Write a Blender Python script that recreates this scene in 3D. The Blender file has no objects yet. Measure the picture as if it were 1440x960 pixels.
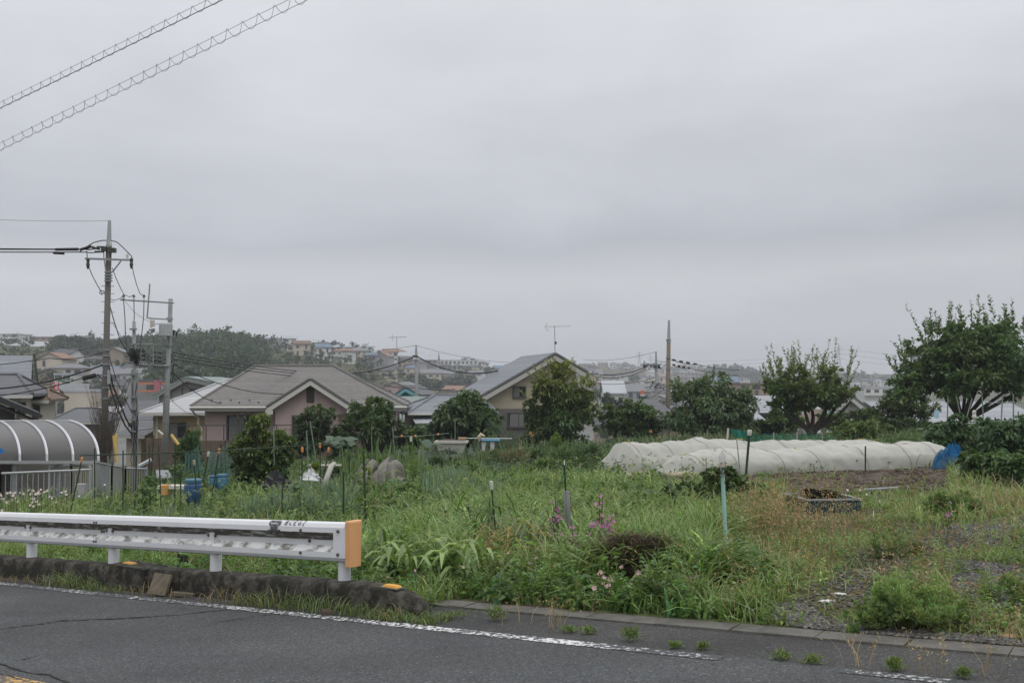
import bpy, math, random
import numpy as np
from mathutils import Vector, Matrix
R = math.radians
random.seed(7)
scene = bpy.context.scene
col = scene.collection
# ------------------------------------------------------------------ camera
CAM_H, PITCH, FPX = 1.6, 2.45, 1400.0
cam = bpy.data.cameras.new('camera'); cam.lens = 35; cam.sensor_width = 36; cam.clip_end = 20000; cam.clip_start = 0.05
camo = bpy.data.objects.new('camera', cam); col.objects.link(camo)
camo.location = (0, 0, CAM_H); camo.rotation_euler = (R(90 + PITCH), 0, 0); scene.camera = camo
# ------------------------------------------------------------------ world: overcast sky
world = bpy.data.worlds.new('World'); scene.world = world; world.use_nodes = True
SUN_EL, SUN_AZ = 62, 150
def build_world():
    nt = world.node_tree; nt.nodes.clear(); N = nt.nodes.new; L = nt.links.new
    out = N('ShaderNodeOutputWorld')
    sky = N('ShaderNodeTexSky'); sky.sky_type = 'NISHITA'; sky.sun_disc = False
    sky.sun_elevation = R(SUN_EL); sky.sun_rotation = R(SUN_AZ)
    b1 = N('ShaderNodeBackground'); b1.inputs[1].default_value = 0.07; L(sky.outputs[0], b1.inputs[0])
    tc = N('ShaderNodeTexCoord'); sep = N('ShaderNodeSeparateXYZ'); L(tc.outputs['Generated'], sep.inputs[0])
    ramp = N('ShaderNodeValToRGB'); e = ramp.color_ramp.elements
    stops = [(0.0, (.69, .70, .735)), (.045, (.665, .677, .715)), (.07, (.65, .662, .70)), (.10, (.69, .70, .735)), (.14, (.545, .562, .612)), (.20, (.62, .637, .685)),
             (.28, (.70, .716, .762)), (.36, (.765, .78, .825)), (.6, (1.12, 1.13, 1.16)), (1.0, (1.36, 1.37, 1.38))]
    e[0].position, e[0].color = stops[0][0], (*stops[0][1], 1)
    e[1].position, e[1].color = stops[-1][0], (*stops[-1][1], 1)
    for p, c in stops[1:-1]:
        q = e.new(p); q.color = (*c, 1)
    # flat cloud layers: noise squeezed vertically
    def clouds(sc, zsc, off, detail, rough=.55):
        mp = N('ShaderNodeMapping'); mp.inputs['Scale'].default_value = (sc, sc, zsc); mp.inputs['Location'].default_value = off
        L(tc.outputs['Generated'], mp.inputs[0])
        nz = N('ShaderNodeTexNoise'); nz.inputs['Scale'].default_value = 1; nz.inputs['Detail'].default_value = detail; nz.inputs['Roughness'].default_value = rough
        nz.inputs['Distortion'].default_value = .3
        L(mp.outputs[0], nz.inputs[0]); return nz
    def m(op, a, b, c=None):
        n = N('ShaderNodeMath'); n.operation = op
        for i, v in enumerate((a, b, c)):
            if v is None: continue
            if isinstance(v, (int, float)): n.inputs[i].default_value = v
            else: L(v, n.inputs[i])
        return n.outputs[0]
    n1 = clouds(2.2, 5.5, (.3, 0.2, .75), 5); n2 = clouds(5.0, 12.0, (1.7, .4, .2), 6); n3 = clouds(1.2, 14.0, (4.2, 2.1, 1.3), 3)
    w1 = m('MULTIPLY_ADD', n1.outputs[0], .11, -.055); w2 = m('MULTIPLY_ADD', n2.outputs[0], .035, -.0175); L(m('ADD', sep.outputs['Z'], m('ADD', w1, w2)), ramp.inputs[0])
    a = m('MULTIPLY_ADD', n1.outputs[0], .34, -.17)
    b = m('MULTIPLY_ADD', n2.outputs[0], .15, -.075)
    c = m('MULTIPLY_ADD', n3.outputs[0], .16, -.08)
    # the big bank is darker to the left low down
    d = m('MULTIPLY', m('SUBTRACT', sep.outputs['X'], 0.0), -.03)
    s = m('ADD', m('ADD', a, b), m('ADD', c, m('ADD', d, 1.0)))
    mul = N('ShaderNodeVectorMath'); mul.operation = 'SCALE'; L(ramp.outputs[0], mul.inputs[0]); L(s, mul.inputs['Scale'])
    b2 = N('ShaderNodeBackground'); b2.inputs[1].default_value = 1.0; L(mul.outputs[0], b2.inputs[0])
    mix = N('ShaderNodeMixShader'); mix.inputs[0].default_value = .94
    L(b1.outputs[0], mix.inputs[1]); L(b2.outputs[0], mix.inputs[2]); L(mix.outputs[0], out.inputs[0])
build_world()
sun = bpy.data.lights.new('sun', 'SUN'); sun.energy = 1.1; sun.angle = R(40); sun.color = (1, .97, .93)
suno = bpy.data.objects.new('sun', sun); col.objects.link(suno)
suno.rotation_euler = (R(90 - SUN_EL), 0, R(180 - SUN_AZ))
scene.view_settings.view_transform = 'Standard'; scene.view_settings.look = 'None'
scene.view_settings.exposure = 0.0; scene.view_settings.gamma = 1.0
scene.cycles.max_bounces = 6; scene.cycles.transparent_max_bounces = 12; scene.cycles.diffuse_bounces = 3
# ------------------------------------------------------------------ helpers
_c, _s = math.cos(R(PITCH)), math.sin(R(PITCH))
def ray(px, py):
    cx, cy = (px - 720) / FPX, (480 - py) / FPX
    return np.array((cx, _c - cy * _s, _s + cy * _c))
def at(px, py, Y):
    d = ray(px, py); return Vector(d * (Y / d[1]) + np.array((0, 0, CAM_H)))
def X_at(px, Y): return (px - 720) / FPX * Y          # close enough: the pitch is small
SLX, SLY = 0.0463, -0.0315
def road_z(x, y): return SLX * x + SLY * y
DU, DN = np.array((-.827, .562)), np.array((.562, .827))
def uv(u, v, h=0.0):
    p = DU * u + DN * v; return Vector((p[0], p[1], road_z(p[0], p[1]) + h))
def V_of(x, y): return DN[0] * x + DN[1] * y
def U_of(x, y): return DU[0] * x + DU[1] * y
def sstep(t): t = np.clip(t, 0, 1); return t * t * (3 - 2 * t)
def _h(ix, iy, s):
    n = (ix.astype(np.int64) * 374761393 + iy.astype(np.int64) * 668265263 + s * 1442695041) & 0xffffffff
    n = ((n ^ (n >> 13)) * 1274126177) & 0xffffffff
    return ((n ^ (n >> 16)) & 0xffff) / 65535.0
def vnoise(x, y, s=0):
    x = np.asarray(x, float); y = np.asarray(y, float)
    ix, iy = np.floor(x), np.floor(y); fx, fy = sstep(x - ix), sstep(y - iy)
    return (_h(ix, iy, s) * (1 - fx) + _h(ix + 1, iy, s) * fx) * (1 - fy) + (_h(ix, iy + 1, s) * (1 - fx) + _h(ix + 1, iy + 1, s) * fx) * fy
EDGE_P = [-900, 0, 190, 250, 400, 700, 900, 1440, 2400]; EDGE_Y = [22, 25, 27, 36, 41, 43, 46, 52, 60]
RID_P = [-900, 0, 150, 250, 330, 420, 520, 570, 640, 720, 900, 1000, 1060, 1250, 2400]
RID_D = [430, 430, 420, 390, 390, 440, 470, 620, 720, 820, 1250, 1300, 1300, 1350, 1400]
RID_Y = [489, 489, 494, 494, 491, 493, 501, 508, 512, 516, 518, 520, 524, 527, 528]
def gz(x, y):
    """height of the ground"""
    x = np.asarray(x, float); y = np.asarray(y, float)
    v = V_of(x, y); D = np.hypot(x, y); ys = np.maximum(y, D * .25); px = 720 + FPX * x / ys
    z = road_z(x, y) + np.where(v > 6.8, .008 + .06 * sstep((v - 7) / 1.5), 0) + sstep((v - 7.2) / 2) * ((vnoise(x * .9, y * .9, 1) - .5) * .12 + (vnoise(x * .25, y * .25, 2) - .5) * .16)
    z = np.where(v < 6.82, road_z(x, y) - .05 - .02 * np.abs(v - 7).clip(0, 1), z)
    e = np.interp(px, EDGE_P, EDGE_Y)
    z = z - 1.5 * sstep((ys - e) / 7) * (v > 7)
    Dr = np.interp(px, RID_P, RID_D); zr = (540 - np.interp(px, RID_P, RID_Y)) / FPX * Dr + 1.6
    Dv = .46 * Dr; t = np.clip((D - Dv) / (Dr - Dv), 0, 1)
    far = -10 + (zr + 10) * (t * .75 + .25 * sstep(t)) - .012 * np.maximum(D - Dr, 0) + (vnoise(x * .02, y * .02, 5) - .5) * 3 * sstep((D - 100) / 60)
    b = sstep((D - 58) / 70) * (ys > 20)
    zz = np.where(D > 58, np.maximum(z, -3.2) * (1 - b) + far * b, z)
    return np.where(v < 1, np.minimum(z, road_z(np.clip(x, -60, 60), np.clip(y, -60, 60)) - .05), zz)
def G(px, Y):
    x = X_at(px, Y); return Vector((x, Y, float(gz(x, Y))))
def tag(o, label=None, cat=None, group=None, kind=None):
    if label: o['label'] = label
    if cat: o['category'] = cat
    if group: o['group'] = group
    if kind: o['kind'] = kind
    return o
def thing(name, label, cat, loc=(0, 0, 0), rz=0, group=None):
    o = bpy.data.objects.new(name, None); o.empty_display_size = .2; col.objects.link(o)
    o.location = loc; o.rotation_euler = (0, 0, rz)
    return tag(o, label, cat, group)
def root_loc(o):
    p = Vector((0, 0, 0))
    while o is not None: p += o.location; o = o.parent
    return p
class MB:
    """collects polygons; build() links them as one mesh object"""
    def __init__(s): s.v = []; s.f = []; s.m = []
    def add(s, vs, fs, mi=0):
        b = len(s.v); s.v += [tuple(p) for p in vs]; s.f += [tuple(b + i for i in f) for f in fs]; s.m += [mi] * len(fs); return s
    def box(s, c, size, rz=0, ry=0, rx=0, mi=0, taper=1.0):
        sx, sy, sz = size[0] / 2, size[1] / 2, size[2] / 2
        M = Matrix.Rotation(rz, 3, 'Z') @ Matrix.Rotation(ry, 3, 'Y') @ Matrix.Rotation(rx, 3, 'X'); c = Vector(c)
        vs = [c + M @ Vector((x * sx * (taper if z > 0 else 1), y * sy * (taper if z > 0 else 1), z * sz)) for z in (-1, 1) for y in (-1, 1) for x in (-1, 1)]
        return s.add(vs, [(0, 2, 3, 1), (4, 5, 7, 6), (0, 1, 5, 4), (2, 6, 7, 3), (0, 4, 6, 2), (1, 3, 7, 5)], mi)
    def tube(s, pts, r, n=6, cap=True, mi=0):
        pts = [Vector(p) for p in pts]; k = len(pts); rs = r if hasattr(r, '__len__') else [r] * k
        b = len(s.v); ref = None
        for i, p in enumerate(pts):
            d = (pts[min(i + 1, k - 1)] - pts[max(i - 1, 0)])
            if d.length < 1e-9: d = Vector((0, 0, 1))
            d.normalize()
            if ref is None: ref = d.orthogonal().normalized()
            ref = (ref - d * ref.dot(d)); ref = ref.normalized() if ref.length > 1e-6 else d.orthogonal().normalized()
            q = d.cross(ref)
            for j in range(n):
                a = 2 * math.pi * j / n; s.v.append(tuple(p + (ref * math.cos(a) + q * math.sin(a)) * rs[i]))
        fs = [(b + i * n + j, b + i * n + (j + 1) % n, b + (i + 1) * n + (j + 1) % n, b + (i + 1) * n + j) for i in range(k - 1) for j in range(n)]
        if cap: fs += [tuple(b + j for j in reversed(range(n))), tuple(b + (k - 1) * n + j for j in range(n))]
        s.f += fs; s.m += [mi] * len(fs); return s
    def lathe(s, c, prof, n=12, mi=0):
        c = Vector(c); b = len(s.v); k = len(prof)
        for r, z in prof:
            for j in range(n):
                a = 2 * math.pi * j / n; s.v.append((c.x + r * math.cos(a), c.y + r * math.sin(a), c.z + z))
        fs = [(b + i * n + j, b + i * n + (j + 1) % n, b + (i + 1) * n + (j + 1) % n, b + (i + 1) * n + j) for i in range(k - 1) for j in range(n)]
        fs += [tuple(b + j for j in reversed(range(n))), tuple(b + (k - 1) * n + j for j in range(n))]
        s.f += fs; s.m += [mi] * len(fs); return s
    def slab(s, poly, th, mi=0):
        """a polygon given a thickness th along its normal (downwards side)"""
        poly = [Vector(p) for p in poly]; n = len(poly); nm = Vector((0, 0, 0))
        for i in range(n): nm += (poly[i] - poly[0]).cross(poly[(i + 1) % n] - poly[0])
        nm.normalize(); lo = [p - nm * th for p in poly]
        return s.add(poly + lo, [tuple(range(n)), tuple(reversed(range(n, 2 * n)))] + [(i, n + i, n + (i + 1) % n, (i + 1) % n) for i in range(n)], mi)
    def grid(s, rows, mi=0, close=False):
        b = len(s.v); nr, nc = len(rows), len(rows[0])
        for r in rows: s.v += [tuple(p) for p in r]
        fs = [(b + i * nc + j, b + i * nc + (j + 1) % nc, b + (i + 1) * nc + (j + 1) % nc, b + (i + 1) * nc + j) for i in range(nr - 1) for j in range(nc if close else nc - 1)]
        s.f += fs; s.m += [mi] * len(fs); return s
    def build(s, name, mats, parent=None, world=False, smooth=False):
        me = bpy.data.meshes.new(name); vs = s.v
        if world and parent is not None:
            o0 = root_loc(parent); vs = [(a - o0.x, b - o0.y, c - o0.z) for a, b, c in vs]
        me.from_pydata(vs, [], s.f)
        for m_ in (mats if isinstance(mats, (list, tuple)) else [mats]): me.materials.append(m_)
        if any(s.m): me.polygons.foreach_set('material_index', s.m)
        if smooth: me.polygons.foreach_set('use_smooth', [True] * len(s.f))
        me.update()
        o = bpy.data.objects.new(name, me); col.objects.link(o)
        if parent is not None: o.parent = parent
        return o
class Batch:
    """numpy quads with a colour per vertex (the leaf's own colour)"""
    def __init__(s): s.v = []; s.c = []; s.n = 0; s.f = []
    def add(s, v, f, c):
        s.v.append(v.reshape(-1, 3)); s.f.append(f + s.n); s.c.append(c.reshape(-1, 3)); s.n += len(s.v[-1])
    def build(s, name, mat, parent=None, origin=None):
        v = np.concatenate(s.v).astype(np.float32); f = np.concatenate(s.f).astype(np.int32); c = np.concatenate(s.c).astype(np.float32)
        if origin is None and parent is not None: origin = root_loc(parent)
        if origin is not None: v = v - np.array(origin, np.float32)
        me = bpy.data.meshes.new(name); me.vertices.add(len(v)); me.vertices.foreach_set('co', v.ravel())
        me.loops.add(f.size); me.loops.foreach_set('vertex_index', f.ravel())
        me.polygons.add(len(f)); me.polygons.foreach_set('loop_start', np.arange(0, f.size, 4, dtype=np.int32))
        a = me.color_attributes.new('Col', 'FLOAT_COLOR', 'POINT')
        a.data.foreach_set('color', np.concatenate([c, np.ones((len(c), 1), np.float32)], 1).ravel())
        me.materials.append(mat); me.update(calc_edges=True)
        o = bpy.data.objects.new(name, me); col.objects.link(o)
        if parent is not None: o.parent = parent
        elif origin is not None: o.location = origin
        return o
def unit(a): return a / np.maximum(np.linalg.norm(a, axis=-1, keepdims=True), 1e-9)
def blades(B, P, h, w, lean, c, rng, tipc=1.0, az=None):
    n = len(P); h = np.broadcast_to(h, n); w = np.broadcast_to(w, n); lean = np.broadcast_to(lean, n)
    az = rng.uniform(0, 2 * np.pi, n) if az is None else az
    d = np.stack([np.cos(az), np.sin(az), np.zeros(n)], 1); fa = az + np.pi / 2 + rng.normal(0, .5, n)
    s = np.stack([np.cos(fa), np.sin(fa), np.zeros(n)], 1)
    V = np.zeros((n, 4, 2, 3))
    for i, (t, ww) in enumerate(((0, .8), (.4, 1), (.75, .7), (1, .06))):
        p = P + d * (h * lean * t ** 2)[:, None]; p[:, 2] += h * (t - .38 * np.minimum(lean, 1.6) * t ** 3)
        V[:, i, 0] = p - s * (w * ww / 2)[:, None]; V[:, i, 1] = p + s * (w * ww / 2)[:, None]
    f = np.array([[0, 1, 3, 2], [2, 3, 5, 4], [4, 5, 7, 6]])
    F = (np.arange(n)[:, None, None] * 8 + f).reshape(-1, 4)
    C = np.repeat(c[:, None, :], 8, 1).copy()
    C[:, 6:] *= np.asarray(tipc)
    B.add(V, F, C)
def leaves(B, P, d, nrm, Ln, W, c, droop=.15):
    n = len(P); d = unit(d); s = unit(np.cross(d, nrm)); Ln = np.broadcast_to(Ln, n)[:, None]; W = np.broadcast_to(W, n)[:, None]
    up = unit(np.cross(s, d)); V = np.zeros((n, 4, 3))
    mid = P + d * Ln * .45 + up * W * .18
    V[:, 0] = P; V[:, 1] = mid + s * W / 2; V[:, 2] = P + d * Ln - np.array((0, 0, 1)) * Ln * droop; V[:, 3] = mid - s * W / 2
    F = np.arange(n * 4).reshape(-1, 4); B.add(V, F, np.repeat(c[:, None, :], 4, 1))
def jit(base, n, rng, hue=.18, val=.25):
    """per-leaf colour differences around a base colour"""
    b = np.array(base)[None] * np.exp(rng.normal(0, val, n))[:, None]
    k = rng.normal(0, hue, n); b = b * np.stack([1 + k, 1 + k * .15, 1 - k * .3], 1)
    return np.clip(b, .004, .9)
# ------------------------------------------------------------------ materials
MATS = {}
def mat(name, base, var=.12, scale=3, rough=.8, metal=0, bump=0, bscale=40, stripe=None, alpha=None, spec=.4, col2=None, thr=(.4, .65), stretch=(1, 1, 1), coat=0):
    if name in MATS: return MATS[name]
    m = bpy.data.materials.new(name); m.use_nodes = True; nt = m.node_tree; N = nt.nodes.new; L = nt.links.new
    p = nt.nodes['Principled BSDF']; p.inputs['Roughness'].default_value = rough; p.inputs['Metallic'].default_value = metal
    p.inputs['Specular IOR Level'].default_value = spec
    tc = N('ShaderNodeTexCoord'); mp = N('ShaderNodeMapping'); mp.inputs['Scale'].default_value = stretch; L(tc.outputs['Object'], mp.inputs[0])
    nz = N('ShaderNodeTexNoise'); nz.inputs['Scale'].default_value = scale; nz.inputs['Detail'].default_value = 8; nz.inputs['Roughness'].default_value = .65; L(mp.outputs[0], nz.inputs[0])
    rp = N('ShaderNodeValToRGB'); L(nz.outputs[0], rp.inputs[0]); b = np.array(base[:3])
    c2 = np.array(col2) if col2 is not None else b * (1 - var * 2)
    rp.color_ramp.elements[0].position = thr[0] if col2 is not None else .3; rp.color_ramp.elements[1].position = thr[1] if col2 is not None else .7
    rp.color_ramp.elements[0].color = (*(b if col2 is not None else np.clip(b * (1 - var), 0, 1)), 1)
    rp.color_ramp.elements[1].color = (*(c2 if col2 is not None else np.clip(b * (1 + var), 0, 1)), 1)
    c = rp.outputs[0]
    if stripe:
        ax, per, dark = stripe[:3]; duty = stripe[3] if len(stripe) > 3 else .16
        sp = N('ShaderNodeSeparateXYZ'); L(tc.outputs['Object'], sp.inputs[0])
        dv = N('ShaderNodeMath'); dv.operation = 'DIVIDE'; dv.inputs[1].default_value = per; L(sp.outputs[ax], dv.inputs[0])
        fr = N('ShaderNodeMath'); fr.operation = 'FRACT'; L(dv.outputs[0], fr.inputs[0])
        lt = N('ShaderNodeMath'); lt.operation = 'LESS_THAN'; lt.inputs[1].default_value = duty; L(fr.outputs[0], lt.inputs[0])
        fl = N('ShaderNodeMath'); fl.operation = 'FLOOR'; L(dv.outputs[0], fl.inputs[0])
        wn = N('ShaderNodeTexWhiteNoise'); wn.noise_dimensions = '1D'; L(fl.outputs[0], wn.inputs['W'])
        # courses differ a little, the lap of each is dark
        ml = N('ShaderNodeMath'); ml.operation = 'MULTIPLY_ADD'; ml.inputs[1].default_value = .16; ml.inputs[2].default_value = .92; L(wn.outputs[0], ml.inputs[0])
        sb = N('ShaderNodeMath'); sb.operation = 'MULTIPLY_ADD'; sb.inputs[1].default_value = -dark; L(lt.outputs[0], sb.inputs[0]); L(ml.outputs[0], sb.inputs[2])
        vm = N('ShaderNodeVectorMath'); vm.operation = 'SCALE'; L(c, vm.inputs[0]); L(sb.outputs[0], vm.inputs['Scale']); c = vm.outputs[0]
    L(c, p.inputs['Base Color'])
    if bump:
        n2 = N('ShaderNodeTexNoise'); n2.inputs['Scale'].default_value = bscale; n2.inputs['Detail'].default_value = 6; L(tc.outputs['Object'], n2.inputs[0])
        bp = N('ShaderNodeBump'); bp.inputs['Strength'].default_value = bump; bp.inputs['Distance'].default_value = .02; L(n2.outputs[0], bp.inputs['Height']); L(bp.outputs[0], p.inputs['Normal'])
    if alpha is not None: p.inputs['Alpha'].default_value = alpha
    MATS[name] = m; return m
def leafmat(name, trans=.28, rough=.46, spec=.5, sat=1.0):
    m = bpy.data.materials.new(name); m.use_nodes = True; nt = m.node_tree; N = nt.nodes.new; L = nt.links.new
    p = nt.nodes['Principled BSDF']; p.inputs['Roughness'].default_value = rough; p.inputs['Specular IOR Level'].default_value = spec
    a = N('ShaderNodeAttribute'); a.attribute_name = 'Col'; L(a.outputs['Color'], p.inputs['Base Color'])
    t = N('ShaderNodeBsdfTranslucent'); tint = N('ShaderNodeMix'); tint.data_type = 'RGBA'; tint.blend_type = 'MULTIPLY'; tint.inputs[0].default_value = 1
    L(a.outputs['Color'], tint.inputs[6]); tint.inputs[7].default_value = (1.5, 1.6, .8, 1); L(tint.outputs[2], t.inputs[0])
    mx = N('ShaderNodeMixShader'); mx.inputs[0].default_value = trans
    L(p.outputs[0], mx.inputs[1]); L(t.outputs[0], mx.inputs[2]); L(mx.outputs[0], nt.nodes['Material Output'].inputs[0]); return m
LEAF = leafmat('leaf'); PETAL = leafmat('petal', .35, .6, .2); DRY = leafmat('dry_grass', .2, .8, .1)
def sheer(name, base, opac, var=.1, trans=.4):
    """thin cloth or netting that lets part of the light through"""
    m = bpy.data.materials.new(name); m.use_nodes = True; nt = m.node_tree; N = nt.nodes.new; L = nt.links.new
    p = nt.nodes['Principled BSDF']; p.inputs['Roughness'].default_value = .85; p.inputs['Specular IOR Level'].default_value = .15
    tc = N('ShaderNodeTexCoord'); nz = N('ShaderNodeTexNoise'); nz.inputs['Scale'].default_value = 2.2; nz.inputs['Detail'].default_value = 7; L(tc.outputs['Object'], nz.inputs[0])
    rp = N('ShaderNodeValToRGB'); L(nz.outputs[0], rp.inputs[0]); b = np.array(base)
    rp.color_ramp.elements[0].position = .3; rp.color_ramp.elements[1].position = .65
    rp.color_ramp.elements[0].color = (*(b * (1 - var)), 1); rp.color_ramp.elements[1].color = (*np.clip(b * (1 + var * .4), 0, 1), 1)
    L(rp.outputs[0], p.inputs['Base Color'])
    t = N('ShaderNodeBsdfTranslucent'); L(rp.outputs[0], t.inputs[0]); tr = N('ShaderNodeBsdfTransparent')
    m1 = N('ShaderNodeMixShader'); m1.inputs[0].default_value = trans; L(p.outputs[0], m1.inputs[1]); L(t.outputs[0], m1.inputs[2])
    m2 = N('ShaderNodeMixShader'); m2.inputs[0].default_value = opac; L(tr.outputs[0], m2.inputs[1]); L(m1.outputs[0], m2.inputs[2])
    L(m2.outputs[0], nt.nodes['Material Output'].inputs[0]); return m
def catenary(a, b, sag, n=16):
    a, b = Vector(a), Vector(b)
    return [a.lerp(b, i / n) - Vector((0, 0, sag * 4 * (i / n) * (1 - i / n))) for i in range(n + 1)]
# ================================================================== SETTING
def node_mat(name):
    m = bpy.data.materials.new(name); m.use_nodes = True; return m, m.node_tree, m.node_tree.nodes['Principled BSDF']
def asphalt_mat(name, base, patch=.25):
    m, nt, p = node_mat(name); N = nt.nodes.new; L = nt.links.new
    p.inputs['Roughness'].default_value = .85; p.inputs['Specular IOR Level'].default_value = .35
    tc = N('ShaderNodeTexCoord')
    def noise(sc, det, ro=.6):
        n = N('ShaderNodeTexNoise'); n.inputs['Scale'].default_value = sc; n.inputs['Detail'].default_value = det; n.inputs['Roughness'].default_value = ro; L(tc.outputs['Object'], n.inputs[0]); return n
    big = noise(.7, 5); r1 = N('ShaderNodeValToRGB'); L(big.outputs[0], r1.inputs[0]); b = np.array(base)
    r1.color_ramp.elements[0].position = .3; r1.color_ramp.elements[1].position = .7
    r1.color_ramp.elements[0].color = (*(b * (1 - patch)), 1); r1.color_ramp.elements[1].color = (*(b * (1 + patch) * np.array((1.03, 1, .97))), 1)
    vo = N('ShaderNodeTexVoronoi'); vo.inputs['Scale'].default_value = 95; L(tc.outputs['Object'], vo.inputs[0])
    sx = N('ShaderNodeSeparateXYZ'); L(vo.outputs['Color'], sx.inputs[0])
    r2 = N('ShaderNodeValToRGB'); L(sx.outputs[0], r2.inputs[0]); el = r2.color_ramp.elements
    el[0].position = 0; el[0].color = (.5, .5, .5, 1); el[1].position = .96; el[1].color = (1.35, 1.35, 1.35, 1); q = el.new(.985); q.color = (2.4, 2.4, 2.4, 1); q2 = el.new(.5); q2.color = (.95, .95, .95, 1)
    ml = N('ShaderNodeVectorMath'); ml.operation = 'MULTIPLY'; L(r1.outputs[0], ml.inputs[0]); L(r2.outputs[0], ml.inputs[1])
    mp = N('ShaderNodeMapping'); mp.inputs['Rotation'].default_value = (0, 0, math.atan2(.827, .562) + math.pi / 2 + .0); mp.inputs['Scale'].default_value = (.12, 1.1, 1); L(tc.outputs['Object'], mp.inputs[0])
    tr = N('ShaderNodeTexNoise'); tr.inputs['Scale'].default_value = 1.2; tr.inputs['Detail'].default_value = 4; L(mp.outputs[0], tr.inputs[0]); tm = N('ShaderNodeMath'); tm.operation = 'MULTIPLY_ADD'; tm.inputs[1].default_value = .7; tm.inputs[2].default_value = .65; L(tr.outputs[0], tm.inputs[0])
    m2 = N('ShaderNodeVectorMath'); m2.operation = 'SCALE'; L(ml.outputs[0], m2.inputs[0]); L(tm.outputs[0], m2.inputs['Scale']); L(m2.outputs[0], p.inputs['Base Color'])
    bp = N('ShaderNodeBump'); bp.inputs['Strength'].default_value = .5; bp.inputs['Distance'].default_value = .008; L(sx.outputs[1], bp.inputs['Height']); L(bp.outputs[0], p.inputs['Normal']); return m
ASPH = asphalt_mat('asphalt', (.062, .067, .071), .2); ASPH_OLD = asphalt_mat('old_asphalt', (.053, .0535, .054), .22)
def ground_mat():
    m, nt, p = node_mat('soil_ground'); N = nt.nodes.new; L = nt.links.new; p.inputs['Roughness'].default_value = .95; p.inputs['Specular IOR Level'].default_value = .1
    tc = N('ShaderNodeTexCoord')
    def noise(sc, det):
        n = N('ShaderNodeTexNoise'); n.inputs['Scale'].default_value = sc; n.inputs['Detail'].default_value = det; L(tc.outputs['Object'], n.inputs[0]); return n
    a, b = noise(.45, 8), noise(9, 8)
    r = N('ShaderNodeValToRGB'); L(a.outputs[0], r.inputs[0]); e = r.color_ramp.elements
    e[0].position = .38; e[0].color = (.075, .10, .035, 1); e[1].position = .62; e[1].color = (.085, .065, .048, 1)
    r2 = N('ShaderNodeValToRGB'); L(b.outputs[0], r2.inputs[0]); f = r2.color_ramp.elements; f[0].position = .3; f[0].color = (.5, .5, .5, 1); f[1].position = .7; f[1].color = (1.4, 1.4, 1.4, 1)
    ml = N('ShaderNodeVectorMath'); ml.operation = 'MULTIPLY'; L(r.outputs[0], ml.inputs[0]); L(r2.outputs[0], ml.inputs[1]); L(ml.outputs[0], p.inputs['Base Color'])
    bp = N('ShaderNodeBump'); bp.inputs['Strength'].default_value = .7; bp.inputs['Distance'].default_value = .05; L(b.outputs[0], bp.inputs['Height']); L(bp.outputs[0], p.inputs['Normal']); return m
def build_ground():
    az = np.concatenate([np.linspace(-180, -50, 40)[:-1], np.linspace(-50, 50, 401), np.linspace(50, 180, 40)[1:-1]])
    rr = np.concatenate([[0], np.geomspace(.6, 60, 190), np.geomspace(62, 2500, 122)])
    A, Q = np.meshgrid(np.radians(az), rr); x = Q * np.sin(A); y = Q * np.cos(A); z = gz(x, y)
    v = np.stack([x, y, z], -1).reshape(-1, 3); nr, na = A.shape
    i, j = np.meshgrid(np.arange(nr - 1), np.arange(na), indexing='ij'); j2 = (j + 1) % na
    f = np.stack([i * na + j, (i + 1) * na + j, (i + 1) * na + j2, i * na + j2], -1).reshape(-1, 4)[:, ::-1]
    B = Batch(); B.add(v, f, np.full((len(v), 3), .1)); o = B.build('ground', ground_mat()); o['kind'] = 'structure'
    o.data.polygons.foreach_set('use_smooth', [True] * len(o.data.polygons))
build_ground()
def strip(name, v0, v1, u0, u1, h, m, n=60, kind='structure'):
    b = MB(); b.grid([[uv(u0 + (u1 - u0) * i / n, v, h) for v in (v0, v1)] for i in range(n + 1)]); o = b.build(name, m); o['kind'] = kind; return o
strip('road', .9, 6.12, 60, -40, .0, ASPH); strip('road_shoulder', 6.12, 6.78, 60, -40, -.004, ASPH_OLD)
def line_mat(name, paint, under, keep, sc=26):
    m, nt, p = node_mat(name); N = nt.nodes.new; L = nt.links.new; p.inputs['Roughness'].default_value = .8
    tc = N('ShaderNodeTexCoord'); n1 = N('ShaderNodeTexNoise'); n1.inputs['Scale'].default_value = sc; n1.inputs['Detail'].default_value = 8; n1.inputs['Roughness'].default_value = .75; L(tc.outputs['Object'], n1.inputs[0])
    n2 = N('ShaderNodeTexNoise'); n2.inputs['Scale'].default_value = .55; n2.inputs['Detail'].default_value = 2; L(tc.outputs['Object'], n2.inputs[0])
    ad = N('ShaderNodeMath'); ad.operation = 'MULTIPLY_ADD'; ad.inputs[1].default_value = .5; L(n2.outputs[0], ad.inputs[0]); L(n1.outputs[0], ad.inputs[2])
    r = N('ShaderNodeValToRGB'); L(ad.outputs[0], r.inputs[0]); e = r.color_ramp.elements; e[0].position = keep; e[0].color = (*under, 1); e[1].position = keep + .05; e[1].color = (*paint, 1)
    L(r.outputs[0], p.inputs['Base Color']); return m
W1 = line_mat('worn_white_paint', (.62, .62, .63), (.056, .061, .064), .762); W2 = line_mat('bare_white_paint', (.5, .5, .51), (.056, .061, .064), .845)
W0 = line_mat('fair_white_paint', (.68, .68, .69), (.058, .062, .065), .73)
strip('white_edge_line', 5.985, 6.105, 60, 7.2, .004, W1); strip('white_edge_line', 5.985, 6.105, 7.2, 3.05, .004, W0); strip('white_edge_line', 5.985, 6.105, 3.05, 2.5, .004, W1); strip('white_edge_line', 6.0, 6.10, 1.75, 1.15, .004, W2)
strip('yellow_centre_line', 3.60, 3.74, 60, -30, .004, line_mat('worn_yellow_paint', (.52, .31, .085), (.085, .083, .08), .80))
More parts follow.
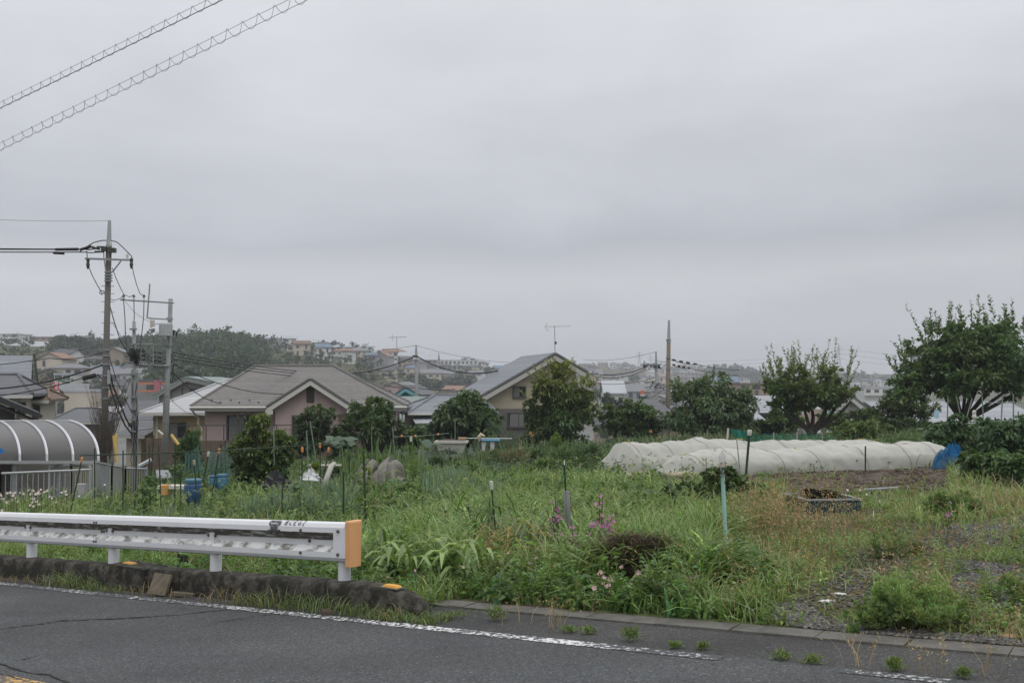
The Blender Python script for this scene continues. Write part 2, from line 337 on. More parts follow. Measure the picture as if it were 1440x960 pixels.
strip('pavement', -3, .75, 60, -40, .12, mat('pavement_grey', (.16, .16, .155), .15, 2, bump=.2)); b = MB()
for i in range(60): b.box(uv(40 - i * 1.2, .83, .03), (1.19, .15, .2), rz=math.atan2(DU[1], DU[0]))
o = b.build('kerb', mat('kerb_grey', (.2, .2, .19), .2, 3)); o['kind'] = 'structure'
def crack(pts, w):
    b = MB(); P = []
    for (a, c) in zip(pts[:-1], pts[1:]):
        k = max(2, int(abs(c[0] - a[0]) / 5))
        for i in range(k): P.append((a[0] + (c[0] - a[0]) * i / k, a[1] + (c[1] - a[1]) * i / k + random.uniform(-.7, .7)))
    rows = []
    for i, (px, py) in enumerate(P):
        d = ray(px, py); t = (CAM_H - .005) / (-d[2] + SLX * d[0] + SLY * d[1]); p = d * t; ww = w * random.uniform(.3, 1.3) * min(1, i / 3, (len(P) - 1 - i) / 3 + .15)
        q = [(p[0], p[1] - ww / 2), (p[0], p[1] + ww / 2)]; rows.append([(x, y, road_z(x, y) + .005) for x, y in q])
    b.grid(rows); o = b.build('road_crack', mat('crack_black', (.016, .015, .014), .2)); o['kind'] = 'structure'
crack([(-40, 889), (0, 884), (87, 872), (163, 869), (248, 864), (297, 858), (330, 856)], .035); crack([(-30, 925), (0, 932), (35, 944), (70, 948), (102, 962), (140, 975)], .026)
crack([(18, 929), (36, 925), (64, 919)], .022); crack([(304, 873), (330, 870), (362, 865), (400, 862)], .018); crack([(-20, 944), (10, 949), (50, 960), (80, 968)], .02)
# concrete gutter slabs along the plot
GUT = mat('gutter_concrete', (.135, .13, .118), .28, 5, .9, bump=.5, bscale=60, col2=(.085, .083, .074), thr=(.42, .62))
b = MB(); u = 6.3; rz0 = math.atan2(DU[1], DU[0])
while u > -14:
    Lh = .595; g_ = random.choice((.006, .009, .022)); h_ = .012 + random.uniform(-.003, .003); P_ = [uv(u_, v_, z_) for z_ in (-.08, h_) for v_, u_ in ((6.78, u), (6.78, u - Lh + g_), (7.0, u - Lh + g_), (7.0, u))]; b.add(P_, [(0, 3, 2, 1), (4, 5, 6, 7), (0, 1, 5, 4), (1, 2, 6, 5), (2, 3, 7, 6), (3, 0, 4, 7)]); u -= Lh
o = b.build('gutter', GUT); o['kind'] = 'structure'
# raised concrete kerb that carries the guardrail
def kerb_mat():
    m = mat('mossy_concrete', (.105, .096, .080), .3, 8, .95, bump=.8, bscale=22, col2=(.020, .019, .014), thr=(.33, .55), stripe=(0, 1.64, .65, .012)); return m
b = MB(); rows = []
prof = [(0, -.05), (0.004, .10), (.012, .195), (.026, .220), (.10, .230), (.19, .226), (.217, .212), (.225, .10), (.225, -.05)]
us = [60 - i * .5 for i in range(109)] + [5.95, 5.8, 5.65, 5.5, 5.4, 5.32, 5.26, 5.23]
for u in us:
    k = max(0, (5.95 - u) / .72); hh = math.sqrt(max(0, 1 - k ** 2.2)) if k < 1 else 0; r = []
    for i, (dv, h) in enumerate(prof):
        w_ = .1125 + (dv - .1125) * (1 - .35 * k * k); nn = (float(vnoise(u * 7, i * 1.3, 9)) - .5) * .007
        r.append(uv(u, 6.325 + w_ + nn, (h * (.12 + .88 * hh) if h > 0 else h) + nn * .6))
    rows.append(r)
b.grid(rows); b.f.append(tuple(len(b.v) - 9 + i for i in range(9))); b.m.append(0); o = b.build('kerb_wall', kerb_mat(), smooth=True)
tag(o, 'low mossy dark concrete kerb wall with a rounded end under the white guardrail', 'kerb wall')
# the taller block of the kerb by the plank
b = MB(); b.box(uv(9.05, 6.43, .115), (.62, .30, .25), rz=rz0, taper=.94); o = b.build('kerb_block', kerb_mat()); tag(o, 'short thicker concrete kerb block standing proud of the kerb wall near the leaning plank', 'concrete block')
# ================================================================== GUARDRAIL
def white_mat():
    return mat('white_rail_paint', (.66, .67, .69), .05, 6, .42, spec=.5)
WP = white_mat()
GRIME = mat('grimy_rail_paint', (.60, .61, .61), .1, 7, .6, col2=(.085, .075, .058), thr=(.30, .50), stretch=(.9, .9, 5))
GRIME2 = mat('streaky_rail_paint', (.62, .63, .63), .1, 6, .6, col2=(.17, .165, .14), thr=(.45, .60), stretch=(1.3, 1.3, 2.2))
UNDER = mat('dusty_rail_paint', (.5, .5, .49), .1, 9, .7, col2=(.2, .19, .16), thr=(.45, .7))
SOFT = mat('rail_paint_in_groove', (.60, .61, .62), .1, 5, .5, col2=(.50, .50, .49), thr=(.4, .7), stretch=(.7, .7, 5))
STEEL = mat('dull_steel', (.22, .21, .20), .25, 20, .5, .6)
RUST = mat('rusty_bolt', (.13, .10, .08), .3, 30, .7, .4)
def build_rail():
    root = thing('guardrail', 'white corrugated steel guardrail with an orange end cap on the mossy kerb', 'guardrail', uv(6.1, 6.45, .2))
    zc = .565; v0 = 6.44
    prof = [(.02, .160, 0), (-.012, .176, 0), (-.044, .163, 0), (-.062, .130, 0), (-.064, .086, 0), (-.040, .054, 1), (-.016, .036, 1), (-.011, .014, 1), (-.010, -.004, 2), (-.013, -.034, 2), (-.038, -.058, 1), (-.063, -.084, 2), (-.062, -.130, 0), (-.044, -.160, 0), (-.012, -.172, 3), (.02, -.160, 3)]
    ends = [6.09, 9.66, 13.3, 16.9, 20.5, 24.1]
    for k in range(5):
        a, e_ = ends[k], ends[k + 1] + (.14 if k < 4 else 0); off = 0 if k % 2 == 0 else .006
        b = MB(); n = 14; rows = []
        for i in range(n + 1):
            u = a + (e_ - a) * i / n; dent = (float(vnoise(u * 1.1, 3, 4)) - .5) * .012
            rows.append([uv(u, v0 + dv + off + dent, zc + dz) for dv, dz, _ in prof])
        np_ = len(prof)
        b.grid(rows); b.m = []
        for i in range(n):
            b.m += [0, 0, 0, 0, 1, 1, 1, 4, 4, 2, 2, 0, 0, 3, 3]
        # back sheet
        base = len(b.v); b.grid([[p + Vector((DN[0], DN[1], 0)) * .004 for p in r] for r in rows], 0)
        bm_ = b.build('beam', [WP, GRIME, GRIME2, UNDER, SOFT], root, world=True)
        for q in range(2 if k else 1):
            for (dv, dz) in ((-.066, .10), (-.016, 0), (-.065, -.10)):
                if k == 0: pu = 6.62 if q == 0 else 0
                else: pu = a + (.05 if q == 0 else -.05 + .14)
                if dv == -.016: pu -= .06
                c = uv(pu, v0 + dv + off, zc + dz); bb = MB(); bb.tube([c, c + Vector((-DN[0], -DN[1], 0)) * .014], [.017, .011], 8); bb.build('bolt', RUST, root, world=True)
    for k in range(12):
        u = [6.18, 7.89, 9.54, 11.11][k] if k < 4 else 11.11 + (k - 3) * 1.65
        b = MB(); b.tube([uv(u, 6.475, .18), uv(u, 6.475, .70)], .057, 16); b.build('post', WP, root, world=True, smooth=False)
        b = MB(); b.box(uv(u, 6.44, zc), (.07, .04, .2), rz=rz0); b.build('bracket', WP, root, world=True)
        if k:
            for q in (-.05, .05):
                c = uv(u + q, v0 - .016, zc + .01); bb = MB(); bb.tube([c, c + Vector((-DN[0], -DN[1], 0)) * .014], [.015, .010], 8); bb.build('bolt', RUST, root, world=True)
    # end plate and orange cap
    b = MB(); n_ = 5
    b.grid([[uv(u, v0 - .068, zc + .130), uv(u, v0 - .069, zc - .130)] for u in (6.22, 6.075)]); b.grid([[uv(u, v0 - .065, zc + .130), uv(u, v0 - .066, zc - .130)] for u in (6.22, 6.075)])
    b.grid([[uv(6.22, v0 - .068, zc + s * .130), uv(6.22, v0 - .065, zc + s * .130)] for s in (1, -1)]); b.build('end_plate', WP, root, world=True)
    for (u, dz) in ((6.16, .10), (6.16, -.10)):
        c = uv(u, v0 - .069, zc + dz); bb = MB(); bb.tube([c, c + Vector((-DN[0], -DN[1], 0)) * .014], [.017, .011], 8); bb.build('bolt', RUST, root, world=True)
    b = MB(); rows = []
    for z in (-.205, -.195, .175, .188):
        k = .94 if abs(z) > .19 and z < 0 or z > .18 else 1; r = []
        for a in range(9):
            t = math.pi * a / 8; r.append(uv(6.075 - .08 * math.sin(t) ** .55 * k, v0 + .01 - .082 * math.cos(t) * k, zc + z))
        r.append(uv(6.085, v0 + .05, zc + z)); r.append(uv(6.085, v0 - .05, zc + z)); rows.append(r)
    b.grid(rows, close=True); k = len(rows[0]); b.f.append(tuple(range(3 * k, 4 * k))); b.f.append(tuple(reversed(range(k)))); b.m += [0, 0]
    b.build('end_cap', mat('faded_orange', (.68, .36, .16), .05, 5, .5), root, world=True)
    # stamped black emblem and handwritten letters on the upper bulge
    ink = mat('black_ink', (.05, .05, .055), .3, 60, .8, col2=(.35, .35, .36), thr=(.50, .62))
    def on(u, s):  # s: 0 at the top of the bulge .. 1 at its lower front edge
        P = [(-.012, .176), (-.044, .163), (-.062, .130), (-.064, .086), (-.040, .054)]; t = min(max(s, 0), .999) * 4; i = int(t); f = t - i
        dv = P[i][0] + (P[i + 1][0] - P[i][0]) * f; dz = P[i][1] + (P[i + 1][1] - P[i][1]) * f
        return uv(u, v0 + dv - .0040 + (float(vnoise(u * 1.1, 3, 4)) - .5) * .012, zc + dz + .0036)
    b = MB(); u0 = 6.97
    for (a, c, s0, s1) in ((-.075, .065, .10, .20), (-.082, -.06, .2, .46), (.05, .072, .2, .44), (-.06, -.02, .24, .34), (-.01, .04, .23, .31), (-.066, .058, .40, .52), (-.05, .045, .54, .84), (-.085, -.055, .70, .82), (.05, .08, .72, .84), (-.03, .05, .86, .97)):
        n = 4
        b.grid([[on(u0 + a + (c - a) * i / n, s0 + (s1 - s0) * j / 3) for j in range(4)] for i in range(n + 1)])
    b.build('stamped_emblem', ink, root, world=True)
    ink2 = mat('faded_ink', (.10, .10, .11), .25, 90, .8); b = MB()
    G_ = {'B': [[(0, 0), (0, 1)], [(0, 1), (.6, .95), (.65, .6), (0, .52)], [(.1, .52), (.72, .45), (.7, .05), (0, 0)]], 'C': [[(.75, .9), (.4, 1), (.05, .7), (.05, .25), (.4, 0), (.75, .1)]],
          'E': [[(.75, 1), (.05, 1), (.05, 0), (.75, 0)], [(.05, .5), (.6, .5)]], 'G': [[(.75, .9), (.4, 1), (.05, .7), (.05, .25), (.4, 0), (.75, .1), (.75, .45), (.45, .45)]], 'I': [[(.1, 1), (.6, 1)], [(.35, 1), (.35, 0)], [(.1, 0), (.6, 0)]]}
    for i, ch in enumerate('BCEGI'):
        for st in G_[ch]:
            for (p, q) in zip(st[:-1], st[1:]):
                us = u0 - .135 - i * .056; w = .0036
                def T(x, y): return us - (x * .040 + y * .006), .42 - y * .34
                (ua, sa), (ub, sb) = T(*p), T(*q); du, ds = ub - ua, (sb - sa) * .12; l = math.hypot(du, ds) or 1; nu, ns = -ds / l * w, du / l * w / .12
                b.grid([[on(ua + (ub - ua) * t - nu, sa + (sb - sa) * t - ns), on(ua + (ub - ua) * t + nu, sa + (sb - sa) * t + ns)] for t in (0, .5, 1)])
    b.build('lettering', ink2, root, world=True)
build_rail()
# reflectors on the kerb, planks and litter at its foot
AMB = mat('amber_plastic', (.62, .30, .03), .15, 30, .4)
for (px, vv, lab) in ((187, 6.43, 'orange kerb reflector on the mossy kerb near the leaning plank'), (553, 6.42, 'orange kerb reflector on the rounded kerb end beside the orange cap')):
    y = vv / (.827 + .562 * (px - 720) / 1400); u = U_of(X_at(px, y), y); r = thing('kerb_reflector', lab, 'reflector', uv(u, vv, .235 if px < 300 else .206), group='reflectors on the kerb')
    b = MB(); b.box((0, 0, .012), (.17, .085, .024), rz=rz0, taper=.75); b.build('lens', AMB, r)
    b = MB(); b.box((0, 0, .002), (.19, .10, .012), rz=rz0); b.build('base_plate', mat('grey_base', (.12, .12, .11), .2), r)
def road_pt(px, py, h=0):
    d = ray(px, py); t = CAM_H / (-d[2] + SLX * d[0] + SLY * d[1]); p = d * t; return Vector((p[0], p[1], road_z(p[0], p[1]) + h))
WOOD = mat('weathered_wood', (.16, .135, .10), .3, 6, .9, bump=.3, col2=(.09, .075, .055), thr=(.4, .65), stretch=(1, 6, 1)); WOODD = mat('dark_rotten_wood', (.07, .05, .04), .3, 8, .9)
b = MB(); p = uv(8.42, 6.235, .105); b.box(p, (.23, .028, .21), rz=rz0 + math.pi + .1, rx=-.42); tag(b.build('wooden_plank', WOOD), 'square weathered wooden board leaning against the mossy kerb', 'board')
b = MB(); p = road_pt(258, 838); b.box(p + Vector((0, 0, .02)), (.24, .07, .03), rz=-.25, ry=.03); tag(b.build('wood_scrap', WOOD), 'short pale wooden slat lying on the road under the leaning board', 'slat')
b = MB(); p = road_pt(165, 822); b.box(p + Vector((0, 0, .03)), (.2, .06, .04), rz=-.5, ry=.12); tag(b.build('wood_scrap', WOOD), 'broken stub of wood lying at the kerb foot left of the leaning board', 'slat')
b = MB(); p = road_pt(205, 824); b.box(p + Vector((0, .02, .03)), (.34, .05, .025), rz=-.42, ry=-.05); tag(b.build('wood_scrap', WOODD), 'thin dark stick of wood along the kerb foot beside the leaning board', 'slat')
b = MB(); p = road_pt(459, 864); b.box(p + Vector((0, 0, .02)), (.09, .12, .045), rz=.35, taper=.9); tag(b.build('wood_block', WOODD), 'small dark brown block lying on the white edge line', 'block')
def crumple(name, p, size, m, lab, cat, seed, n=60):
    rnd = random.Random(seed); b = MB(); rows = []
    for i in range(7):
        r = []
        for j in range(10):
            a = 2 * math.pi * j / 10; q = i / 6; rr = math.sin(q * math.pi * .5 + .02) * rnd.uniform(.6, 1.1)
            r.append((p.x + size[0] * rr * math.cos(a), p.y + size[1] * rr * math.sin(a), p.z + max(.004, size[2] * (1 - q) * rnd.uniform(.5, 1.2))))
        rows.append(r)
    b.grid(rows, close=True); o = b.build(name, m); tag(o, lab, cat); return o
crumple('plastic_scrap', road_pt(263, 835), (.11, .05, .05), mat('dull_plastic', (.22, .23, .25), .4, 20, .35), 'crumpled grey plastic scrap lying beside the leaning board', 'scrap', 3)
crumple('rag', road_pt(60, 817), (.12, .06, .04), mat('black_rag', (.02, .02, .02), .3, 20, .7), 'flattened black rag on the road edge below the guardrail', 'rag', 5)
# ================================================================== TREES, SHRUBS
BARK = mat('bark', (.055, .045, .036), .3, 8, .95, bump=.6, bscale=25)
def foliage(B, blobs, n, Ln, colr, seed, W=.5, clump=.22, up=.35, top=None, hue=.14, val=.28, shell=.6, droop=.2, holes=.16, lumpy=0):
    """leaves gathered in clumps over a set of ellipsoid blobs (cx,cy,cz,rx,ry,rz)"""
    rng = np.random.default_rng(seed); vol = np.array([b[3] * b[5] for b in blobs]); vol = vol / vol.sum()
    zmin = min(b[2] - b[5] for b in blobs); zmax = max(b[2] + b[5] for b in blobs)
    if lumpy:   # each mass breaks up into boughs with gaps between them
        nb, nv = [], []
        for b, sh in zip(blobs, vol):
            k = lumpy; dd = unit(rng.normal(size=(k, 3))); q = rng.uniform(.35, 1.0, k); f = rng.uniform(.30, .52, k)
            for j in range(k): nb.append((b[0] + dd[j, 0] * b[3] * q[j], b[1] + dd[j, 1] * b[4] * q[j], b[2] + dd[j, 2] * b[5] * q[j], b[3] * f[j] * 1.1, b[4] * f[j] * 1.1, b[5] * f[j])); nv.append(sh * f[j] ** 2)
        blobs = nb; vol = np.array(nv) / sum(nv)
    for b, share in zip(blobs, vol):
        c = np.array(b[:3]); r = np.array(b[3:6]); m = max(60, int(n * share)); nc = max(10, int(m / 26))
        d = unit(rng.normal(size=(nc, 3))); rad = rng.uniform(shell, 1.0, nc) ** .8
        lump = 1 + (vnoise(d[:, 0] * 2.3 + seed, d[:, 2] * 2.3 + d[:, 1] * 1.7, seed) - .5) * .42
        cc = c + d * r * (rad * lump)[:, None]
        kill = vnoise(d[:, 0] * 3.1 + 5, d[:, 2] * 3.1 - d[:, 1] * 2.2, seed + 3) < holes; cc = cc[~kill]; dd = d[~kill]; nc = len(cc)
        if nc == 0: continue
        cs = r.mean() * clump * rng.uniform(.6, 1.35, nc); k = rng.integers(0, nc, m)
        P = cc[k] + rng.normal(size=(m, 3)) * cs[k][:, None] * np.array((.55, .55, .38))
        out = unit(P - c) ; dr = unit(out * .8 + rng.normal(size=(m, 3)) * .6 + np.array((0, 0, up - .3))); nm = unit(np.array((0, 0, 1.)) + rng.normal(size=(m, 3)) * .45 + out * .25)
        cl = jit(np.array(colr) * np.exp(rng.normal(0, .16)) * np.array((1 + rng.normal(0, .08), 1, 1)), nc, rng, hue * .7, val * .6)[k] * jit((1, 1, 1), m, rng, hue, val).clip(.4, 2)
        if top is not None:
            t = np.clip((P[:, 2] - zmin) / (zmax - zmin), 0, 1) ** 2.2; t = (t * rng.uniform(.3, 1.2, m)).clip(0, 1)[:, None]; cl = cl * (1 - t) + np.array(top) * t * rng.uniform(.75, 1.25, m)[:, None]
        sz = Ln * rng.uniform(.6, 1.3, m); leaves(B, P, dr, nm, sz, sz * W, cl, droop)
def shoots(B, bases, dirs, lens, Ln, colr, seed, W=.45, per=16, curve=.1):
    """upright young shoots carrying leaves along their length; returns the stems"""
    rng = np.random.default_rng(seed); st = []
    for p, d, l in zip(bases, dirs, lens):
        d = unit(np.array(d, float)); t = np.linspace(.05, 1, per) + rng.normal(0, .02, per); bend = rng.normal(0, curve, 3) * l
        Q = np.array(p)[None] + d[None] * (t * l)[:, None] + bend[None] * (t ** 2)[:, None]; st.append([tuple(Q[0]), tuple(Q[per // 2]), tuple(Q[-1])])
        a = rng.uniform(0, 6.28, per); side = np.stack([np.cos(a), np.sin(a), rng.uniform(.1, .8, per)], 1)
        sz = Ln * rng.uniform(.6, 1.2, per) * (1.1 - .45 * t); leaves(B, Q, side + d * .5, np.array((0, 0, 1.)) + rng.normal(size=(per, 3)) * .4, sz, sz * W, jit(colr, per, rng, .12, .22), .1)
    return st
def tree(name, label, cat, base, blobs, n, Ln, colr, seed, limbs=9, trunk_r=.08, group=None, fork=.35, stems=None, shoot=None, **kw):
    r = thing(name, label, cat, base, group=group); rnd = random.Random(seed); B = Batch(); bx, by, bz = base
    bl = [(bx + a[0], by + a[1], bz + a[2], a[3], a[4], a[5]) for a in blobs]; kw.setdefault('lumpy', 9); foliage(B, bl, n, Ln, colr, seed, **kw)
    T = MB()
    if trunk_r:
        top = min(b[2] for b in bl); H = max((top - bz) * fork, .15)
        T.tube([(bx, by, bz - .25), (bx + rnd.uniform(-.03, .03), by, bz + H * .5), (bx + rnd.uniform(-.06, .06), by, bz + H)], [trunk_r * 1.25, trunk_r, trunk_r * .85], 8)
        for i in range(limbs):
            b = bl[i % len(bl)]; e = (b[0] + rnd.uniform(-.6, .6) * b[3], b[1] + rnd.uniform(-.6, .6) * b[4], b[2] + rnd.uniform(-.2, .6) * b[5]); s0 = (bx, by, bz + H * rnd.uniform(.8, 1.0))
            mid = [s0[k] * .45 + e[k] * .55 + (rnd.uniform(-.12, .12) * b[3] if k < 2 else -.05 * b[5]) for k in range(3)]
            T.tube([s0, mid, e], [trunk_r * .6, trunk_r * .4, trunk_r * .15], 6)
    if shoot:
        rng = np.random.default_rng(seed + 9); bs, ds, ls = [], [], []
        for _ in range(shoot['n']):
            b = bl[rng.integers(0, len(bl))]; a = rng.uniform(0, 6.28); q = rng.uniform(0, 1) ** .6; s_ = shoot.get('spread', .9)
            px_, py_ = math.cos(a) * q * s_, math.sin(a) * q * s_; zz = math.sqrt(max(0, 1 - q * q * s_ * s_)) * .86
            bs.append((b[0] + px_ * b[3], b[1] + py_ * b[4], b[2] + zz * b[5])); ds.append((px_ * shoot.get('out', .55), py_ * .55, 1)); ls.append(rng.uniform(*shoot['len']))
        for e in shoot.get('extra', []): bs.append((bx + e[0], by + e[1], bz + e[2])); ds.append(e[3]); ls.append(e[4])
        for s in shoots(B, bs, ds, ls, shoot['Ln'], shoot['c'], seed + 5, per=shoot.get('per', 16)): T.tube(s, [.009, .006, .002], 4, cap=False)
    if T.v: T.build('trunk', BARK, r, world=True, smooth=True)
    B.build('crown', LEAF, r); return r
# greens (real leaf albedos)
GD, GM, GL, GY, GB = (.05, .085, .03), (.075, .125, .045), (.085, .14, .042), (.13, .16, .045), (.06, .10, .055)
def px_tree(px0, px1, py_top, Y, fx=None, **k):
    """helper that returns base, width in m and height above ground"""
    c = (px0 + px1) / 2 if fx is None else fx; base = G(c, Y); w = (px1 - px0) / FPX * Y; h = at(c, py_top, Y).z - base.z; return base, w, h
S = lambda w, h, cx=0, cz=.5, rx=.5, rz=.5, ry=None, cy=0: (cx * w, cy * w, cz * h, rx * w, (ry or rx) * w, rz * h)
# the big right tree
b_, w, h = px_tree(1252, 1470, 440, 40, fx=1352)
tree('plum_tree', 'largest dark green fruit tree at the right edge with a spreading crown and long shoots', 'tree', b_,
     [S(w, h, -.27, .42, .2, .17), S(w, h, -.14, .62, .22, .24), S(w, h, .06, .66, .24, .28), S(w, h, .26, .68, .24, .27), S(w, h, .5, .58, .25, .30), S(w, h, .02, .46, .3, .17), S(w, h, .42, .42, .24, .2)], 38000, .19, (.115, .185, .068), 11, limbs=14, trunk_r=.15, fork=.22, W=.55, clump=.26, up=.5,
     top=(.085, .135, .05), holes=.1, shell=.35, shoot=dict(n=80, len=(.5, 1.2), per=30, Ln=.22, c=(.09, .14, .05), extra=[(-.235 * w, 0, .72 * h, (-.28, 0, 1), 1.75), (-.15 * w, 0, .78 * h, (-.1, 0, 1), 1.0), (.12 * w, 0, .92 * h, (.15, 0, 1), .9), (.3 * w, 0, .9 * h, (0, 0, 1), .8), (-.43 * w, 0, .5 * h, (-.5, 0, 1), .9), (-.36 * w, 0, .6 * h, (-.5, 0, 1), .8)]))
# pruned plum in the middle right
b_, w, h = px_tree(1072, 1212, 496, 42, fx=1140)
t = tree('plum_tree', 'vase shaped pruned plum tree with a forked trunk behind the middle of the row cover', 'tree', b_,
     [S(w, h, -.28, .56, .2, .19), S(w, h, -.05, .60, .25, .2), S(w, h, .24, .56, .24, .19), S(w, h, .05, .46, .3, .13), S(w, h, -.14, .45, .22, .12)], 20000, .16, (.11, .165, .062), 21, limbs=0, trunk_r=0, W=.5, clump=.26, up=.8, top=(.13, .165, .06), hue=.16, holes=.1, shell=.3,
     shoot=dict(n=62, len=(.7, 1.5), per=34, Ln=.20, c=(.16, .20, .08), spread=.95, out=.6))
T = MB(); bx, by, bz = b_
for e, rr in (((-.28, .1, .52), .07), ((-.12, -.2, .55), .06), ((.02, .1, .58), .07), ((.16, -.1, .52), .08), ((.3, .15, .5), .06), ((-.36, 0, .43), .045), ((.4, 0, .47), .045)):
    T.tube([(bx, by, bz - .2), (bx + e[0] * w * .12, by, bz + .10 * h), (bx + e[0] * w * .62 + .05, by + e[1], bz + .26 * h), (bx + e[0] * w * .9, by + e[1] * 2, bz + .38 * h), (bx + e[0] * w, by + e[1] * 3, bz + e[2] * h)], [rr * 1.7, rr * 1.5, rr * 1.1, rr * .8, rr * .3], 7)
T.build('trunk', BARK, t, world=True, smooth=True)
# other garden-edge trees
b_, w, h = px_tree(938, 1052, 522, 44)
tree('broadleaf_tree', 'loose airy broadleaf tree just right of the tall pole', 'tree', b_, [S(w, h, .02, .66, .3, .28), S(w, h, -.26, .42, .26, .3), S(w, h, .28, .46, .3, .3), S(w, h, .05, .25, .45, .28), S(w, h, -.33, .7, .14, .12), S(w, h, .4, .66, .14, .14)], 19000, .19, (.095, .15, .062), 31, W=.42, clump=.34, top=(.11, .155, .07), holes=.2, droop=.35, trunk_r=.07,
     shoot=dict(n=26, len=(.3, .6), Ln=.2, per=22, c=(.11, .165, .07), out=1.2))
b_, w, h = px_tree(842, 938, 564, 46)
tree('hedge', 'dense green hedge between the white gabled house and the tall pole', 'hedge', b_, [S(w, h, -.3, .5, .24, .48, .2), S(w, h, .0, .52, .26, .5, .2), S(w, h, .3, .5, .24, .54, .2)], 11000, .16, (.08, .135, .045), 41, clump=.26, holes=.05, trunk_r=.05, top=(.10, .15, .05))
b_, w, h = px_tree(733, 838, 520, 42)
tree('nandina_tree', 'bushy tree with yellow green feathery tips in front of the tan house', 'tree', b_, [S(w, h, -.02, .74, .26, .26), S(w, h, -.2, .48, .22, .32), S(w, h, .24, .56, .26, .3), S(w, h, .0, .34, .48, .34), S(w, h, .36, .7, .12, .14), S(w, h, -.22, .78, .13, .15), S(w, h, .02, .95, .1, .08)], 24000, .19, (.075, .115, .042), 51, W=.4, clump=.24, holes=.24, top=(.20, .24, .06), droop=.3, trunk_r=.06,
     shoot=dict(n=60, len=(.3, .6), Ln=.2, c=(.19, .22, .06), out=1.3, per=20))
b_, w, h = px_tree(606, 708, 546, 41)
tree('loquat_tree', 'rounded dark tree with big glossy leaves left of the tan house', 'tree', b_, [S(w, h, 0, .55, .44, .44), S(w, h, -.28, .36, .24, .33), S(w, h, .28, .38, .22, .34), S(w, h, .08, .8, .28, .2)], 9500, .25, (.055, .10, .037), 61, W=.45, clump=.25, holes=.08, top=(.085, .13, .045), droop=.4, trunk_r=.08)
b_, w, h = px_tree(468, 560, 563, 41)
tree('camellia_shrub', 'tall dark broad leaved shrub at the right end of the pink house', 'shrub', b_, [S(w, h, .08, .6, .38, .4), S(w, h, -.3, .36, .24, .36), S(w, h, .3, .38, .24, .38)], 8200, .22, (.055, .10, .036), 71, W=.5, clump=.25, holes=.1, top=(.08, .125, .04), droop=.35, trunk_r=.06)
b_, w, h = px_tree(413, 466, 572, 40)
tree('clipped_shrub', 'round clipped dark green shrub under the gable of the pink house', 'shrub', b_, [S(w, h, 0, .62, .5, .38), S(w, h, 0, .3, .46, .3)], 6500, .14, (.05, .09, .033), 81, W=.55, clump=.2, holes=.03, top=(.07, .11, .04), trunk_r=.06)
b_, w, h = px_tree(328, 416, 590, 24, fx=368)
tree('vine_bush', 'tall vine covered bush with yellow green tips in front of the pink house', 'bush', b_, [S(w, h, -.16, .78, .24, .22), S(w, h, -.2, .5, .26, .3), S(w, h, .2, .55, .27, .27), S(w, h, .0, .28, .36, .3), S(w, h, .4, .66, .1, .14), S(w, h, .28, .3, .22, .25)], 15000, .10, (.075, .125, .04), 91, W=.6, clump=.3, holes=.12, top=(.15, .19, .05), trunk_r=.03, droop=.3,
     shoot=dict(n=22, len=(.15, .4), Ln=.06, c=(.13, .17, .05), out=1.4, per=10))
b_, w, h = px_tree(250, 282, 609, 33)
tree('cypress_shrub', 'upright feathery light green shrub beside the yellow guy wire guard', 'shrub', b_, [S(w, h, -.1, .5, .4, .48), S(w, h, .2, .48, .36, .5)], 5200, .15, (.10, .16, .06), 101, W=.2, clump=.3, up=1.5, holes=.05, trunk_r=.03, droop=-.1)
b_, w, h = px_tree(1172, 1240, 590, 37)
tree('azalea_bush', 'rounded light green bush behind the right half of the row cover', 'bush', b_, [S(w, h, 0, .5, .5, .46), S(w, h, .25, .35, .3, .36), S(w, h, -.25, .34, .28, .34)], 6500, .14, (.12, .18, .06), 111, W=.45, clump=.24, top=(.14, .19, .06), holes=.06, trunk_r=.03)
b_, w, h = px_tree(1226, 1308, 548, 46)
tree('feathery_tree', 'thin soft green tree between the white gable and the big fruit tree', 'tree', b_, [S(w, h, -.05, .62, .34, .34), S(w, h, .25, .4, .3, .36), S(w, h, -.28, .36, .26, .34)], 9000, .18, (.09, .13, .055), 121, W=.35, clump=.36, up=1., holes=.2, top=(.12, .16, .07), trunk_r=.05)
for i, (a, c, ty, Y, cl, lab) in enumerate(((1082, 1128, 566, 50, (.075, .125, .035), 'yellowish green shrub below the left fork of the vase shaped plum tree'), (1150, 1232, 572, 49, (.058, .098, .034), 'broad dark shrub below the white gabled house on the right'), (1052, 1100, 586, 47, (.042, .072, .028), 'low dark shrub beneath the pale metal roof on the right'), (1225, 1300, 588, 44, (.05, .085, .034), 'low shrub under the thin soft green tree'),
                                             (1290, 1345, 596, 43, (.045, .08, .03), 'low dark shrub at the foot of the largest fruit tree'), (558, 612, 600, 42, (.075, .12, .045), 'loose garden shrub between the two dark broad leaved trees'), (1370, 1450, 592, 42, (.055, .09, .035), 'low shrub beneath the right limbs of the largest fruit tree'), (1470, 1600, 560, 44, (.055, .09, .035), 'large shrub just past the right edge beside the largest fruit tree'))):
    b_, w, h = px_tree(a, c, ty, Y); tree('garden_shrub', lab, 'shrub', b_, [S(w, h, -.22, .45, .3, .42), S(w, h, .22, .5, .3, .46)], 4600, .17, [q * 1.25 for q in cl], 200 + i, clump=.3, holes=.12, trunk_r=.03)
